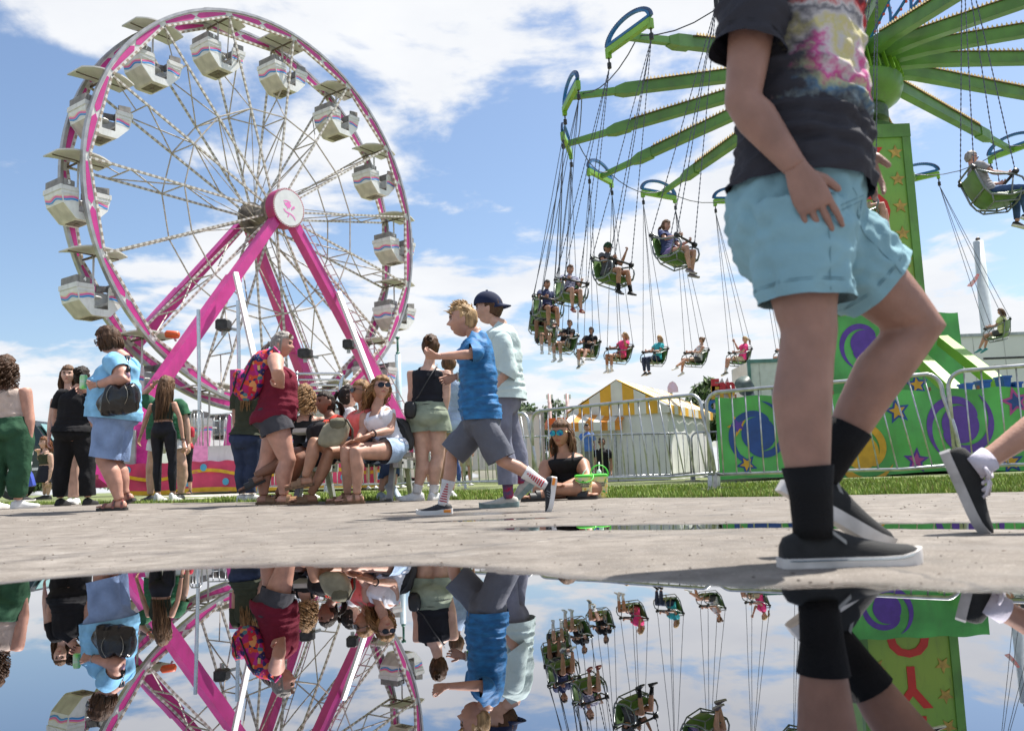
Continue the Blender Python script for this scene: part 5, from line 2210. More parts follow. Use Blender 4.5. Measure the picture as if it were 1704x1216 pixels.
# ------------------------------------------------------------------ lemonade buckets
def build_buckets():
    lime = mat('lid_lime', (.10, .62, .06), .4, var=.05)
    y = 7.62
    for i, (px, py) in enumerate(((973, 834), (999, 833))):
        b = at(px, py, y + i * .12)
        z0 = gz(b.x, b.y) + .005
        t = thing('drink_bucket', ['yellow lemonade bucket with green lid, left of the pair, by the sitting woman', 'yellow lemonade bucket with upright green handle, right of the pair'][i], 'bucket', (b.x, b.y, z0), 0, 'lemonade buckets')
        c = Vector((b.x, b.y, z0))
        h = .185
        wall = bpy.data.materials.get('bucket_lemon')
        if wall is None:
            wall = mat('bucket_lemon', (.66, .56, .13), .3, var=.3, scale=22, dark=(.58, .58, .48), coat=.3)
        g = G()
        g.tube([c, c + Z * .006, c + Z * h * .5, c + Z * h], [.058, .062, .068, .074], 28)
        g.obj('bucket_body', wall, t, True, edge=.8)
        rnd = random.Random(i + 4)
        lm = [mat('print_lemon', (.78, .55, .02), .35, var=.1), mat('print_leaf', (.08, .38, .05), .4, var=.1), mat('print_orange', (.80, .35, .05), .4, var=.1)]
        for k in range(26):
            a = rnd.uniform(-2.6, -.5)
            zz = rnd.uniform(.03, h - .03)
            r = lerp(.062, .074, zz / h) + .0015
            w, hh = rnd.uniform(.007, .014), rnd.uniform(.005, .010)
            ro = rnd.uniform(0, 3)
            pts = []
            for q in np.linspace(0, 2 * PI, 9)[:-1]:
                u, v = math.cos(q) * w, math.sin(q) * hh
                u, v = u * math.cos(ro) - v * math.sin(ro), u * math.sin(ro) + v * math.cos(ro)
                aa = a + u / r
                pts.append(c + Vector((math.cos(aa) * r, math.sin(aa) * r, zz + v)))
            if h * .48 < zz < h * .78 and -2.1 < a < -1.0:
                continue
            g = G()
            g.add(pts, [tuple(range(8))])
            g.obj('fruit_print', lm[k % 3], t)
        # brand plate with two lines of lettering
        g = G()
        vs = []
        n = 8
        for k in range(n + 1):
            a = lerp(-2.05, -1.05, k / n)
            r = .0715
            for zz in (h * .52, h * .74):
                vs.append(c + Vector((math.cos(a) * r, math.sin(a) * r, zz)))
        g.add(vs, [(2 * k, 2 * k + 2, 2 * k + 3, 2 * k + 1) for k in range(n)])
        g.obj('label_plate', mat('label_cream', (.66, .62, .40), .4, var=.05), t)
        for txt, zz, sz in (('ICE COLD', .665, .0195), ('LEMONADE', .565, .0145)):
            me = text_mesh(txt, sz, .0008, bold=.0006)
            for v in me.vertices:
                a = -1.55 + v.co.x / .073
                v.co = Vector((math.cos(a) * (.0735 + v.co.z), math.sin(a) * (.0735 + v.co.z), h * zz + v.co.y))
            me.materials.clear()
            me.materials.append(BLACK)
            inst(me, 'lettering', t)
        g = G()
        g.tube([c + Z * (h - .004), c + Z * (h + .012), c + Z * (h + .014), c + Z * (h + .020)], [.079, .079, .072, .060], 28)
        lid = g.obj('lid', lime, t, True, edge=.6)
        g = G()
        if i == 1:
            pts = [c + Vector((math.cos(a) * .078, -.01, h + .008 + math.sin(a) * .085)) for a in np.linspace(0, PI, 16)]
        else:
            pts = [c + Vector((math.cos(a) * .080, -.03 - math.sin(a) * .055, h + .002 - math.sin(a) * .05)) for a in np.linspace(-.5, PI - .5, 14)]
        g.tube(pts, .0055, 6)
        g.obj('handle', lime, t, True)
        g = G()
        if i == 1:
            g.tube([c + Vector((0, 0, h)), c + Vector((.004, 0, h + .12))], .006, 8)
            g.tube([c + Vector((0, 0, h + .018)), c + Vector((0, 0, h + .04)), c + Vector((0, 0, h + .06))], [.022, .02, .006], 12)
        else:
            g.tube([c + Vector((-.01, 0, h)), c + Vector((.0, 0, h + .035)), c + Vector((.035, 0, h + .07))], .005, 8)
        g.obj('straw', mat('straw_white', (.75, .8, .75), .4, var=0), t, True)


build_buckets()


# ------------------------------------------------------------------ parked car, left background
def build_car():
    y = 19.5
    x0 = at(-70, 790, y).x
    z0 = gz(x0, y)
    t = thing('parked_car', 'dark green sport utility car parked behind the crowd at left', 'car', (x0 + 2.2, y, z0))
    body = mat('car_dark', (.012, .03, .03), .25, metal=.3, var=.05, coat=.6)
    glass = mat('car_glass', (.16, .30, .30), .05, var=0, spec=.8)
    L_ = 4.6
    xr = at(92, 790, y).x
    prof = [(0, .40), (0, .95), (.25, 1.05), (1.0, 1.12), (1.55, 1.68), (3.9, 1.72), (4.35, 1.15), (4.5, 1.0), (4.5, .40)]
    g = G()
    ox = xr - 4.5
    g.rings([[(ox + px * (1 if s_ == 0 else 1), y + (0 if s_ == 0 else 1.85) + (.12 if (pz > 1.3 and s_ == 0) else -.12 if pz > 1.3 else 0), z0 + pz) for px, pz in prof] for s_ in (0, 1)])
    g.obj('body', body, t)
    for xa, xb in ((1.5, 2.35), (2.45, 3.3), (3.4, 4.0)):
        g = G()
        g.plate([(ox + xa + .05, y + .015, z0 + 1.16), (ox + xb, y + .015, z0 + 1.16), (ox + xb - .08, y + .10, z0 + 1.62), (ox + xa + (.38 if xa == 1.5 else .05), y + .10, z0 + 1.62)], (0, -1, .15), .015)
        g.obj('window', glass, t)
    # rear end: window, lamp, plate
    g = G()
    g.plate([(ox + 4.36, y + .2, z0 + 1.2), (ox + 4.36, y + 1.65, z0 + 1.2), (ox + 4.0, y + 1.6, z0 + 1.64), (ox + 4.0, y + .25, z0 + 1.64)], (1, 0, .7), .02)
    g.obj('rear_window', glass, t)
    for yy in (.04, 1.66):
        g = G()
        g.cube(ox + 4.40, ox + 4.53, y + yy, y + yy + .15, z0 + .85, z0 + 1.1)
        g.obj('tail_light', mat('lamp_red', (.45, .02, .02), .2), t)
    g = G()
    g.cube(ox + .05, ox + 4.56, y - .03, y - .002, z0 + .62, z0 + .68)
    g.cube(ox + 4.502, ox + 4.56, y - .03, y + 1.9, z0 + .42, z0 + .52)
    g.obj('trim_strip', CHROME, t)
    for xa in (.9, 3.6):
        g = G()
        c = Vector((ox + xa, y - .02, z0 + .36))
        g.tube([c, c + Vector((0, .25, 0))], .36, 22)
        w = g.obj('wheel', BLACK, t)
        g = G()
        g.tube([c + Vector((0, -.012, 0)), c + Vector((0, .05, 0))], .22, 16)
        g.obj('rim', GREYM, w)
    for xa in (2.3, 3.25):
        g = G()
        g.cube(ox + xa - .16, ox + xa, y - .03, y - .001, z0 + 1.0, z0 + 1.03)
        g.obj('door_handle', CHROME, t)


build_car()


# ------------------------------------------------------------------ distant trees
def build_trees():
    leaf = [mat('leaf_a', (.055, .10, .025), .7, var=.3, scale=3), mat('leaf_b', (.085, .145, .035), .7, var=.3, scale=3), mat('leaf_c', (.035, .07, .02), .7, var=.3, scale=3)]
    bark = mat('bark', (.10, .075, .05), .9, var=.2)
    spots = [(868, 655, 70, 2.6, 'small green tree behind the teenager\'s shoulder'), (735, 690, 80, 3.0, 'green tree low behind the woman in sage shorts'), (1000, 690, 62, 2.6, 'green tree behind the orange food stand'), (1172, 668, 58, 1.5, 'green tree behind the right end of the striped tent'), (40, 735, 70, 3.4, 'green tree far left beyond the parked car'), (1232, 682, 75, 2.2, 'green tree behind the grey equipment box')]
    for i, (px, py, yy, r, lb) in enumerate(spots):
        rnd = random.Random(i * 7 + 1)
        top = at(px, py, yy)
        t = thing('tree', lb, 'tree', (top.x, yy, 0), 0, 'distant trees')
        cz = max(2.0, top.z - r * .95)
        g = G()
        g.tube([(top.x, yy, 0), (top.x + .1, yy, cz * .6), (top.x, yy, cz + .5)], [.22, .17, .09], 8)
        for k in range(6):
            a = k * 1.05
            g.tube([(top.x, yy, cz * .6), (top.x + math.cos(a) * r * .5, yy + math.sin(a) * r * .5, cz + .2), (top.x + math.cos(a) * r * .8, yy + math.sin(a) * r * .8, cz + .8)], [.08, .05, .02], 5)
        g.obj('trunk', bark, t, True)
        g = G()
        cl = [(Vector((rnd.gauss(0, .5), rnd.gauss(0, .5), rnd.gauss(0, .45))) * r, rnd.uniform(.3, .5) * r) for _ in range(16)]
        for k in range(2600):
            c, cr_ = rnd.choice(cl)
            d = Vector((rnd.gauss(0, 1), rnd.gauss(0, 1), rnd.gauss(0, 1))).normalized()
            p = Vector((top.x, yy, cz)) + c + d * cr_ * rnd.uniform(.6, 1.05)
            if p.z < .6:
                continue
            a = Vector((rnd.gauss(0, 1), rnd.gauss(0, 1), rnd.gauss(0, 1))).normalized()
            b = a.orthogonal().normalized()
            s_ = rnd.uniform(.16, .34)
            g.add([p - a * s_, p + b * s_ * .5, p + a * s_, p - b * s_ * .5], [(0, 1, 2, 3)], rnd.choice((0, 1, 2)))
        g.obj('crown', leaf, t)


build_trees()

# ------------------------------------------------------------------ people
def azv(deg):
    """0 faces the camera, 90 faces right in the picture, 180 faces away, -90 faces left"""
    a = math.radians(deg)
    return Vector((math.sin(a), -math.cos(a), 0))


SKIN = {
    'light': (0.49, 0.275, 0.20), 'fair': (0.56, 0.345, 0.265), 'tan': (0.40, 0.205, 0.13), 'brown': (0.25, 0.125, 0.08), 'rosy': (0.52, 0.28, 0.21), 'shade': (0.33, 0.182, 0.135)}


def skin_mat(k):
    return mat('skin_' + k, SKIN[k], 0.5, var=0.10, scale=11, bump=0.08, bscale=130, spec=0.4, sss=0.10, det=8)


EYE = mat('eye_dark', (0.03, 0.022, 0.018), 0.25, var=0)
EYEW = mat('eye_white', (0.42, 0.36, 0.33), 0.3, var=0)
LIPS = {k: mat('lips_' + k, (c[0] * .78, c[1] * .48, c[2] * .52), 0.4, var=0) for k, c in SKIN.items()}
BROW = mat('brow', (0.10, 0.06, 0.035), 0.7, var=0)


def fabric(key, col, rough=0.85, var=0.10, scale=9, bump=0.5, bscale=15, **k):
    return mat('cloth_' + key, col, rough, var=var, scale=scale, bump=bump, bscale=bscale, spec=0.25, **k)


def hair_mat(key, col, col2=None):
    return mat('hair_' + key, col, 0.5, var=0.3, scale=30, stretch=(1, 1, 0.12), bump=0.5, bscale=120, dark=tuple(c * .45 for c in col), spec=0.22, det=2)


HAIR = {'brown': (0.075, 0.038, 0.02), 'dark': (0.022, 0.014, 0.010), 'blonde': (0.42, 0.27, 0.13), 'honey': (0.27, 0.15, 0.065), 'grey': (0.34, 0.31, 0.28), 'auburn': (0.19, 0.075, 0.03), 'midbrown': (0.13, 0.07, 0.037)}


def head_shape(dx, dy, dz, feat=True):
    """point of a unit-size head (23 cm tall) for a unit direction; y forward, z up"""
    x, y, z = dx * 0.0755, dy * 0.096, dz * 0.116
    if dz < -0.15:
        t = (-dz - 0.15) / 0.85
        x *= 1 - 0.30 * t
        if dy > 0:
            y *= 1 - 0.10 * t
        else:
            y *= 1 - 0.42 * t
    if dy < 0 and dz > -0.2:
        y *= 1.04
    m_ = 0
    if feat and dy > 0.1:
        def gs(cx, cz, sx, sz):
            return math.exp(-((x - cx) / sx) ** 2 - ((z - cz) / sz) ** 2)
        # flatter face plane
        y -= 0.006 * gs(0, 0.0, 0.06, 0.05)
        nose = math.exp(-(x / 0.0105) ** 2) * (max(0, 1 - abs((z + 0.020) / 0.030)) if z > -0.020 else max(0, 1 - ((-0.020 - z) / 0.011)))
        y += 0.026 * nose
        y += 0.006 * gs(0.012, -0.022, 0.007, 0.008) + 0.006 * gs(-0.012, -0.022, 0.007, 0.008)
        e = gs(0.031, 0.010, 0.017, 0.012) + gs(-0.031, 0.010, 0.017, 0.012)
        y -= 0.010 * e
        y += 0.005 * (gs(0.03, 0.031, 0.022, 0.007) + gs(-0.03, 0.031, 0.022, 0.007))
        y += 0.007 * gs(0, -0.053, 0.022, 0.009) - 0.004 * gs(0, -0.0535, 0.022, 0.0022)
        y += 0.006 * gs(0, -0.088, 0.022, 0.016) - 0.004 * gs(0, -0.070, 0.03, 0.006)
        y += 0.005 * (gs(0.042, -0.02, 0.02, 0.018) + gs(-0.042, -0.02, 0.02, 0.018))
        for sx in (-1, 1):
            if ((x - sx * 0.031) / 0.0115) ** 2 + ((z - 0.010) / 0.0047) ** 2 < 1:
                m_ = 2
                if ((x - sx * 0.031) / 0.0070) ** 2 + ((z - 0.010) / 0.0070) ** 2 < 1:
                    m_ = 1
            if abs(x - sx * 0.032) < 0.019 and abs(z - 0.029 + abs(x - sx * 0.030) * 0.12) < 0.0038:
                m_ = 4
        if abs(x) < 0.023 and abs(z + 0.0535) < 0.0065 * math.cos(x / 0.024 * 1.4):
            m_ = 3
    if feat and abs(dx) > 0.5:
        s_ = 1 if x > 0 else -1
        e = math.exp(-((y + 0.008) / 0.0135) ** 4 - ((z + 0.004) / 0.028) ** 4)
        x += s_ * 0.015 * e
        y -= 0.008 * e
    return x, y, z, m_


def head_mesh(c, f, u, hs, g, res=1.0, feat=True):
    """adds a head to g; c centre, f forward, u up"""
    r = f.cross(u).normalized()     # rider's right
    u = r.cross(f).normalized()
    ns, nr = int(64 * res), int(52 * res)
    vs, ms = [], []
    for j in range(nr + 1):
        ph = PI * j / nr
        for i in range(ns):
            th = 2 * PI * i / ns
            th = th - 0.42 * math.sin(th)
            dx, dy, dz = math.sin(ph) * math.sin(th), math.sin(ph) * math.cos(th), math.cos(ph)
            x, y, z, m_ = head_shape(dx, dy, dz, feat)
            vs.append(c + (r * x + f * y + u * z) * hs)
            ms.append(m_)
    fs, mi = [], []
    for j in range(nr):
        for i in range(ns):
            q = (j * ns + i, (j + 1) * ns + i, (j + 1) * ns + (i + 1) % ns, j * ns + (i + 1) % ns)
            fs.append(q)
            k = sorted(ms[a] for a in q)
            mi.append(k[2] if k[2] == k[1] or k[1] == 0 else k[1])
    o = len(g.v)
    g.v += [tuple(p) for p in vs]
    g.f += [tuple(a + o for a in q) for q in fs]
    g.m += mi


def hair_mesh(c, f, u, hs, style, rnd, L_=0.3, vol=1.0, parting=0.0, res=1.0, back=None):
    """scalp shell plus strands"""
    g = G()
    r = f.cross(u).normalized()
    u = r.cross(f).normalized()
    ns, nr = int(52 * res), int(40 * res)

    def keep(dx, dy, dz):
        # positive where hair grows
        if style in ('short', 'crop'):
            k = max((dz - 0.40 - .12 * abs(dx)) * 2.0, (0.24 - dy) * 1.2 - max(0, -dz - 0.25) * 3.2)
            if abs(dx) > 0.75 and dz < 0.04 and dy > -0.22:
                k = min(k, -0.1)
            return k
        k = max((dz - 0.42) * 2.0, (0.24 - dy) * 1.1 - max(0, -dz - 0.62) * 3)
        if style == 'up' and abs(dx) > 0.75 and dz < 0.05 and dy > -0.3:
            k = min(k, -0.1)
        return k
    vs = []
    for j in range(nr + 1):
        ph = PI * j / nr
        for i in range(ns):
            th = 2 * PI * i / ns
            dx, dy, dz = math.sin(ph) * math.sin(th), math.sin(ph) * math.cos(th), math.cos(ph)
            x, y, z, _ = head_shape(dx, dy, dz, False)
            k = keep(dx, dy, dz)
            t = min(1, max(0, k * 4 + 0.15))
            n_ = noise.noise(Vector((dx * 5, dy * 5, dz * 3 + L_ * 7)))
            off = (-0.012 + (0.028 * vol + 0.010 * n_) * t)
            q = Vector((x, y, z))
            q = q * (1 + off / q.length)
            vs.append(c + (r * q.x + f * q.y + u * q.z) * hs)
    fs = [(j * ns + i, (j + 1) * ns + i, (j + 1) * ns + (i + 1) % ns, j * ns + (i + 1) % ns) for j in range(nr) for i in range(ns)]
    g.add(vs, fs)
    back = back or (-f)

    def scalp(th, ph, k=1.12):
        dx, dy, dz = math.sin(ph) * math.sin(th), math.sin(ph) * math.cos(th), math.cos(ph)
        x, y, z, _ = head_shape(dx, dy, dz, False)
        return c + (r * x + f * y + u * z) * hs * k, (r * dx + f * dy + u * dz)
    if style == 'short':
        for i in range(150):
            th = rnd.uniform(-PI, PI)
            ph = abs(rnd.gauss(0, 0.55))
            p, n_ = scalp(th, min(ph, 1.2), 1.05)
            d = (n_ * 0.8 + f * rnd.uniform(0.1, 0.9) + Vector((rnd.gauss(0, .3), rnd.gauss(0, .3), rnd.gauss(0, .3)))).normalized()
            l = rnd.uniform(0.018, 0.036) * hs
            g.tube([p, p + d * l * .6, p + d * l + f * l * .3], [0.006, 0.004, 0.0008], 4)
    if style in ('long', 'wavy', 'curly', 'blown'):
        n = (150 if style == 'curly' else 230) if res >= 1 else 60
        for i in range(n):
            th = rnd.uniform(0.42 * PI, 1.58 * PI)
            ph = rnd.uniform(0.15, 1.75)
            p, n_ = scalp(th, ph, 1.05 + .09 * rnd.random())
            l = L_ * rnd.uniform(0.75, 1.08) + max(0, (p - c).dot(Z)) * 1.0
            pts, rad = [p - n_ * 0.01], [0.008]
            sw = rnd.uniform(-1, 1)
            fr = rnd.uniform(1.5, 3.0) if style != 'curly' else rnd.uniform(4, 7)
            amp = {'long': 0.008, 'wavy': 0.018, 'curly': 0.03, 'blown': 0.02}[style]
            side = r
            ph0 = rnd.uniform(0, 6)
            N = 9 if style != 'curly' else 14
            for k in range(1, N + 1):
                t = k / N
                q = p + n_ * (0.03 * math.sin(min(1, t * 2.2) * PI / 2)) * vol
                q = q - Z * (l * t) + back * (0.035 * t)
                if style == 'blown':
                    q = q + back * (0.13 * t ** 1.4) + Z * (l * t * 0.25)
                q = q + side * (amp * math.sin(fr * t * 2 * PI / 2 + ph0) + sw * 0.012 * t) + f * (amp * .6 * math.cos(fr * t * PI + ph0))
                # gather towards the middle of the back
                q = q - side * ((q - c).dot(side)) * 0.28 * t * (0 if style == 'curly' else 1)
                pts.append(q)
                rad.append(lerp(0.0066, 0.0016, t ** 2) * (1.2 if style == 'curly' else 1))
            g.tube(pts, [x * hs for x in rad], 5)
    if style in ('pony', 'ponyup'):
        p, n_ = scalp(PI, 1.25 if style == 'ponyup' else 1.5, 1.15)
        for i in range(80):
            sw = Vector((rnd.gauss(0, 1), rnd.gauss(0, 1), rnd.gauss(0, 1)))
            pts = [p + sw * 0.006]
            rad = [0.007]
            for k in range(1, 8):
                t = k / 7
                pts.append(p + back * (0.07 * math.sin(t * 2.2)) - Z * (L_ * t * t * 0.65 + L_ * t * .35) + sw * (0.014 * math.sin(t * 2.6)))
                rad.append(lerp(0.0055, 0.0015, t ** 2))
            g.tube(pts, rad, 5)
        g.tube([p - back * 0.02, p + back * 0.02], 0.02, 8)
    if style == 'bun':
        p, n_ = scalp(PI, 1.2, 1.25)
        for i in range(60):
            d = Vector((rnd.gauss(0, 1), rnd.gauss(0, 1), rnd.gauss(0, 1))).normalized()
            e = d.orthogonal().normalized()
            pts = [p + (d * math.cos(a) + e * math.sin(a)) * 0.042 * hs for a in np.linspace(0, 2.4, 6)]
            g.tube(pts, 0.006, 4)
    if style == 'bob':
        for i in range(190):
            th = rnd.uniform(0.33 * PI, 1.67 * PI)
            ph = rnd.uniform(0.5, 1.75)
            p, n_ = scalp(th, ph, 1.10)
            l = max(0.02, (p - c).dot(u) + 0.10 * hs)
            pts = [p - n_ * .01] + [p + n_ * (0.012 * math.sin(t * PI)) - u * l * t for t in (0.35, 0.7, 1)]
            g.tube(pts, [0.006, 0.006, 0.005, 0.002], 5)
    return g


def hand_geo(g, W, d, th, s=1.0, curl=0.35, spread=1.0, grip=False, n_seg=6):
    """hand from wrist W along d; th = side of the thumb; curls towards the palm"""
    d = d.normalized()
    th = (th - d * th.dot(d)).normalized()
    pn = th.cross(d)             # back-of-hand / palm axis
    rs = []
    for t, a, b in ((-0.02, 0.024, 0.018), (0.0, 0.026, 0.0175), (0.03, 0.034, 0.016), (0.06, 0.039, 0.0145), (0.085, 0.038, 0.012), (0.094, 0.034, 0.008)):
        c = W + d * t * s
        rs.append([c + th * (a * s * math.cos(q)) + pn * (b * s * math.sin(q)) for q in np.linspace(0, 2 * PI, 13)[:-1]])
    g.rings(rs)
    cs = curl
    for i, (o, l, r) in enumerate(((0.029, 0.070, 0.0085), (0.0095, 0.079, 0.0088), (-0.0105, 0.073, 0.0083), (-0.029, 0.057, 0.0072))):
        p = W + (d * 0.082 + th * o) * s
        c = cs * (1 + 0.12 * i)
        pts, rad = [p - d * 0.012 * s, p], [r * s, r * s]
        ang = 0
        dd = d + th * (o * 3.0 * spread)
        for k, (fr, ra) in enumerate(((0.45, 0.98), (0.32, 0.9), (0.23, 0.72))):
            ang += c * (0.8 if k == 0 else 1.0)
            q = (dd.normalized() * math.cos(ang) + pn * math.sin(ang)).normalized()
            m1 = p + q * (l * fr * s * 0.5)
            p = p + q * (l * fr * s)
            pts += [m1, p]
            rad += [r * s * ra * .95, r * s * ra]
        pts.append(p + q * 0.004 * s)
        rad.append(r * s * 0.35)
        g.tube(pts, rad, n_seg)
    p = W + (d * 0.022 + th * 0.018 + pn * 0.004) * s
    q = (d * 0.66 + th * 0.78 + pn * 0.18).normalized()
    pts, rad = [p - q * 0.01 * s, p, p + q * 0.03 * s], [0.012 * s, 0.0135 * s, 0.0115 * s]
    q2 = (d * 0.86 + th * 0.45 + pn * (0.15 + curl * .4)).normalized()
    pts += [p + q * 0.032 * s + q2 * 0.018 * s, p + q * 0.032 * s + q2 * 0.034 * s, p + q * 0.032 * s + q2 * 0.040 * s]
    rad += [0.0100 * s, 0.0085 * s, 0.004 * s]
    g.tube(pts, rad, n_seg)


SHOE_PROF = [(0.00, 0.020, 0.050), (0.03, 0.030, 0.064), (0.12, 0.034, 0.074), (0.28, 0.035, 0.080), (0.42, 0.037, 0.070), (0.56, 0.041, 0.056), (0.70, 0.0445, 0.046), (0.83, 0.042, 0.040), (0.93, 0.032, 0.033), (0.985, 0.016, 0.022), (1.0, 0.006, 0.014)]


def shoe_frame(A, fd, s):
    """ankle, toe direction -> heel point on the sole plane, forward, up, side"""
    fd = fd.normalized()
    side = fd.cross(Z)
    side = side.normalized() if side.length > 0.05 else Vector((0, 1, 0))
    up = side.cross(fd).normalized()
    heel = A - up * 0.088 * s - fd * 0.066 * s
    return heel, fd, up, side


def add_shoe(root, A, fd, s, kind, m_up, m_sole, side_sign=1, L_=0.265, extra=None, body=None):
    heel, f, u, sd = shoe_frame(A, fd, s)
    L_ *= s
    bend = 0.0
    if kind in ('sandal', 'slide'):
        g = G()
        rs = []
        for t, w, h in SHOE_PROF:
            c = heel + f * (t * L_) + sd * (0.006 * math.sin(t * PI) * side_sign)
            w2 = (w + 0.006) * s
            rs.append([c - sd * w2, c + sd * w2, c + sd * w2 + u * 0.024 * s, c - sd * w2 + u * 0.024 * s])
        g.rings(rs)
        o = g.obj('sandal', m_sole, root, True, edge=0.6)
        # foot (added to the body mesh)
        if body is not None:
            rs = []
            for t, w, h in ((0.03, 0.018, 0.040), (0.08, 0.027, 0.055), (0.2, 0.029, 0.072), (0.38, 0.031, 0.066), (0.55, 0.036, 0.044), (0.72, 0.041, 0.030), (0.80, 0.040, 0.026)):
                c = heel + f * (t * L_) + u * 0.024 * s
                rs.append([c + sd * (w * s * math.cos(q)) + u * (h * s * max(0, math.sin(q))) for q in np.linspace(0, 2 * PI, 15)[:-1]])
            body.rings(rs)
            for i in range(5):
                x = lerp(-0.030, 0.030, i / 4) * side_sign
                ln = (0.150, 0.164, 0.172, 0.174, 0.182)[i] / 0.182
                r = (0.0085, 0.009, 0.0095, 0.010, 0.0135)[i]
                a = heel + f * (0.74 * L_) + sd * x * s + u * 0.036 * s
                b = heel + f * (0.965 * L_ * (0.90 + 0.10 * ln)) + sd * x * s * 1.02 + u * 0.034 * s
                body.tube([a, lerp(a, b, .6) + u * .003, b, b + f * .004 - u * .002], [r * s, r * s, r * .9 * s, r * .4 * s], 7)
        g = G()

        def strap(t, wid, lift=0.0, ank=False):
            rr = []
            for q in np.linspace(-0.15, PI + 0.15, 13):
                w = np.interp(t, [p[0] for p in SHOE_PROF], [0.020, 0.028, 0.031, 0.034, 0.036, 0.040, 0.0455, 0.043, 0.034, 0.02, 0.01]) * s + 0.004
                h = np.interp(t, [0, .1, .2, .38, .55, .72, .85, 1], [0.05, .062, .078, .074, .052, .038, .036, .03]) * s
                c = heel + f * (t * L_) + u * 0.022 * s
                p = c + sd * (w * math.cos(q)) + u * (h * max(-0.05, math.sin(q)) + lift)
                rr.append([p - f * wid, p + f * wid, p + f * wid + (p - c).normalized() * 0.004, p - f * wid + (p - c).normalized() * 0.004])
            g = G()
            g.rings(rr)
            g.obj('strap', m_up, o, True, edge=0.7)
        if kind == 'sandal':
            strap(0.70, 0.013 * s)
            strap(0.40, 0.011 * s)
            strap(0.13, 0.010 * s)
        else:
            strap(0.62, 0.028 * s)
            strap(0.45, 0.018 * s)
        return o
    # closed shoes
    g = G()
    rs = []
    th = {'runner': 0.030, 'slipon': 0.028, 'croc': 0.022, 'high': 0.024}.get(kind, 0.024) * s
    for t, w, h in SHOE_PROF:
        hh = h
        if kind == 'high' and t < 0.45:
            hh = h + 0.05 * (1 - t / 0.45) ** .5
        if kind == 'slipon':
            hh = h * (0.93 if t < 0.4 else 1.0)
        rise = 0.012 * max(0, (t - 0.8) / 0.2) ** 2 * s
        c = heel + f * (t * L_) + u * (th * 0.8 + rise) + sd * (0.006 * math.sin(t * PI) * side_sign * s)
        w2 = w * s
        H = hh * s - th * 0.5
        rs.append([c + sd * (w2 * math.copysign(abs(math.cos(q)) ** 0.8, math.cos(q))) + u * (H * abs(math.sin(q)) ** 0.85 if math.sin(q) > 0 else 0) for q in np.linspace(-0.35, PI + 0.35, 15)])
    g.rings(rs)
    o = g.obj('shoe', m_up, root, True, edge=0.9)
    g = G()
    rs = []
    for t, w, h in SHOE_PROF:
        rise = 0.014 * max(0, (t - 0.75) / 0.25) ** 2 * s
        if kind == 'runner':
            rise += 0.006 * max(0, (0.12 - t) / 0.12) * s
        tk = th * (1.35 if kind == 'runner' and t < 0.4 else 1.12 if kind == 'runner' else 1.0)
        w2 = (w + 0.0045) * s
        tt = t * (L_ + 0.008 * s) - 0.004 * s
        c = heel + f * tt + sd * (0.006 * math.sin(t * PI) * side_sign * s) + u * rise
        rs.append([c - sd * w2 * .95, c + sd * w2 * .95, c + sd * w2 + u * tk * .5, c + sd * w2 * .98 + u * tk, c - sd * w2 * .98 + u * tk, c - sd * w2 + u * tk * .5])
    g.rings(rs)
    g.obj('sole', m_sole, o, True, edge=0.7)
    if extra:
        extra(o, heel, f, u, sd, L_, s, th)
    return o


def laces(m_l, bow=True):
    def fn(o, heel, f, u, sd, L_, s, th):
        g = G()
        for t in (0.36, 0.43, 0.50, 0.57):
            h = np.interp(t, [p[0] for p in SHOE_PROF], [p[2] for p in SHOE_PROF]) * s + th * .35
            c = heel + f * t * L_ + u * h
            g.tube([c - sd * 0.021 * s - u * .006, c + u * 0.002, c + sd * 0.021 * s - u * .006 + f * .006], 0.0058 * s, 5)
        if bow:
            c = heel + f * 0.36 * L_ + u * (0.088 * s)
            for q in (-1, 1):
                pts = [c]
                for k in range(1, 7):
                    t = k / 6
                    pts.append(c + sd * q * 0.05 * s * math.sin(t * PI) * .9 + f * (0.05 * math.sin(t * PI * 2) * .3 * s) + u * (0.012 * math.sin(t * PI)))
                g.tube(pts, 0.0062 * s, 5)
                g.tube([c, c + sd * q * 0.03 * s + f * 0.03 * s, c + sd * q * 0.045 * s + f * 0.06 * s - u * .02], 0.005 * s, 5)
        g.obj('lace', m_l, o, True)
    return fn


def stripes(m_s, m_tab=None):
    def fn(o, heel, f, u, sd, L_, s, th):
        for q in (-1, 1):
            g = G()
            for t in (0.40, 0.47, 0.54):
                pts = []
                for v in (0.0, 0.35, 0.7):
                    tt = t + 0.05 * (0.7 - v)
                    w = np.interp(tt, [p[0] for p in SHOE_PROF], [p[1] for p in SHOE_PROF]) * s
                    h = np.interp(tt, [p[0] for p in SHOE_PROF], [p[2] for p in SHOE_PROF]) * s
                    al = lerp(0.15, 1.05, v)
                    pts.append(heel + f * tt * L_ + sd * q * (w * abs(math.cos(al)) ** .8 + 0.0015) + u * (th * .8 + (h - th * .5) * abs(math.sin(al)) ** .85))
                g.tube(pts, 0.0042 * s, 5)
            g.obj('stripe', m_s, o, True)
        if m_tab:
            for q in (-1, 1):
                g = G()
                c = heel + f * 0.12 * L_ + sd * q * 0.040 * s + u * th * .9
                g.box(c, f * 0.026 * s, sd * 0.003, u * 0.010 * s)
                g.obj('heel_tab', m_tab, o)
    return fn


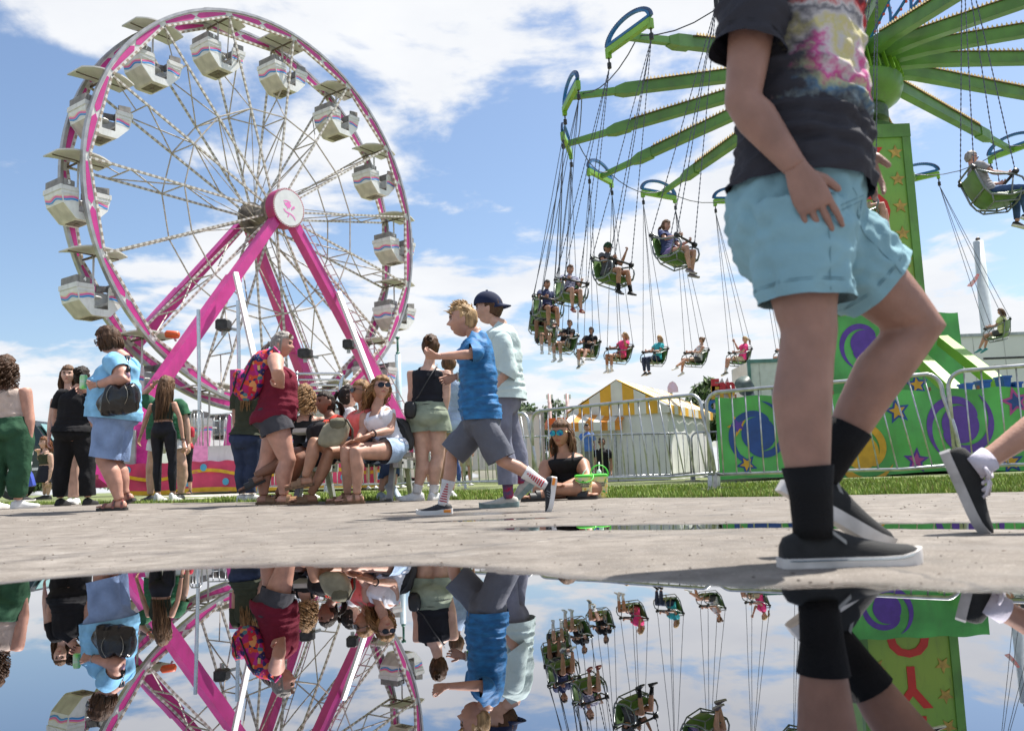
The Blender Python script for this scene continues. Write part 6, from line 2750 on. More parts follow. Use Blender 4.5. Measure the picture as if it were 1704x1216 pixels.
class Torso:
    def __init__(s, P, N, Lh, Ls, B, s_):
        s.P, s.N, s.Lh, s.Ls, s.B, s.s = P, N, Lh, Ls, B, s_
        g = B.get
        s.t = [-0.24, -0.12, 0.0, 0.18, 0.38, 0.58, 0.76, 0.87, 0.94, 1.0]
        hw, ww, cw, sw = g('hw', .168), g('ww', .132), g('cw', .15), g('sw', .165)
        hd, wd, cd_ = g('hd', .118), g('wd', .098), g('cd', .115)
        s.w = [hw * .55, hw * .93, hw, lerp(hw, ww, .7), ww, lerp(ww, cw, .6), cw * 1.02, (cw + sw) * .5, sw * .62, 0.058]
        s.d = [hd * .62, hd * .95, hd, lerp(hd, wd, .75), wd, lerp(wd, cd_, .7), cd_ * 1.02, cd_ * .85, 0.075, 0.055]
        be, bu, bt = g('belly', 0), g('bust', 0), g('butt', .02)
        s.o = [-bt, -bt, -bt * .8, be * .8, be, lerp(be, bu, .5) + bu * .3, bu * .8, bu * .1, -.005, -.01]
        s.curve = g('curve', 0.0)
        s.up = (N - P).normalized()

    def axes(s, t):
        L = s.Lh.lerp(s.Ls, min(1, max(0, t))).normalized()
        lat = (L - s.up * L.dot(s.up)).normalized()
        return lat, lat.cross(s.up)

    def centre(s, t):
        lat, fw = s.axes(t)
        c = s.P + (s.N - s.P) * t
        tt = min(1, max(0, t))
        return c + fw * (s.curve * math.sin(tt * PI) * s.s)

    def ring(s, t, infl=0.0, n=22, minw=0.0, mind=0.0, kw=1.0):
        lat, fw = s.axes(t)
        w = max(np.interp(t, s.t, s.w) * s.s, minw) * kw + infl
        d = max(np.interp(t, s.t, s.d) * s.s, mind) * kw + infl
        c = s.centre(t) + fw * (np.interp(t, s.t, s.o) * s.s)
        out = []
        for i in range(n):
            a = 2 * PI * i / n
            ca, sa = math.cos(a), math.sin(a)
            out.append(c + lat * (math.copysign(abs(ca) ** .86, ca) * w) + fw * (math.copysign(abs(sa) ** .9, sa) * d))
        return out


def limb_leg(H, K, A, s, fat, back, infl=0.0, u0=0.0, u1=2.0, flare=0.0, n=12):
    """leg profile; u 0 hip, 1 knee, 2 ankle"""
    U = [0.0, 0.25, 0.55, 0.85, 1.0, 1.15, 1.35, 1.6, 1.85, 2.0, 2.08]
    R = [0.088, 0.086, 0.074, 0.060, 0.055, 0.054, 0.058, 0.049, 0.038, 0.036, 0.036]
    S = [0, 0, 0, 0, -0.004, 0.004, 0.014, 0.010, 0.002, 0, 0]
    pts, rad = [], []
    us = sorted(set([u0] + [u for u in U if u0 < u < u1] + [u1]))
    for u in us:
        p = lerp(H, K, u) if u <= 1 else lerp(K, A, u - 1)
        f_ = fat if u < 1.6 else lerp(fat, 1 + (fat - 1) * .5, (u - 1.6) / .4) if u < 2 else 1 + (fat - 1) * .5
        r = np.interp(u, U, R) * s * f_ + infl + flare * max(0, (u - u0) / max(1e-6, u1 - u0))
        p = p + back * (np.interp(u, U, S) * s * f_)
        pts.append(p)
        rad.append(r)
    return pts, rad


def limb_arm(S, E, W, s, fat, infl=0.0, u1=2.0, flare=0.0):
    U = [0.0, 0.15, 0.45, 0.8, 1.0, 1.25, 1.6, 2.0, 2.04]
    R = [0.046, 0.053, 0.047, 0.040, 0.038, 0.0415, 0.034, 0.0255, 0.025]
    pts, rad = [], []
    us = sorted(set([u for u in U if u < u1] + [u1]))
    for u in us:
        p = lerp(S, E, u) if u <= 1 else lerp(E, W, u - 1)
        f_ = fat if u < 1.4 else lerp(fat, 1 + (fat - 1) * .4, (u - 1.4) / .6)
        pts.append(p)
        rad.append(np.interp(u, U, R) * s * f_ + infl + flare * u / u1)
    return pts, rad


def clip_hems(vs, fs, cuts):
    """trims a garment with a clean edge at each hem plane (point, outward direction, radius)"""
    for p, d, rad in cuts:
        p, d = np.array(p, np.float32), np.array(d, np.float32)
        rel = vs - p
        h = rel @ d
        lat = np.linalg.norm(rel - h[:, None] * d, axis=1)
        out = (lat < rad) & (h > 0) & (h < 0.10)
        fs = fs[~out[fs].all(1)]
        vs = np.where(out[:, None], vs - h[:, None] * d, vs)
    return vs, fs


def folds(vs, no, amp, freq, seed, vert=0.5, fine=0.5):
    out = vs.copy()
    for i in range(len(vs)):
        x, y, z = float(vs[i, 0]), float(vs[i, 1]), float(vs[i, 2])
        q = Vector((x * freq + seed, y * freq, z * freq * vert))
        w = noise.noise(q * 0.5) * 1.5
        d = noise.noise(q + Vector((w, -w, w))) + fine * noise.noise(q * 2.3 + Vector((w, 0, 0)))
        out[i] += no[i] * (d * amp)
    return out


PERSON_N = 0


def person(label, D, phi, J, skin='light', top=None, bot=None, shoes=None, hair=None, B=None, s=1.0, hphi=None, hpitch=0.0, htilt=0.0, vox=0.014, fat=1.0, afat=None, group=None,
           flat=(True, True), fdir=(None, None), fpitch=(0.0, 0.0), socks=None, extras=None, world_j=None, hs=1.0, curl=(0.4, 0.4), thumb=(None, None), headres=1.0, catg='person', sphi=None, hand_vox=None, hands=True, handdir=(None, None), up_tilt=None):
    global PERSON_N
    PERSON_N += 1
    rnd = random.Random(PERSON_N * 13)
    B = B or {}
    afat = fat if afat is None else afat
    f, fs_ = azv(phi), azv(phi if sphi is None else sphi)
    L, Ls = Z.cross(f), Z.cross(fs_)
    sw, hj = B.get('sw', .165) * s, B.get('hj', .088) * s

    def jp(key, off=Vector((0, 0, 0))):
        v = J.get(key)
        if v is None:
            return None
        if isinstance(v, Vector):
            return v.copy()
        dy = v[2] if len(v) > 2 else 0.0
        return at(v[0], v[1], D + off.y + dy)
    P, Nk, Hd = jp('pl'), jp('nk'), jp('hd')
    upb = (Nk - P).normalized()
    T = Torso(P, Nk, L, Ls, B, s)
    lat, fw = T.axes(1.0)
    jo = {}
    for sd, sg in (('l', 1), ('r', -1)):
        S = jp('s' + sd, Ls * sw * sg)
        if S is None:
            S = Nk + lat * sw * sg - upb * 0.045 * s
        E = jp('e' + sd, Ls * (sw + .02) * sg)
        W = jp('w' + sd, Ls * (sw + .02) * sg)
        if E is None:
            E = S - Z * 0.27 * s + lat * 0.05 * sg * s - fw * 0.02
        if W is None:
            W = E - Z * 0.24 * s + fw * 0.06 * s
        H = P + L * hj * sg - Z * 0.02 * s
        K = jp('k' + sd, L * hj * sg)
        A = jp('a' + sd, L * hj * sg)
        i = 0 if sd == 'l' else 1
        if A is not None and flat[i]:
            A.z = gz(A.x, A.y) + 0.005 + 0.088 * s
        jo[sd] = (S, E, W, H, K, A)
    legs_ok = all(jo[q][4] is not None for q in 'lr')
    loc = Vector((P.x, P.y, gz(P.x, P.y))) if J.get('_air') is None else P
    if jo['l'][5] is not None and J.get('_air') is None:
        c = (jo['l'][5] + jo['r'][5]) / 2
        loc = Vector((c.x, c.y, gz(c.x, c.y)))
    root = thing('person', label, catg, loc, 0.0, group)
    # ---- body
    gb = G()
    ts = [-0.24, -0.2, -0.12, -0.05, 0.03, 0.12, 0.22, 0.34, 0.46, 0.58, 0.68, 0.78, 0.86, 0.91, 0.95, 1.0]
    gb.rings([T.ring(t) for t in ts])
    hf = azv(phi if hphi is None else hphi)
    cp, sp_ = math.cos(math.radians(hpitch)), math.sin(math.radians(hpitch))
    hF = hf * cp - Z * sp_
    hU = hf * sp_ + Z * cp
    hR = hF.cross(hU)
    if htilt:
        hU = (hU * math.cos(math.radians(htilt)) + hR * math.sin(math.radians(htilt))).normalized()
    nt = Hd - hU * 0.075 * hs - hF * 0.012 * hs
    gb.tube([Nk - upb * 0.06 * s, Nk + upb * 0.02 * s, lerp(Nk, nt, .6), nt + hU * 0.03 * hs], [0.066 * s * B.get('neck', 1), 0.056 * s * B.get('neck', 1), 0.049 * s * B.get('neck', 1), 0.045 * hs], 14)
    feet = []
    for sd, sg in (('l', 1), ('r', -1)):
        S, E, W, H, K, A = jo[sd]
        p, r = limb_arm(S, E, W, s, afat)
        gb.tube(p, r, 12)
        if legs_ok:
            i = 0 if sd == 'l' else 1
            fd = azv(phi if fdir[i] is None else fdir[i])
            a = math.radians(fpitch[i])
            fd = fd * math.cos(a) - Z * math.sin(a)
            bk = -(f - (K - H).normalized() * 0)
            kd = (A - K).normalized()
            bk = (-(azv(phi if fdir[i] is None else fdir[i])))
            bk = (bk - kd * bk.dot(kd)).normalized()
            p, r = limb_leg(H, K, A, s, fat, bk)
            gb.tube(p, r, 14)
            # knee cap
            feet.append((A, fd, bk, sg))
    items = [(gb, vox, 3)]
    ghd = None
    garm = []
    # ---- garments
    if top:
        gt = G()
        straps = G()
        slv = []
        cuts = []
        hem, inf = top.get('hem', -0.08), top.get('inf', 0.013)
        kind = top['kind']
        t1 = {'tee': 0.985, 'long': 0.985, 'tank': 0.80, 'dress': 0.80}[kind]
        t1 = top.get('top', t1)
        mw = np.interp(0.7, T.t, T.w) * s * top.get('loose', 0.0)
        md = np.interp(0.7, T.t, T.d) * s * top.get('loose', 0.0)
        rr = []
        ext = 0.045 / max(.2, (Nk - P).length)
        for t in np.linspace(hem - ext, t1, 21):
            k = 1.0 + top.get('flare', 0.0) * max(0, (0.45 - t))
            rr.append(T.ring(t, (inf + .014 * max(0, min(1, (.3 - t) * 5)) * (1 if kind in ('tee', 'long') else 0)) if t < .93 else inf * .8, minw=mw if t < .6 else 0, mind=md if t < .6 else 0, kw=k))
        if kind in ('tee', 'long'):
            # collar standing up round the neck
            lat_, fw_ = T.axes(1.0)
            ax = (nt - Nk).normalized()
            for hh, rr_ in ((0.018, 0.066), (0.034, 0.061), (0.070, 0.061)):
                cc = Nk + ax * hh * s
                rr.append([cc + lat_ * (math.cos(q) * rr_ * s) + fw_ * (math.sin(q) * rr_ * s * 1.05) - T.up * (0.010 * s * max(0, math.sin(q))) for q in np.linspace(0, 2 * PI, 23)[:-1]])
            t1c = rr[-1]
        gt.rings(rr)
        cuts.append((T.centre(hem), -T.up, 0.6))
        if kind in ('tee', 'long'):
            cuts.append((Nk + ax * 0.034 * s, ax, 0.10))
        if kind in ('tee', 'long'):
            for sd, sg in (('l', 1), ('r', -1)):
                S, E, W, H, K, A = jo[sd]
                u1 = top.get('sleeve', 0.62)
                p, r = limb_arm(S, E, W, s, afat, inf + 0.002, u1, top.get('sflare', 0.012))
                Sin = lerp(S, T.centre(0.88), 0.35)
                d = (p[-1] - p[-2]).normalized()
                gs_ = G()
                gs_.tube([Sin] + p + [p[-1] + d * .045], [r[0] * 1.02] + r + [r[-1]], 16)
                slv.append((gs_, [(p[-1], d, r[-1] * 1.6)]))
        else:
            for sg in (-1, 1):
                lat_, fw_ = T.axes(.9)
                o = lat_ * (0.078 * s * sg)
                w_ = top.get('strap', 0.016)
                pts = []
                for t_, side_ in ((.70, 1), (.78, 1), (.85, 1), (.90, 1), (.935, 1), (.955, 0), (.935, -1), (.89, -1), (.83, -1), (.72, -1)):
                    la, fo = T.axes(t_)
                    ww_, dd_ = np.interp(t_, T.t, T.w) * s, np.interp(t_, T.t, T.d) * s
                    xx = min(.080 * s, ww_ * .86)
                    yy = dd_ * max(0, 1 - (xx / ww_) ** 2.3) ** .45
                    pts.append(T.centre(t_) + la * (xx * sg) + fo * (side_ * (yy + .004) + np.interp(t_, T.t, T.o) * s) + T.up * (.004 if side_ == 0 else 0))
                sx = G()
                sx.tube(pts, w_ * s * .8, 8)
                straps.add(sx.v, sx.f)
        pcs = [(len(items), cuts)]
        items.append((gt, top.get('vox', vox), top.get('smooth', 3)))
        for q, c_ in slv:
            pcs.append((len(items), c_))
            items.append((q, top.get('vox', vox), 2))
        top['_straps'] = straps
        garm.append((top, pcs, {'tee': 'shirt', 'long': 'shirt', 'tank': 'tank_top', 'dress': 'dress'}[kind]))
    if bot and legs_ok:
        gt = G()
        cuts = []
        inf = bot.get('inf', 0.012)
        wt = bot.get('waist', 0.16)
        gt.rings([T.ring(t, inf) for t in np.linspace(-0.24, wt, 10)])
        if bot['kind'] == 'skirt':
            u1 = bot.get('len', .9)
            pa, pb = [], []
            rs = []
            for u in np.linspace(0.0, u1 + .10, 9):
                a = lerp(jo['l'][3], jo['l'][4], u)
                b = lerp(jo['r'][3], jo['r'][4], u)
                c = (a + b) / 2
                w = (a - b).length / 2 * 0.6 + np.interp(u, [0, .3, 1], [0.11, .11, .085]) * s * fat + bot.get('flare', 0.03) * u
                d = np.interp(u, [0, .3, 1], [np.interp(0, T.t, T.d) * 1.0, np.interp(0, T.t, T.d) * .98, 0.12 * fat]) * s + bot.get('flare', 0.03) * u
                ax = T.axes(0)
                w = max(w, np.interp(u, [0, 1], [np.interp(0, T.t, T.w), np.interp(0, T.t, T.w) * .92]) * s)
                rs.append([c + ax[0] * (math.cos(q) * (w + inf)) + Vector((ax[1].x, ax[1].y, 0)).normalized() * (math.sin(q) * (d + inf)) for q in np.linspace(0, 2 * PI, 23)[:-1]])
            gt.rings(rs)
            cuts.append((lerp(jo['l'][3], jo['l'][4], u1).lerp(lerp(jo['r'][3], jo['r'][4], u1), .5), Vector((0, 0, -1)), 0.5))
        else:
            for (sd, sg), (A, fd, bk, _) in zip((('l', 1), ('r', -1)), feet):
                S, E, W, H, K, A = jo[sd]
                p, r = limb_leg(H, K, A, s, fat, bk, inf, 0.0, bot.get('len', 0.6) if sd == 'r' else bot.get('len_l', bot.get('len', 0.6)), bot.get('flare', 0.02))
                if bot.get('baggy'):
                    r = [max(x, bot['baggy'] * s) for x in r]
                    if bot.get('cuff'):
                        r[-1] = bot['cuff'] * s
                        r[-2] = lerp(r[-2], r[-1], .35)
                d = (p[-1] - p[-2]).normalized()
                gt.tube(p + [p[-1] + d * .045], r + [r[-1]], 16)
                cuts.append((p[-1], d, r[-1] * 1.35))
        pcs = [(len(items), cuts)]
        items.append((gt, bot.get('vox', vox), bot.get('smooth', 3)))
        garm.append((bot, pcs, {'shorts': 'shorts', 'pants': 'trousers', 'skirt': 'skirt'}[bot['kind']]))
    # feet for sandals are part of the body
    extra_body = G()
    if legs_ok and shoes:
        for (A, fd, bk, sg) in feet:
            sh = shoes if isinstance(shoes, dict) else shoes[0 if sg > 0 else 1]
            add_shoe(root, A, fd, s * sh.get('k', 1.0), sh['kind'], sh['up'], sh['sole'], sg, body=extra_body, extra=sh.get('extra'), L_=sh.get('L', .265))
    gh = G()
    if hands:
        for sd, i in (('l', 0), ('r', 1)):
            S, E, W = jo[sd][:3]
            d = handdir[i] if handdir[i] is not None else (W - E)
            if isinstance(d, tuple):
                d = at(d[0], d[1], W.y + (d[2] if len(d) > 2 else 0)) - W
            th = thumb[i] if thumb[i] is not None else fw * 1.0 + Z * 0.2
            hd = G()
            thv = (th - d.normalized() * th.dot(d.normalized()))
            # mirror so that the fingers curl towards the body / down
            pn = thv.cross(d)
            want = -lat * (1 if sd == 'l' else -1)
            W2 = W
            hand_geo(hd, W2, d, th, s * 1.0 * B.get('hand', 1.0), curl[i] * (1 if pn.dot(want) > 0 else -1))
            gh.v, gh.f, gh.m = gh.v + hd.v, gh.f + [tuple(a + len(gh.v) for a in q) for q in hd.f], gh.m + hd.m
    if hand_vox:
        items.append((gh, hand_vox, 2))
    res = vox_batch(items)
    vs, no, fs = res[0]
    body = G()
    body.v = [tuple(p) for p in vs.tolist()]
    body.f = [tuple(q) for q in fs.tolist()]
    body.m = [0] * len(body.f)
    if hand_vox:
        v2, n2, f2 = res[-1]
        body.add(v2.tolist(), f2.tolist())
    else:
        body.add(gh.v, gh.f)
    if extra_body.v:
        body.add(extra_body.v, extra_body.f)
    head_mesh(Hd, hF, hU, hs, body, headres, headres > 0.4)
    body.obj('body', [skin_mat(skin), EYE, EYEW, LIPS[skin], BROW], root, True)
    for spec, pcs, nm in garm:
        VS, FS, n0 = [], [], 0
        for idx, cuts in pcs:
            vs, no, fs = res[idx]
            vs, fs = clip_hems(vs, fs, cuts)
            if spec.get('fold', 0.009) > 0:
                vs = folds(vs, no, spec.get('fold', 0.009), spec.get('freq', 9.0), PERSON_N * 3.1, spec.get('vert', 0.55), spec.get('fine', .5))
            rp = spec.get('ripple', (.0045, .0, .55, .06) if spec is top and spec.get('fold', 1) else None)
            if rp and idx == pcs[0][0]:
                am, t0_, t1_, wl = rp
                h_ = (vs - np.array(T.P)) @ np.array(T.up) / (T.N - T.P).length
                lat_, fw_ = T.axes(.2)
                fr_ = (vs - np.array(T.centre(.2))) @ np.array(fw_)
                la_ = (vs - np.array(T.centre(.2))) @ np.array(lat_)
                wgt = np.clip((h_ - t0_) / .08, 0, 1) * np.clip((t1_ - h_) / .25, 0, 1)
                ph_ = h_ * (T.N - T.P).length / wl * 6.283 + fr_ * 9 - np.abs(la_) * 7
                rip = np.maximum(np.sin(ph_), -.3) + .5 * np.sin(ph_ * 1.7 + la_ * 20)
                vs = vs + no * (am * wgt * rip)[:, None]
            VS.append(vs)
            FS.append(fs + n0)
            n0 += len(vs)
        vs, fs = np.concatenate(VS), np.concatenate(FS)
        g = G()
        g.v, g.f = [tuple(p) for p in vs.tolist()], [tuple(q) for q in fs.tolist()]
        g.m = [0] * len(g.f)
        if spec.get('_straps') and spec['_straps'].v:
            g.add(spec['_straps'].v, spec['_straps'].f)
        if spec.get('paint'):
            o = g.obj(spec.get('name', nm), spec['mat'], root, True)
            at_ = o.data.attributes.new('print_area', 'FLOAT', 'POINT')
            at_.data.foreach_set('value', spec['paint'](vs, T, jo))
        else:
            o = g.obj(spec.get('name', nm), spec['mat'], root, True)
    if socks and legs_ok:
        for (A, fd, bk, sg) in feet:
            sk = socks if isinstance(socks, dict) else socks[0 if sg > 0 else 1]
            S, E, W, H, K, A2 = jo['l' if sg > 0 else 'r']
            g = G()
            p, r = limb_leg(H, K, A, s, fat, bk, 0.005, sk.get('u0', 1.6), 2.06)
            g.tube(p, [x * (1 if i else 1.03) for i, x in enumerate(r)], 16)
            o = g.obj('sock', sk['mat'], root, True)
            if sk.get('deco'):
                sk['deco'](o, K, A, fd, bk, s, fat, sg)
    if hair:
        hm = hair_mat(hair['col'], HAIR[hair['col']])
        g = hair_mesh(Hd, hF, hU, hs, hair['style'], rnd, hair.get('len', .3), hair.get('vol', 1.0), res=1.0 if headres >= .8 else 0.6, back=hair.get('back'))
        g.obj('hair', hm, root, True)
    if extras:
        extras(root, dict(Hd=Hd, hF=hF, hU=hU, hR=hR, hs=hs, jo=jo, T=T, s=s, f=f, L=L, fw=fw, lat=lat))
    return root


# ---- worn extras
def seam_lines(root, part, lines, mt, r=0.0011, off=0.0006):
    """stitched seams laid on the surface of a garment; lines are lists of world points"""
    ob = next((c for c in root.children if c.name.split('.')[0] == part), None)
    if ob is None:
        return
    og = Vector(ORG[root])
    tree = BVHTree.FromPolygons([v.co.copy() for v in ob.data.vertices], [tuple(p.vertices) for p in ob.data.polygons])
    for ln in lines:
        pts = []
        for p, c_ in ln:
            d_ = (Vector(c_) - Vector(p)).normalized()
            q, n_, i_, l_ = tree.ray_cast(Vector(p) - og, d_)
            if q is not None:
                pts.append(q - d_ * off + og)
        for _ in range(2):
            pts = [pts[0]] + [(pts[k - 1] + pts[k] * 2 + pts[k + 1]) / 4 for k in range(1, len(pts) - 1)] + [pts[-1]] if len(pts) > 2 else pts
        pts = [p for k, p in enumerate(pts) if k == 0 or (p - pts[k - 1]).length < .06]
        if len(pts) > 2:
            g = G()
            g.tube(pts, r, 4)
            g.obj('seam', mt, ob, True, org=og)


def man_seams(root, c):
    T, jo = c['T'], c['jo']
    mt = mat('seam_aqua', (.15, .28, .33), .9, var=0)
    lines = []
    for sd, ln in (('r', .76), ('l', .60)):
        S, E, W, H, K, A = jo[sd]
        d = (K - H).normalized()
        e = d.orthogonal().normalized()
        q = d.cross(e)
        for back in (.028, .033):
            p = lerp(H, K, ln) - d * back
            lines.append([(p + (e * math.cos(a) + q * math.sin(a)) * .15, p) for a in np.linspace(0, 2 * PI, 60)])
        side = Vector((.25, -1, 0)).normalized()
        lines.append([(lerp(H, K, u) + side * .3, lerp(H, K, u)) for u in np.linspace(-.1, ln - .02, 26)])
    S, E, W, H, K, A = jo['r']
    w_ = Vector((.75, -.66, 0)).normalized()
    a, b = T.centre(.0) + w_ * .3, lerp(H, K, .18) + Vector((.1, -1, 0)).normalized() * .3
    a1, b1 = T.centre(.0), lerp(H, K, .18)
    for o in (0, .008):
        lines.append([(lerp(a, b, u) + Vector((o, 0, -o)), lerp(a1, b1, u) + Vector((o, 0, -o))) for u in np.linspace(0, 1, 16)])
    lines.append([(lerp(T.centre(.0), T.centre(-.2), u) + c['f'] * .4, lerp(T.centre(.0), T.centre(-.2), u)) for u in np.linspace(0, 1, 14)])
    seam_lines(root, 'shorts', lines, mt)
    mt2 = mat('seam_dark', (.012, .012, .016), .9, var=0)
    lines = []
    for t_ in (.005, .012):
        ctr = T.centre(t_)
        la, fo = T.axes(0)
        lines.append([(ctr + (la * math.cos(a) + fo * math.sin(a)) * .5, ctr) for a in np.linspace(0, 2 * PI, 90)])
    S, E, W = jo['r'][:3]
    d = (E - S).normalized()
    e = d.orthogonal().normalized()
    q = d.cross(e)
    for u in (.53, .55):
        p = lerp(S, E, u)
        lines.append([(p + (e * math.cos(a) + q * math.sin(a)) * .12, p) for a in np.linspace(0, 2 * PI, 40)])
    seam_lines(root, 'shirt', lines, mt2)


def sunglasses(lens, frame=BLACK, big=1.0, raised=False):
    def fn(root, c):
        Hd, F, U, R, hs = c['Hd'], c['hF'], c['hU'], c['hR'], c['hs']
        y0 = 0.098 if not raised else 0.075
        z0 = 0.010 if not raised else 0.085
        g = G()
        for sx in (-1, 1):
            ctr = Hd + (R * sx * 0.033 + F * y0 + U * z0) * hs
            ax, ay = (R * 1 - F * 0.22 * sx).normalized(), U
            n_ = ax.cross(ay).normalized()
            if n_.dot(F) < 0:
                n_ = -n_
            pts = [ctr + (ax * math.cos(a) * 0.029 * big + ay * (math.sin(a) * 0.0225 * big - 0.004)) * hs for a in np.linspace(0, 2 * PI, 15)[:-1]]
            g.plate(pts, n_, 0.004)
        o = g.obj('sunglasses', lens, root, True, edge=0.6)
        g = G()
        g.tube([Hd + (R * -0.008 + F * (y0 + .006) + U * (z0 + .008)) * hs, Hd + (R * 0.008 + F * (y0 + .006) + U * (z0 + .008)) * hs], 0.003, 5)
        g.obj('bridge', frame, o, True)
        for sx in (-1, 1):
            g = G()
            g.tube([Hd + (R * sx * 0.061 + F * (y0 - .012) + U * (z0 + .006)) * hs, Hd + (R * sx * 0.082 + F * 0.04 + U * (z0 + .005)) * hs, Hd + (R * sx * 0.084 - F * 0.012 + U * (z0 - .002)) * hs], 0.003, 5)
            g.obj('temple', frame, o, True)
    return fn


def cap(mt, az_back=True, fwd=False):
    def fn(root, c):
        Hd, F, U, R, hs = c['Hd'], c['hF'], c['hU'], c['hR'], c['hs']
        g = G()
        n, m_ = 28, 9
        vs = []
        for j in range(m_ + 1):
            ph = (PI / 2) * j / m_
            for i in range(n):
                th = 2 * PI * i / n
                dx, dy, dz = math.sin(ph) * math.sin(th), math.sin(ph) * math.cos(th), math.cos(ph)
                vs.append(Hd + (R * dx * 0.092 + F * (dy * 0.112 - 0.006) + U * (0.030 + dz * 0.108 + 0.012 * dy * (1 if fwd else 1))) * hs)
        g.add(vs, [(j * n + i, (j + 1) * n + i, (j + 1) * n + (i + 1) % n, j * n + (i + 1) % n) for j in range(m_) for i in range(n)])
        o = g.obj('cap', mt, root, True)
        g = G()
        Fd = F if fwd else -F
        rs = []
        for i in range(13):
            a = lerp(-1.15, 1.15, i / 12)
            p0 = Hd + (R * math.sin(a) * 0.092 + Fd * (math.cos(a) * 0.104) + U * 0.028) * hs
            p1 = Hd + (R * math.sin(a) * 0.088 + Fd * (0.104 * math.cos(a) + 0.075 * math.cos(a * 1.2)) + U * (0.006 - 0.012 * math.sin(a) ** 2)) * hs
            rs.append([p0, p1, p1 - U * 0.004, p0 - U * 0.004])
        g.rings(rs)
        g.obj('cap_brim', mt, o, True, edge=0.6)
        g = G()
        g.tube([Hd + (U * 0.138 - F * .006) * hs, Hd + (U * 0.146 - F * .006) * hs], 0.009, 8)
        g.obj('cap_button', mt, o, True)
    return fn


def band(side, mats, u0=1.86, step=0.07):
    def fn(root, c):
        S, E, W = c['jo'][side][:3]
        d = (W - E).normalized()
        for i, mt in enumerate(mats):
            p = lerp(E, W, u0 - 1 + i * step)
            r = 0.031 * c['s'] * (1 + .04 * (len(mats) - i))
            g = G()
            e = d.orthogonal().normalized()
            q = d.cross(e)
            g.tube([p + (e * math.cos(a) + q * math.sin(a)) * r for a in np.linspace(0, 2 * PI, 15)[:-1]], 0.0062, 6, closed=True)
            g.obj('wristband', mt, root, True)
    return fn


def multi(*fns):
    def fn(root, c):
        for q in fns:
            q(root, c)
    return fn

# ------------------------------------------------------------------ the crowd
W_SOLE = mat('sole_white', (0.72, 0.71, 0.69), 0.6, var=0.08, scale=20)
W_UP = mat('shoe_white', (0.70, 0.70, 0.70), 0.6, var=0.06, scale=20, bump=.1)
B_UP = mat('shoe_black', (0.018, 0.018, 0.02), 0.7, var=0.15, scale=30, bump=.15, bscale=200)
CORK = mat('sole_cork', (0.17, 0.10, 0.055), 0.8, var=0.2, scale=60)
LEATH = mat('strap_leather', (0.16, 0.085, 0.04), 0.5, var=0.2, scale=20)
BLK_S = mat('strap_black', (0.02, 0.02, 0.02), 0.5, var=0.1)
WHITE_SOCK = fabric('sock_white', (0.74, 0.73, 0.74), bump=.3, bscale=120)
BLACK_SOCK = fabric('sock_black', (0.008, 0.008, 0.009), bump=.3, bscale=160)
S_WHITE = dict(kind='sneaker', up=W_UP, sole=W_SOLE)
S_BLACK = dict(kind='sneaker', up=B_UP, sole=mat('sole_black', (0.02, 0.02, 0.02), 0.7))
S_BW = dict(kind='sneaker', up=B_UP, sole=W_SOLE)
S_SAND = dict(kind='sandal', up=LEATH, sole=CORK)
S_SLIDE = dict(kind='slide', up=mat('slide_tan', (0.27, 0.15, 0.075), 0.5), sole=CORK)
S_BSAND = dict(kind='slide', up=BLK_S, sole=mat('sandal_black', (0.025, 0.022, 0.02), 0.7))
DENIM = fabric('denim_light', (0.24, 0.34, 0.56), var=0.16, scale=5, bump=.3, bscale=60)
DENIM2 = fabric('denim_pale', (0.36, 0.47, 0.64), var=0.18, scale=7, bump=.3, bscale=60)
JEANS = fabric('jeans_dark', (0.035, 0.05, 0.10), var=0.16, scale=6)
JEANS2 = fabric('jeans_blue', (0.055, 0.10, 0.21), var=0.2, scale=6)
CHAR = fabric('charcoal', (0.055, 0.055, 0.065))
BLACKC = fabric('black', (0.011, 0.011, 0.013))
OLIVE = fabric('olive', (0.045, 0.05, 0.03))

# woman in light blue with the handbag
person('older woman in light blue shirt and denim shorts walking left in sunglasses', 7.9, -90,
       dict(hd=(180, 566), nk=(204, 598), pl=(191, 690), el=(209, 629, -.10), wl=(162, 640, -.02), er=(188, 640), wr=(150, 646, .06), kl=(174, 765), al=(199, 838), kr=(190, 768), ar=(208, 822)),
       skin='rosy', s=1.0, hs=1.03, hpitch=14, fat=1.32, afat=1.55, vox=.013,
       B=dict(hw=.20, hd=.20, ww=.19, wd=.20, cw=.17, cd=.155, belly=.025, bust=.04, sw=.178, hj=.09, neck=1.2, butt=-.005),
       top=dict(kind='tee', mat=fabric('sky_blue', (0.24, 0.52, 0.78), bump=.25), hem=-.08, sleeve=.62, inf=.018, sflare=.0, loose=1.2, fold=.010, freq=8),
       bot=dict(kind='shorts', mat=DENIM, len=.95, flare=.03, inf=.012, baggy=.13, fold=.008, waist=.0),
       shoes=dict(kind='sandal', up=mat('strap_red_grey', (0.22, 0.06, 0.05), 0.5, var=.4, scale=40, dark=(.05, .05, .05)), sole=mat('sandal_sole_dark', (0.03, 0.03, 0.03), 0.7)),
       hair=dict(col='brown', style='bob', vol=1.1), extras=multi(sunglasses(mat('lens_dark', (0.012, 0.012, 0.014), 0.1, var=0)), band('l', [mat('watch_grey', (.35, .33, .3), .3, metal=.8)], 1.93)),
       flat=(True, False), fpitch=(0, 22), curl=(.75, .75))
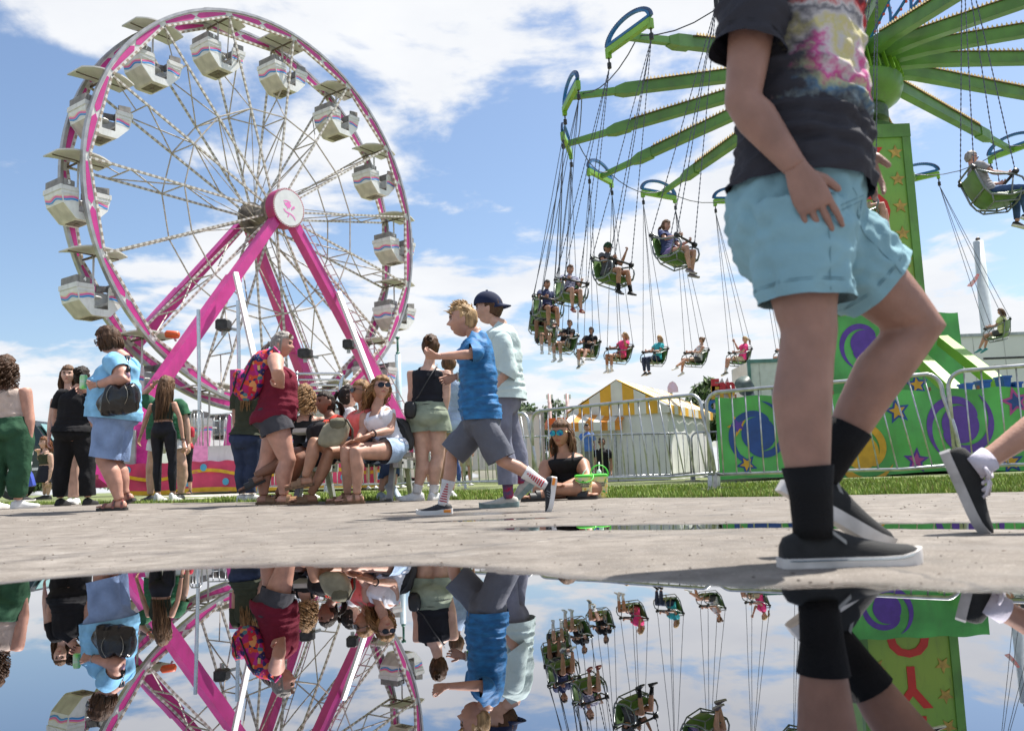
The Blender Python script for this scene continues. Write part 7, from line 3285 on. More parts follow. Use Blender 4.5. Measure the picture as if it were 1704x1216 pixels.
# far left woman in green trousers
person('woman in beige top and baggy green trousers seen from behind, at left edge', 9.3, 178,
       dict(hd=(10, 612), nk=(12, 643), pl=(16, 716), er=(48, 690), wr=(49, 732), el=(-22, 690), wl=(-24, 730), kl=(-6, 778), al=(-10, 834), kr=(34, 780), ar=(30, 830)),
       skin='rosy', fat=1.35, afat=1.45, B=dict(hw=.20, hd=.15, ww=.165, wd=.13, cw=.165, cd=.13, sw=.175, butt=.04),
       top=dict(kind='tank', mat=fabric('beige', (0.55, 0.44, 0.38)), hem=.12, top=.90, strap=.02), bot=dict(kind='pants', mat=fabric('forest', (0.028, 0.085, 0.045)), len=1.93, baggy=.098, cuff=.055, inf=.032, flare=.0, fold=.014, freq=7, waist=.26),
       shoes=S_WHITE, hair=dict(col='brown', style='curly', len=.26, vol=1.5), fdir=(170, 120))
person('woman in black shirt and black trousers with dark hair, seen from behind', 10.3, 178,
       dict(hd=(137, 627), nk=(127, 650), pl=(123, 718), el=(92, 695), wl=(98, 722), er=(152, 692), wr=(150, 722), kl=(103, 778), al=(100, 836), kr=(145, 778), ar=(146, 834)),
       fat=1.3, afat=1.2, B=dict(hw=.20, hd=.16, ww=.17, wd=.14, cw=.165, cd=.13, butt=.04),
       top=dict(kind='tee', mat=BLACKC, hem=-.02, inf=.02, loose=1.0), bot=dict(kind='pants', mat=BLACKC, len=1.95, baggy=.085, inf=.016, flare=0, fold=.012),
       shoes=S_BLACK, hair=dict(col='dark', style='bun', vol=.9))
person('smiling girl with long brown hair and pink shorts behind the woman in black', 11.0, 10,
       dict(hd=(113, 624), nk=(114, 655), pl=(118, 720), kl=(124, 775), al=(128, 832), kr=(114, 775), ar=(117, 833)), s=.95, hphi=18,
       skin='fair', top=dict(kind='tank', mat=fabric('azure', (0.10, 0.35, 0.68)), hem=-.03), bot=dict(kind='shorts', mat=fabric('hot_pink', (0.72, 0.07, 0.20)), len=.55, flare=.03), shoes=S_WHITE,
       hair=dict(col='midbrown', style='long', len=.30))
# girl in leggings
person('slim girl with very long brown hair in dark crop top and black leggings', 11.2, 172,
       dict(hd=(276, 641), nk=(271, 665), pl=(272, 716), el=(245, 692), wl=(234, 724), er=(299, 694), wr=(305, 735), kl=(262, 768), al=(263, 823), kr=(287, 768), ar=(288, 823)),
       s=.94, hs=.95, fat=.92, afat=.85, B=dict(hw=.155, hd=.11, ww=.115, wd=.085, cw=.13, cd=.10, sw=.145),
       top=dict(kind='tank', mat=fabric('crop_green', (0.03, 0.04, 0.03)), hem=.34, top=.88, strap=.02), bot=dict(kind='pants', mat=fabric('leggings', (0.014, 0.014, 0.02), rough=.6), len=1.88, inf=.006, flare=0, waist=.28, fold=.002),
       shoes=dict(kind='high', up=W_UP, sole=W_SOLE), hair=dict(col='midbrown', style='long', len=.44, vol=1.1), extras=band('r', [BLACK], 1.9))
person('person in green shirt and white shorts standing behind the girl in leggings', 12.0, -5,
       dict(hd=(281, 642), nk=(278, 668), pl=(276, 722), er=(233, 662, .1), wr=(256, 640, .0), el=(310, 700), wl=(314, 738), kl=(303, 775), al=(301, 830), kr=(252, 778), ar=(250, 832)),
       skin='fair', fat=1.3, afat=1.15, B=dict(hw=.22, hd=.16, ww=.19, wd=.15, cw=.18, cd=.14, sw=.18),
       top=dict(kind='tee', mat=fabric('pine', (0.03, 0.12, 0.06)), hem=-.16, inf=.03, loose=1.2, sleeve=.7), bot=dict(kind='shorts', mat=fabric('white', (.7, .7, .72)), len=.5), shoes=dict(kind='croc', up=BLK_S, sole=BLK_S, k=1.08), hair=dict(col='midbrown', style='bun'),
       extras=band('r', [mat('band_red', (.5, .05, .05), .5)], 1.9), hphi=170)
person('woman in black capri leggings standing by the pink skirted platform', 19.5, 5, dict(hd=(306, 697), nk=(306, 711), pl=(307, 745), er=(296, 735), wr=(303, 748, -.15), el=(317, 735), wl=(311, 748, -.15), kl=(314, 780), al=(317, 811), kr=(300, 780), ar=(298, 811)),
       top=dict(kind='tee', mat=fabric('crimson', (.4, .03, .05)), hem=-.05), bot=dict(kind='pants', mat=BLACKC, len=1.6, flare=0, inf=.008), shoes=S_BSAND, hair=dict(col='midbrown', style='pony'), vox=.02, headres=.6)
person('blonde woman in olive top and dark jeans behind the flowered backpack', 10.2, 165,
       dict(hd=(420, 622), nk=(416, 652), pl=(411, 728), kl=(402, 775), al=(404, 826), kr=(420, 775), ar=(418, 828), el=(392, 695), wl=(396, 728), er=(436, 695), wr=(433, 728)),
       s=1.0, fat=1.1, B=dict(hw=.18, butt=.05), top=dict(kind='tee', mat=OLIVE, hem=.05, inf=.014), bot=dict(kind='pants', mat=JEANS, len=1.96, inf=.01, flare=0, baggy=.06), shoes=S_WHITE, hair=dict(col='honey', style='wavy', len=.42), fdir=(120, 110))

# woman with the flowered backpack
person('grey haired woman in maroon tank top and charcoal shorts with hand on hip', 8.4, 88,
       dict(hd=(470, 574), nk=(453, 606), pl=(460, 692), sr=(458, 597), er=(461, 618, -.24), wr=(468, 643, -.06), el=(466, 640, .1), wl=(470, 672, .1), kr=(478, 766), ar=(472, 831), kl=(444, 766), al=(438, 831)),
       skin='rosy', s=1.0, hs=1.04, fat=1.42, afat=1.5, vox=.013, hpitch=6,
       B=dict(hw=.20, hd=.185, ww=.17, wd=.15, cw=.165, cd=.145, belly=.03, bust=.05, sw=.17, butt=.035, neck=1.1, hj=.095),
       top=dict(kind='tank', mat=fabric('maroon', (0.155, 0.010, 0.028), var=.06), hem=-.12, inf=.018, top=.90, strap=.03, loose=.8, flare=.12, fold=.013, freq=7),
       bot=dict(kind='shorts', mat=CHAR, len=.36, flare=.025, inf=.016, fold=.007), shoes=S_SLIDE, hair=dict(col='grey', style='pony', len=.26, vol=.9),
       extras=sunglasses(mat('lens_brown', (.12, .04, .02), .2, var=0), raised=True), fdir=(85, 85), curl=(.5, 1.0), thumb=(None, Vector((-1, 0, .3))), handdir=(None, (452, 640, .02)))

# seated women on the bench
def cardigan(root, c):
    red = fabric('cardigan_red', (.62, .05, .035), var=.1)
    S, E, W = c['jo']['l'][:3]
    p, r = limb_arm(S, E, W, 1.0, 1.2, .022, 1.1, .01)
    g = G()
    g.tube([lerp(S, c['T'].centre(.9), .3)] + p, [.06] + r, 14)
    T = c['T']
    lat, fw = T.axes(.6)
    rs = []
    for u in np.linspace(0, 1, 9):
        q = lerp(T.centre(.93) + lat * .10, T.centre(-.05) + lat * .20, u) + fw * (.10 + .03 * math.sin(u * 9))
        w_ = .045 + .03 * u
        rs.append([q - lat * w_ - fw * .012, q + lat * w_ - fw * .05, q + lat * w_ - fw * .03, q - lat * w_ + fw * .006])
    g.rings(rs)
    g.obj('cardigan', red, root, True)


person('woman in black dress and red cardigan reclining on the bench', 8.75, -62,
       dict(hd=(541, 670), nk=(551, 696), pl=(548, 748), er=(545, 722, -.05), wr=(530, 738, -.1), el=(575, 715), wl=(560, 735), kr=(486, 756, -.25), ar=(425, 792, -.45), kl=(500, 764, -.2), al=(462, 822, -.1)),
       skin='brown', fat=1.2, afat=1.2, hphi=-50, B=dict(hw=.19, hd=.15, ww=.17, wd=.15, cw=.165, cd=.14, bust=.06, belly=.05, sw=.165),
       top=dict(kind='dress', mat=fabric('dress_black', (0.028, 0.028, 0.032)), hem=-.2, inf=.016, top=.84), bot=dict(kind='shorts', mat=fabric('dress_black', (0.028, 0.028, 0.032)), len=.78, inf=.018, flare=.01, name='skirt'), shoes=S_BSAND, flat=(True, False), fdir=(-80, -75), fpitch=(0, 25),
       hair=dict(col='dark', style='pony', len=.15, vol=.6), extras=cardigan)
person('woman in coral top and sunglasses seated cross legged with a khaki bag', 8.65, -42,
       dict(hd=(601, 652), nk=(606, 682), pl=(604, 748), er=(573, 716, -.15), wr=(556, 712, -.35), el=(626, 715), wl=(600, 735, -.2), kr=(522, 737, -.55), ar=(508, 794, -.6), kl=(548, 752, -.35), al=(517, 826, -.35)),
       skin='tan', fat=1.08, afat=1.05, hphi=-62, hpitch=-4, B=dict(sw=.16, bust=.03),
       top=dict(kind='tank', mat=fabric('coral', (0.86, 0.19, 0.18)), hem=-.1, inf=.018, top=.89, strap=.028, fold=.012), bot=dict(kind='shorts', mat=DENIM2, len=.35, flare=.02), shoes=S_SLIDE, flat=(True, False), fdir=(-70, -95), fpitch=(0, 8),
       hair=dict(col='honey', style='pony', len=.2, vol=.8), extras=sunglasses(mat('lens_dark2', (0.03, 0.025, 0.02), 0.1, var=0)))
person('laughing woman in white tank top, sunglasses and pale denim shorts on the bench end', 8.5, -38,
       dict(hd=(634, 646), nk=(628, 680), pl=(650, 746), sl=(650, 690), el=(650, 716, -.1), wl=(618, 722, -.35), sr=(606, 690), er=(604, 717, -.1), wr=(596, 731, -.35), kr=(575, 750, -.42), ar=(578, 822, -.3), kl=(591, 752, -.45), al=(594, 820, -.4)),
       skin='light', fat=1.08, afat=1.02, hphi=28, hpitch=-10, sphi=-15, htilt=-8, B=dict(hw=.17, sw=.155, bust=.035),
       top=dict(kind='tank', mat=fabric('white_tank', (0.74, 0.73, 0.78)), hem=-.06, inf=.014, top=.86, strap=.022, fold=.011), bot=dict(kind='shorts', mat=DENIM2, len=.36, flare=.025, inf=.014), shoes=S_SAND, fdir=(-62, -70), flat=(True, True),
       hair=dict(col='honey', style='blown', len=.30, vol=1.1, back=Vector((-.8, .3, 0))), extras=multi(sunglasses(mat('lens_dark', (0.012, 0.012, 0.014), 0.1, var=0), big=1.12), band('l', [BLACK], 1.9)),
       handdir=((588, 736, -.05), (578, 737, -.05)), curl=(.15, .15))
person('person with curly blonde hair and bare shoulders seated with back to camera', 9.75, 175,
       dict(hd=(507, 658), nk=(508, 690), pl=(512, 750), kl=(500, 755, .4), al=(498, 820, .45), kr=(522, 755, .4), ar=(520, 820, .45)), skin='light', flat=(True, True),
       top=dict(kind='tank', mat=BLACKC, hem=-.05, top=.8), bot=dict(kind='shorts', mat=JEANS2, len=.6), shoes=S_WHITE, hair=dict(col='honey', style='curly', len=.22, vol=1.2))
person('dark haired woman with ponytail in white shirt and rolled blue jeans behind the bench', 9.3, 118,
       dict(hd=(580, 660), nk=(574, 684), pl=(594, 748), kl=(650, 765, -.25), al=(634, 818, -.25), kr=(655, 768, -.1), ar=(655, 806, -.15)), skin='fair', hphi=100,
       top=dict(kind='tee', mat=fabric('white_tee', (.72, .72, .74)), hem=-.05), bot=dict(kind='pants', mat=JEANS2, len=1.62, flare=0, inf=.012, baggy=.07), shoes=dict(kind='sneaker', up=mat('shoe_pale_blue', (.42, .52, .62), .6), sole=W_SOLE), flat=(True, False), fpitch=(0, 40), fdir=(30, 60),
       hair=dict(col='dark', style='ponyup', len=.36, vol=.8, back=Vector((-1, .2, 0))))

# standing woman in sage shorts
person('woman in black tank top and sage green shorts standing with her back turned', 8.7, 172,
       dict(hd=(717, 577), nk=(714, 609), pl=(712, 690), el=(686, 650), wl=(682, 690), er=(743, 650), wr=(738, 696), kl=(703, 757), al=(694, 820), kr=(729, 757), ar=(722, 820)),
       skin='fair', fat=1.18, afat=1.12, vox=.013, B=dict(hw=.195, hd=.15, ww=.14, wd=.11, cw=.15, butt=.04, sw=.165),
       top=dict(kind='tank', mat=fabric('navy_black', (0.014, 0.015, 0.022)), hem=.08, top=.90, strap=.014), bot=dict(kind='shorts', mat=fabric('sage', (0.26, 0.30, 0.225)), len=.40, flare=.03, inf=.018, waist=.26, fold=.008),
       shoes=S_WHITE, socks=dict(mat=WHITE_SOCK, u0=1.82), hair=dict(col='brown', style='bun', vol=.9), fdir=(-70, 150))
person('person in pale denim shirt partly hidden behind the woman in sage shorts', 9.7, 178,
       dict(hd=(747, 606), nk=(748, 628), pl=(746, 705), kl=(740, 765), al=(738, 822), kr=(752, 765), ar=(752, 822)), s=.92, hs=.92,
       top=dict(kind='tee', mat=DENIM2, hem=-.2, sleeve=.9, inf=.02), bot=dict(kind='shorts', mat=fabric('khaki', (.42, .33, .22)), len=.5), shoes=S_WHITE, hair=dict(col='midbrown', style='crop'), headres=.6)


# striding boy
def red_marks(o, K, A, fd, bk, s, fat, sg):
    m_ = mat('mark_red', (0.45, 0.01, 0.03), .7, var=0)
    d = (A - K).normalized()
    e = (Vector((0, -1, 0)) - d * -d.y).normalized()
    q = d.cross(e)
    for i in range(8):
        u = 1.60 + i * 0.052
        r = np.interp(u, [1.6, 1.85, 2.0], [.049, .038, .036]) * s * fat + .0062
        c = lerp(K, A, u - 1) + bk * (np.interp(u, [1.6, 1.85, 2], [.010, .002, 0]) * s)
        wd = 0.12 + 0.09 * i
        g = G()
        g.tube([c + (e * math.cos(a) + q * math.sin(a)) * r for a in np.linspace(-wd, wd, 5)], 0.0042, 5)
        g.obj('sock_mark', m_, o, True)


RUN = dict(kind='runner', up=mat('runner_black', (0.022, 0.024, 0.03), .65, var=.2, scale=60, bump=.2, bscale=200), sole=mat('runner_sole', (.70, .69, .68), .6, var=.06), extra=stripes(mat('stripe_grey', (.16, .17, .19), .5, var=0), mat('tab_orange', (.85, .28, .03), .5, var=0)), k=1.06)
person('blond boy in blue shirt and grey shorts striding left with arm stretched forward', 5.64, -88,
       dict(hd=(769, 533), nk=(792, 554), pl=(798, 695), sl=(786, 580), el=(791, 589, -.15), wl=(729, 593, -.19), sr=(772, 590), er=(786, 626, .06), wr=(757, 627, .02), kr=(752, 758), ar=(737, 828), kl=(836, 766), al=(905, 806)),
       skin='light', s=.80, hs=.91, hpitch=4, fat=.92, afat=.98, vox=.011, B=dict(hw=.155, hd=.125, ww=.14, wd=.112, cw=.145, cd=.115, sw=.15, butt=.02, neck=.9, hj=.085),
       top=dict(kind='tee', mat=mat('cloth_cobalt', (0.012, 0.145, 0.36), .7, var=.15, scale=16, bump=.25, bscale=30, stretch=(1, 1, 2.2), dark=(.008, .085, .22)), ripple=(.006, .0, .6, .05), hem=-.03, inf=.016, sleeve=1.10, sflare=.008, loose=1.10, fold=.015, freq=10, vox=.010),
       bot=dict(kind='shorts', mat=fabric('slate', (0.105, 0.112, 0.14), rough=.6, var=.05), len=.96, flare=.03, inf=.022, baggy=.105, fold=.014, freq=8, vox=.010, waist=.1),
       shoes=RUN, socks=dict(mat=WHITE_SOCK, u0=1.52, deco=red_marks), flat=(False, True), fpitch=(78, 0), fdir=(-82, -92),
       hair=dict(col='blonde', style='short', vol=.8), handdir=((703, 590), (733, 636)), curl=(.95, .6),
       extras=band('r', [mat('band_lime', (.15, .85, .10), .5, var=0), mat('band_grey', (.4, .42, .42), .5, var=0)], 1.72, .13))
person('teenager in backwards navy cap, pale mint sweatshirt and grey joggers walking left', 6.67, -95,
       dict(hd=(812, 514), nk=(833, 542), pl=(833, 660), sl=(836, 568), el=(843, 618, -.02), wl=(823, 652, .0), er=(830, 620, .05), wr=(815, 655), kl=(836, 735), al=(846, 822), kr=(856, 735), ar=(868, 800)),
       skin='fair', s=.96, hs=1.0, hpitch=4, fat=.88, afat=.95, vox=.012, B=dict(hw=.16, hd=.125, ww=.14, wd=.12, cw=.15, cd=.125, sw=.15, neck=.95),
       top=dict(kind='long', mat=fabric('mint', (0.52, 0.63, 0.62), var=.04), ripple=(.006, .0, .6, .06), hem=-.04, inf=.03, sleeve=1.12, sflare=.012, loose=1.12, fold=.012, freq=9),
       bot=dict(kind='pants', mat=fabric('jogger', (0.19, 0.20, 0.26)), len=1.80, inf=.02, flare=.0, baggy=.074, fold=.010), shoes=dict(kind='runner', up=mat('shoe_stone', (.46, .44, .39), .7, var=.12, scale=25), sole=mat('sole_green_grey', (.22, .30, .29), .6, var=.2, scale=12), k=1.12),
       socks=dict(mat=fabric('sock_pattern', (.03, .05, .10), var=.5, scale=30, dark=(.35, .02, .06)), u0=1.75),
       flat=(True, False), fpitch=(0, 40), fdir=(-95, -92), hair=dict(col='brown', style='crop', vol=1.0), extras=cap(fabric('navy_cap', (0.014, 0.022, 0.06), bump=.1)))

# woman sitting on the pavement edge
person('woman in black dress and mirrored sunglasses sitting on the pavement edge', 8.05, -12,
       dict(hd=(934, 722), nk=(940, 752), pl=(948, 816), sr=(910, 771), er=(901, 808, -.2), wr=(925, 812, -.4), sl=(968, 769), el=(978, 796, -.2), wl=(938, 808, -.42), kr=(897, 816, -.35), ar=(958, 824, -.45), kl=(992, 812, -.35), al=(905, 825, -.5)),
       skin='tan', s=1.0, hs=1.06, fat=1.15, afat=1.25, vox=.013, hphi=-28, B=dict(sw=.17, bust=.05, hw=.18, cw=.155, curve=-.03),
       top=dict(kind='dress', mat=BLACKC, hem=-.2, inf=.014, top=.84, strap=.015), bot=dict(kind='shorts', mat=BLACKC, len=.30, inf=.02, flare=.02, name='skirt'), shoes=S_BSAND, fdir=(-75, 60), flat=(True, True), curl=(.3, .3),
       hair=dict(col='midbrown', style='wavy', len=.30, vol=1.0), extras=sunglasses(mat('lens_mirror', (.02, .22, .22), .08, metal=.9, var=.3, scale=30, dark=(.02, .06, .25)), mat('frame_gold', (.5, .4, .2), .3, metal=1), 1.05))


# man in the foreground
def tee_print(v, T, jo):
    """how far inside the printed patch of the shirt front each point lies, 0 to 1"""
    lat, fw = T.axes(.7)
    rel = v - np.array(T.centre(.62))
    a, b, h = rel @ np.array(lat), rel @ np.array(fw), rel @ np.array(T.up)
    q = 1.25 - np.maximum(np.abs(a + .02) / .15, np.abs(h - .0) / .24) ** 2
    return np.where(b > 0, np.clip(q, 0, 1), 0).astype(np.float32)


PRINT = bpy.data.materials.new('shirt_with_print')


def make_print():
    PRINT.use_nodes = True
    nt = PRINT.node_tree
    N, L = nt.nodes.new, nt.links.new
    b = nt.nodes['Principled BSDF']
    b.inputs['Roughness'].default_value = .85
    b.inputs['Specular IOR Level'].default_value = .25
    tc = N('ShaderNodeTexCoord')

    def noi(sc, det, off=0.0):
        mp = N('ShaderNodeMapping')
        mp.inputs['Location'].default_value = (off, off, off)
        L(tc.outputs['Object'], mp.inputs[0])
        n = N('ShaderNodeTexNoise')
        n.inputs['Scale'].default_value = sc
        n.inputs['Detail'].default_value = det
        n.inputs['Roughness'].default_value = .62
        L(mp.outputs[0], n.inputs[0])
        return n.outputs[0]

    def mth(op, x, y, z=None):
        n = N('ShaderNodeMath')
        n.operation = op
        for i, q in enumerate((x, y, z)):
            if q is None:
                continue
            if isinstance(q, (int, float)):
                n.inputs[i].default_value = q
            else:
                L(q, n.inputs[i])
        return n.outputs[0]
    sp = N('ShaderNodeSeparateXYZ')
    L(tc.outputs['Object'], sp.inputs[0])
    z = N('ShaderNodeMapRange')
    z.inputs['From Min'].default_value = 0.93
    z.inputs['From Max'].default_value = 1.32
    L(sp.outputs[2], z.inputs['Value'])
    v = mth('MULTIPLY_ADD', noi(9, 7), .9, mth('SUBTRACT', z.outputs[0], .44))
    cr = N('ShaderNodeValToRGB')
    el = cr.color_ramp.elements
    el[0].position, el[0].color = 0.0, (.05, .06, .09, 1)
    el[1].position, el[1].color = .10, (.10, .22, .36, 1)
    for p, c in ((.20, (.40, .50, .50, 1)), (.28, (.10, .24, .40, 1)), (.36, (.46, .50, .30, 1)), (.44, (.55, .06, .27, 1)), (.52, (.60, .54, .55, 1)), (.60, (.55, .50, .22, 1)), (.68, (.52, .50, .50, 1)), (.76, (.16, .16, .18, 1)), (.82, (.55, .53, .53, 1)), (.90, (.50, .03, .03, 1)), (.97, (.10, .02, .03, 1))):
        e = el.new(p)
        e.color = c
    L(v, cr.inputs[0])
    atn = N('ShaderNodeAttribute')
    atn.attribute_name = 'print_area'
    mk = N('ShaderNodeMapRange')
    mk.inputs['From Min'].default_value = .40
    mk.inputs['From Max'].default_value = .78
    L(mth('MULTIPLY_ADD', noi(14, 6, 3.3), 1.1, mth('SUBTRACT', atn.outputs['Fac'], .52)), mk.inputs['Value'])
    mx = N('ShaderNodeMix')
    mx.data_type = 'RGBA'
    L(mk.outputs[0], mx.inputs['Factor'])
    mx.inputs['A'].default_value = (.036, .036, .045, 1)
    L(cr.outputs[0], mx.inputs['B'])
    L(mx.outputs['Result'], b.inputs['Base Color'])
    bp = N('ShaderNodeBump')
    bp.inputs['Strength'].default_value = .25
    bp.inputs['Distance'].default_value = .02
    L(noi(22, 4), bp.inputs['Height'])
    L(bp.outputs[0], b.inputs['Normal'])


make_print()
AQUA = fabric('aqua', (0.24, 0.42, 0.48), var=.07, scale=5, bump=.55, bscale=11)


def slip(o, heel, f, u, sd, L_, s, th):
    g = G()
    for q in (-1, 1):
        c = heel + f * .40 * L_ + sd * q * 0.033 * s + u * 0.066 * s
        g.box(c, f * .012 * s - u * .010 * s, sd * .0016, u * .004 * s)
    g.obj('elastic_gore', mat('gore_grey', (.30, .31, .31), .7), o)
    g = G()
    for q in (-1, 1):
        pts = []
        for t in np.linspace(.02, .97, 14):
            w = np.interp(t, [p[0] for p in SHOE_PROF], [p[1] for p in SHOE_PROF]) * s + .0052 * s
            pts.append(heel + f * t * L_ + sd * q * w + u * (th * .86 + 0.014 * max(0, (t - .75) / .25) ** 2 * s))
        g.tube(pts, 0.0014, 4)
    g.obj('piping', mat('piping_blue', (.10, .16, .20), .5), o)


person('man in graphic charcoal shirt, light blue shorts and black socks striding past', 2.03, 62,
       dict(hd=(1345, -215), nk=(1312, -105), pl=(1338, 348), sr=(1262, -40), er=(1236, 168, -.02), wr=(1326, 282, -.06), sl=(1385, -45), el=(1384, 150, .14), wl=(1424, 250, .14), kr=(1343, 552, 0), ar=(1352, 868, 0), kl=(1528, 540, .06), al=(1372, 786, .10)),
       skin='shade', s=.97, hs=1.0, fat=1.15, afat=1.14, vox=.0085, sphi=46, B=dict(hw=.155, hd=.140, ww=.138, wd=.124, cw=.152, cd=.124, belly=.012, bust=.008, sw=.168, butt=.03, hand=1.06),
       top=dict(kind='tee', mat=PRINT, paint=tee_print, ripple=(.0075, .06, .6, .055), hem=.055, inf=.020, sleeve=.62, sflare=.010, loose=1.0, fold=.013, freq=9, vert=2.4, vox=.008, smooth=4, fine=.6),
       bot=dict(kind='shorts', mat=AQUA, len=.76, len_l=.60, flare=.010, inf=.018, baggy=.108, fold=.014, freq=12, vox=.008, smooth=3, waist=.17, vert=1.4, fine=.6),
       shoes=dict(kind='slipon', up=mat('canvas_black', (.016, .017, .018), .85, var=.15, scale=30, bump=.25, bscale=420), sole=mat('rubber_white', (.72, .69, .66), .6, var=.12, scale=14), k=1.13, extra=slip),
       socks=dict(mat=BLACK_SOCK, u0=1.70), flat=(False, True), fpitch=(33, 0), fdir=(88, 88), hair=dict(col='brown', style='crop'), extras=man_seams,
       curl=(.35, .30), handdir=((1446, 305, 0), (1388, 402, -.01)), thumb=(None, Vector((.9, -.25, .45))), hand_vox=.0027)
# runner at the right edge
person('person in grey shorts and black lace up sneakers stepping off the right edge', 2.75, 92,
       dict(hd=(1960, 60), nk=(1945, 115), pl=(1890, 390), kr=(1840, 640, .0), ar=(1632, 772, .02), kl=(1960, 620, .05), al=(1985, 850, .05)),
       skin='light', s=.90, fat=.95, vox=.012, top=dict(kind='tee', mat=fabric('plain_grey', (.3, .3, .32)), hem=-.1, inf=.02), bot=dict(kind='shorts', mat=CHAR, len=.7, flare=.05),
       shoes=dict(kind='slipon', up=mat('canvas_black', (.016, .017, .018)), sole=mat('rubber_grey', (.42, .41, .41), .6, var=.15, scale=14), k=1.13, extra=laces(mat('lace_white', (.62, .58, .64), .7))), socks=dict(mat=fabric('sock_lilac', (.60, .57, .66)), u0=1.93),
       flat=(True, False), fdir=(92, 58), fpitch=(0, 72), hair=dict(col='brown', style='crop'))

# people in the background
person('woman in olive crop top and black skirt by the dark parked car', 17.0, -35, dict(hd=(74, 737), nk=(76, 752), pl=(76, 778), kl=(80, 798), al=(80, 819), kr=(74, 798), ar=(74, 819), er=(66, 765), wr=(64, 752, -.2)), s=.98, skin='fair', vox=.02, headres=.6,
       top=dict(kind='tank', mat=OLIVE, hem=.2, top=.88), bot=dict(kind='skirt', mat=fabric('skirt_black', (.02, .02, .03)), len=1.25, flare=.06), shoes=S_BLACK, hair=dict(col='auburn', style='wavy', len=.22))
person('person in white shirt carrying a blue bag behind the green trousers', 15.0, 160, dict(hd=(36, 722), nk=(37, 738), pl=(36, 772), kl=(32, 800), al=(32, 824), kr=(42, 800), ar=(42, 824), er=(46, 765), wr=(46, 786)), s=.98, skin='tan', vox=.02, headres=.6,
       top=dict(kind='tee', mat=fabric('white_tee', (.72, .72, .74))), bot=dict(kind='shorts', mat=CHAR, len=.8), shoes=S_BW, hair=dict(col='dark', style='crop'))
person('man in black shirt and sunglasses standing by the orange food stand', 22.0, -20, dict(hd=(1001, 736), nk=(1002, 748), pl=(1003, 778), kl=(1007, 800), al=(1008, 816), kr=(999, 800), ar=(999, 816), er=(991, 766), wr=(991, 780)), s=1.0, skin='tan', vox=.022, headres=.6,
       top=dict(kind='tee', mat=BLACKC), bot=dict(kind='shorts', mat=CHAR, len=.8), shoes=S_BLACK, hair=dict(col='dark', style='crop'), extras=sunglasses(BLACK))
BGC = [(598, 740, 24, (.7, .7, .7), (.05, .06, .12), 'midbrown', 170, 'person in white shirt far behind the bench legs'), (618, 742, 23, (.55, .08, .08), (.03, .03, .03), 'dark', 20, 'person in red shirt far behind the bench legs'),
       (662, 742, 25, (.10, .30, .55), (.6, .6, .6), 'blonde', 160, 'person in blue shirt far behind the fence near the bench end'), (706, 742, 25, (.60, .58, .62), (.62, .60, .66), 'midbrown', 10, 'person in pale lilac clothes far behind the fence'),
       (756, 743, 24, (.12, .13, .2), (.06, .10, .28), 'dark', 190, 'person in navy shirt and blue jeans far behind the fence'), (775, 742, 26, (.70, .55, .10), (.4, .33, .22), 'honey', 30, 'person in yellow shirt far behind the striding boy'),
       (978, 745, 26, (.10, .20, .55), (.2, .2, .22), 'dark', 0, 'person in blue shirt and cap waiting at the orange food stand')]
for i, (px, py, yy, c1, c2, hc, ph, lb) in enumerate(BGC):
    k = yy / 1490 * 1.0
    q = 1 / (yy / 1490)
    gyy = py - 8
    def pp(dx, dz):
        a = at(px, py, yy)
        return Vector((a.x + dx, yy, gz(a.x, yy) + dz))
    person(lb, yy, ph, dict(hd=pp(0, 1.56), nk=pp(0, 1.40), pl=pp(0, .92), kl=pp(.09, .48), al=pp(.1, .09), kr=pp(-.09, .48), ar=pp(-.1, .09)), vox=.024, headres=.5, skin='light',
           top=dict(kind='tee', mat=fabric('bg%d' % i, c1), fold=0), bot=dict(kind='shorts' if i % 2 else 'pants', mat=fabric('bgb%d' % i, c2), len=.8 if i % 2 else 1.9, flare=.02 if i % 2 else 0, fold=0), shoes=S_WHITE, hair=dict(col=hc, style='crop'), hands=False, group='people far behind the fence')

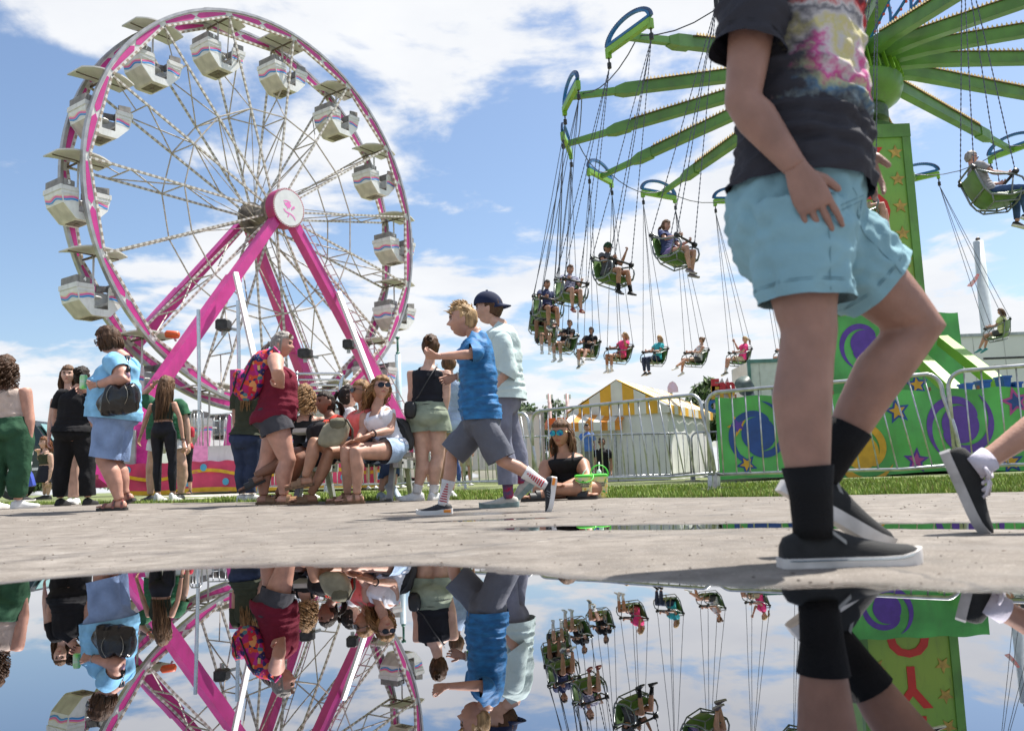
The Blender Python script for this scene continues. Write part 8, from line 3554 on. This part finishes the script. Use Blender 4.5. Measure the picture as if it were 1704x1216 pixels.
# ------------------------------------------------------------------ riders on the swing
def rider(deg, label, seatlabel, shirt, pants, hair, hstyle='crop', skin='light', plen=.7, s=1.0, shoe=None, sock=False, arm='bar', tank=False, ex=None, near=False, pose=0):
    best = min(SEATS, key=lambda q: abs((q[1] - deg + 180) % 360 - 180))
    M4, dg, H, j = best
    USED.add(j)
    seat_object(M4, H, seatlabel, near)
    up = M4.to_3x3() @ Vector((0, 0, 1))
    f = M4.to_3x3() @ Vector((0, 1, 0))
    r = M4.to_3x3() @ Vector((1, 0, 0))
    phi = math.degrees(math.atan2(f.x, -f.y))
    w = lambda x, y, z: M4 @ Vector((x, y, z))
    rnd = random.Random(int(deg))
    J = {'_air': 1}
    sc = s * 1.06
    J['pl'] = w(0, -.13, .13 * sc + .02)
    J['nk'] = w(0, -.27, .13 + .50 * sc)
    J['hd'] = w(0, -.27, .13 + .665 * sc) + Vector((0, 0, 0))
    sw = .165 * sc
    for q, sg in (('l', -1), ('r', 1)):
        if arm == 'bar' or (arm == 'one' and q == 'r') or (arm == 'onel' and q == 'l'):
            J['e' + q] = w(sg * .22, -.08, .36 * sc + .03)
            J['w' + q] = w(sg * .17, .17, .41)
        else:
            J['e' + q] = w(sg * .27, -.10, .45 * sc)
            J['w' + q] = w(sg * .27, .03, .72 * sc)
        kx = sg * (.10 + .03 * rnd.random())
        K = w(kx, .36 * sc + .02, .14)
        J['k' + q] = K
        sw_ = rnd.uniform(-.12, .16) + (pose if q == 'l' else pose * .3)
        J['a' + q] = K - Z * (.43 * sc) * math.cos(sw_) + f * (.43 * sc) * math.sin(sw_)
    sh = shoe or S_BW
    t = person(label, 0, phi, J, skin=skin, s=sc, hs=.98 * (.93 if sc < .9 else 1), vox=.019 if not near else .014, headres=.6 if not near else .9, flat=(False, False), fpitch=(18, 25), curl=(1.0, 1.0),
               top=dict(kind='tank' if tank else 'tee', mat=shirt, hem=-.06, inf=.016, fold=.006), bot=dict(kind='pants' if plen > 1.5 else 'shorts', mat=pants, len=plen, flare=.0 if plen > 1.5 else .025), shoes=sh, hair=dict(col=hair, style=hstyle, len=.22),
               socks=dict(mat=WHITE_SOCK if sock is True else sock, u0=1.72) if sock else None, extras=ex, group='riders on the swing ride', hpitch=6)
    return t


USED = set()
NAVY = fabric('rider_navy', (.03, .04, .10))
PINKT = fabric('rider_pink', (.78, .06, .22))
TEAL = fabric('rider_teal', (.05, .42, .48))
GREYT = fabric('rider_grey', (.33, .32, .33))
GREYD = fabric('rider_dark_grey', (.08, .08, .085))
KHAKI = fabric('khaki', (.42, .33, .22))
rider(258, 'grey haired rider in grey shirt and jeans on the nearest swing at right', 'green swing chair nearest the camera at the right, carrying a grey haired rider', GREYT, JEANS2, 'grey', 'crop', 'rosy', 1.9, 1.0, near=True, ex=sunglasses(mat('lens_brown', (.12, .04, .02), .2, var=0)))
rider(248, 'rider behind the man in light blue shorts, hand on the chain', 'green swing chair mostly hidden behind the man in light blue shorts', NAVY, KHAKI, 'brown', 'crop', 'light', .7, 1.0, near=True, arm='one')
rider(225, 'girl in navy shirt with tied back hair riding alone above the white tent', 'green swing chair of the girl in navy, left of the foreground man', fabric('rider_blue', (.045, .06, .15)), fabric('rider_purple', (.25, .18, .38)), 'midbrown', 'pony', 'light', .42, .92, near=True, shoe=dict(kind='runner', up=mat('shoe_mauve', (.12, .09, .10), .7), sole=mat('sole_taupe', (.3, .27, .25), .6)), pose=-.15)
rider(212.4, 'boy in green cap and dark grey shirt on a swing', 'green swing chair of the boy in the green cap', GREYD, GREYD, 'dark', 'crop', 'tan', .6, .92, near=True, shoe=S_BLACK, sock=BLACK_SOCK, ex=cap(fabric('cap_green', (.02, .06, .03)), fwd=True), arm='one')
rider(201, 'boy in patterned shirt and red slides on a swing', 'green swing chair of the boy with red slides, upper one at the left cluster', fabric('rider_mix', (.25, .25, .30), var=.4, scale=25, dark=(.05, .06, .14)), NAVY, 'brown', 'crop', 'light', .55, .9, near=True, shoe=dict(kind='slide', up=mat('slide_red', (.30, .05, .05), .6), sole=mat('slide_red', (.30, .05, .05))))
rider(190, 'rider in navy shirt and floral shorts on the left cluster of swings', 'green swing chair second from the left edge of the swing cluster', NAVY, fabric('floral', (.25, .16, .18), var=.45, scale=30, dark=(.04, .04, .08)), 'dark', 'crop', 'tan', .72, .98, shoe=dict(kind='runner', up=mat('shoe_grey_camo', (.2, .21, .23), .7, var=.4, scale=40), sole=W_SOLE))
rider(179, 'rider in dark clothes and black shoes on the leftmost swing', 'leftmost green swing chair with a dark dressed rider', GREYD, fabric('rider_shorts_dark', (.04, .04, .05)), 'dark', 'crop', 'brown', .6, 1.0, shoe=S_BLACK)
rider(167, 'rider in white socks hidden low in the left swing cluster', 'green swing chair lowest in the left cluster, half hidden', GREYT, KHAKI, 'midbrown', 'crop', 'light', .6, .98, sock=True, shoe=S_WHITE)
rider(157, 'rider in black shirt with pink print and white socks', 'green swing chair carrying the rider in a black and pink shirt', BLACKC, KHAKI, 'brown', 'crop', 'light', .45, 1.0, sock=True, shoe=S_WHITE)
rider(145.6, 'rider in black shirt with tied hair leaning forward', 'green swing chair just left of the pink shirted rider', BLACKC, fabric('rider_tan', (.45, .36, .30)), 'dark', 'bun', 'light', .45, 1.0, shoe=dict(kind='runner', up=mat('shoe_slate', (.18, .22, .25), .7), sole=W_SOLE), sock=True, pose=.55)
rider(135, 'blonde rider in pink shirt holding the chain with one raised hand', 'green swing chair of the blonde rider in pink above the striped tent', PINKT, fabric('rider_print', (.5, .1, .12), var=.4, scale=40), 'blonde', 'wavy', 'tan', .40, 1.0, sock=True, shoe=S_WHITE, arm='one')
rider(123, 'blonde rider in teal shirt and dark jeans', 'green swing chair of the rider in teal', TEAL, JEANS, 'blonde', 'wavy', 'light', 1.92, 1.0, shoe=S_BW)
rider(113.5, 'rider in white tank top stretching bare legs towards the teal rider', 'green swing chair of the rider in the white tank top', fabric('white_tank', (.74, .73, .78)), GREYD, 'midbrown', 'bun', 'light', .40, 1.0, tank=True, pose=.9, shoe=S_WHITE)
rider(102, 'rider in pink shirt and khaki shorts right of the striped tent', 'green swing chair of the pink shirted rider right of the tent', PINKT, KHAKI, 'blonde', 'pony', 'light', .6, 1.0, sock=True, shoe=S_BW, arm='onel', pose=.3)
rider(91, 'rider in pale floral clothes beside the foreground leg', 'green swing chair beside the foreground man\'s calf', fabric('pale_floral', (.35, .38, .52), var=.3, scale=30), fabric('white', (.7, .7, .72)), 'midbrown', 'crop', 'tan', .55, .95, shoe=dict(kind='slide', up=mat('slide_pink', (.7, .3, .4), .6), sole=mat('slide_teal', (.2, .5, .5))))
rider(46, 'girl in yellow top and dark shorts on the far right swing', 'green swing chair at far right in front of the white trailer', fabric('rider_yellow', (.62, .66, .30)), GREYD, 'midbrown', 'long', 'light', .45, .95, tank=False, pose=.5, shoe=dict(kind='runner', up=mat('shoe_teal', (.04, .22, .26), .6), sole=mat('shoe_teal2', (.05, .25, .28))))
for (M4, dg, H, j) in SEATS:
    if j not in USED:
        if dg > 262 or 48 < dg < 88:
            continue
        seat_object(M4, H, 'empty green swing chair hanging at about %d o\'clock, hidden behind the foreground man' % (round((450 - dg) / 30) % 12 or 12), False)
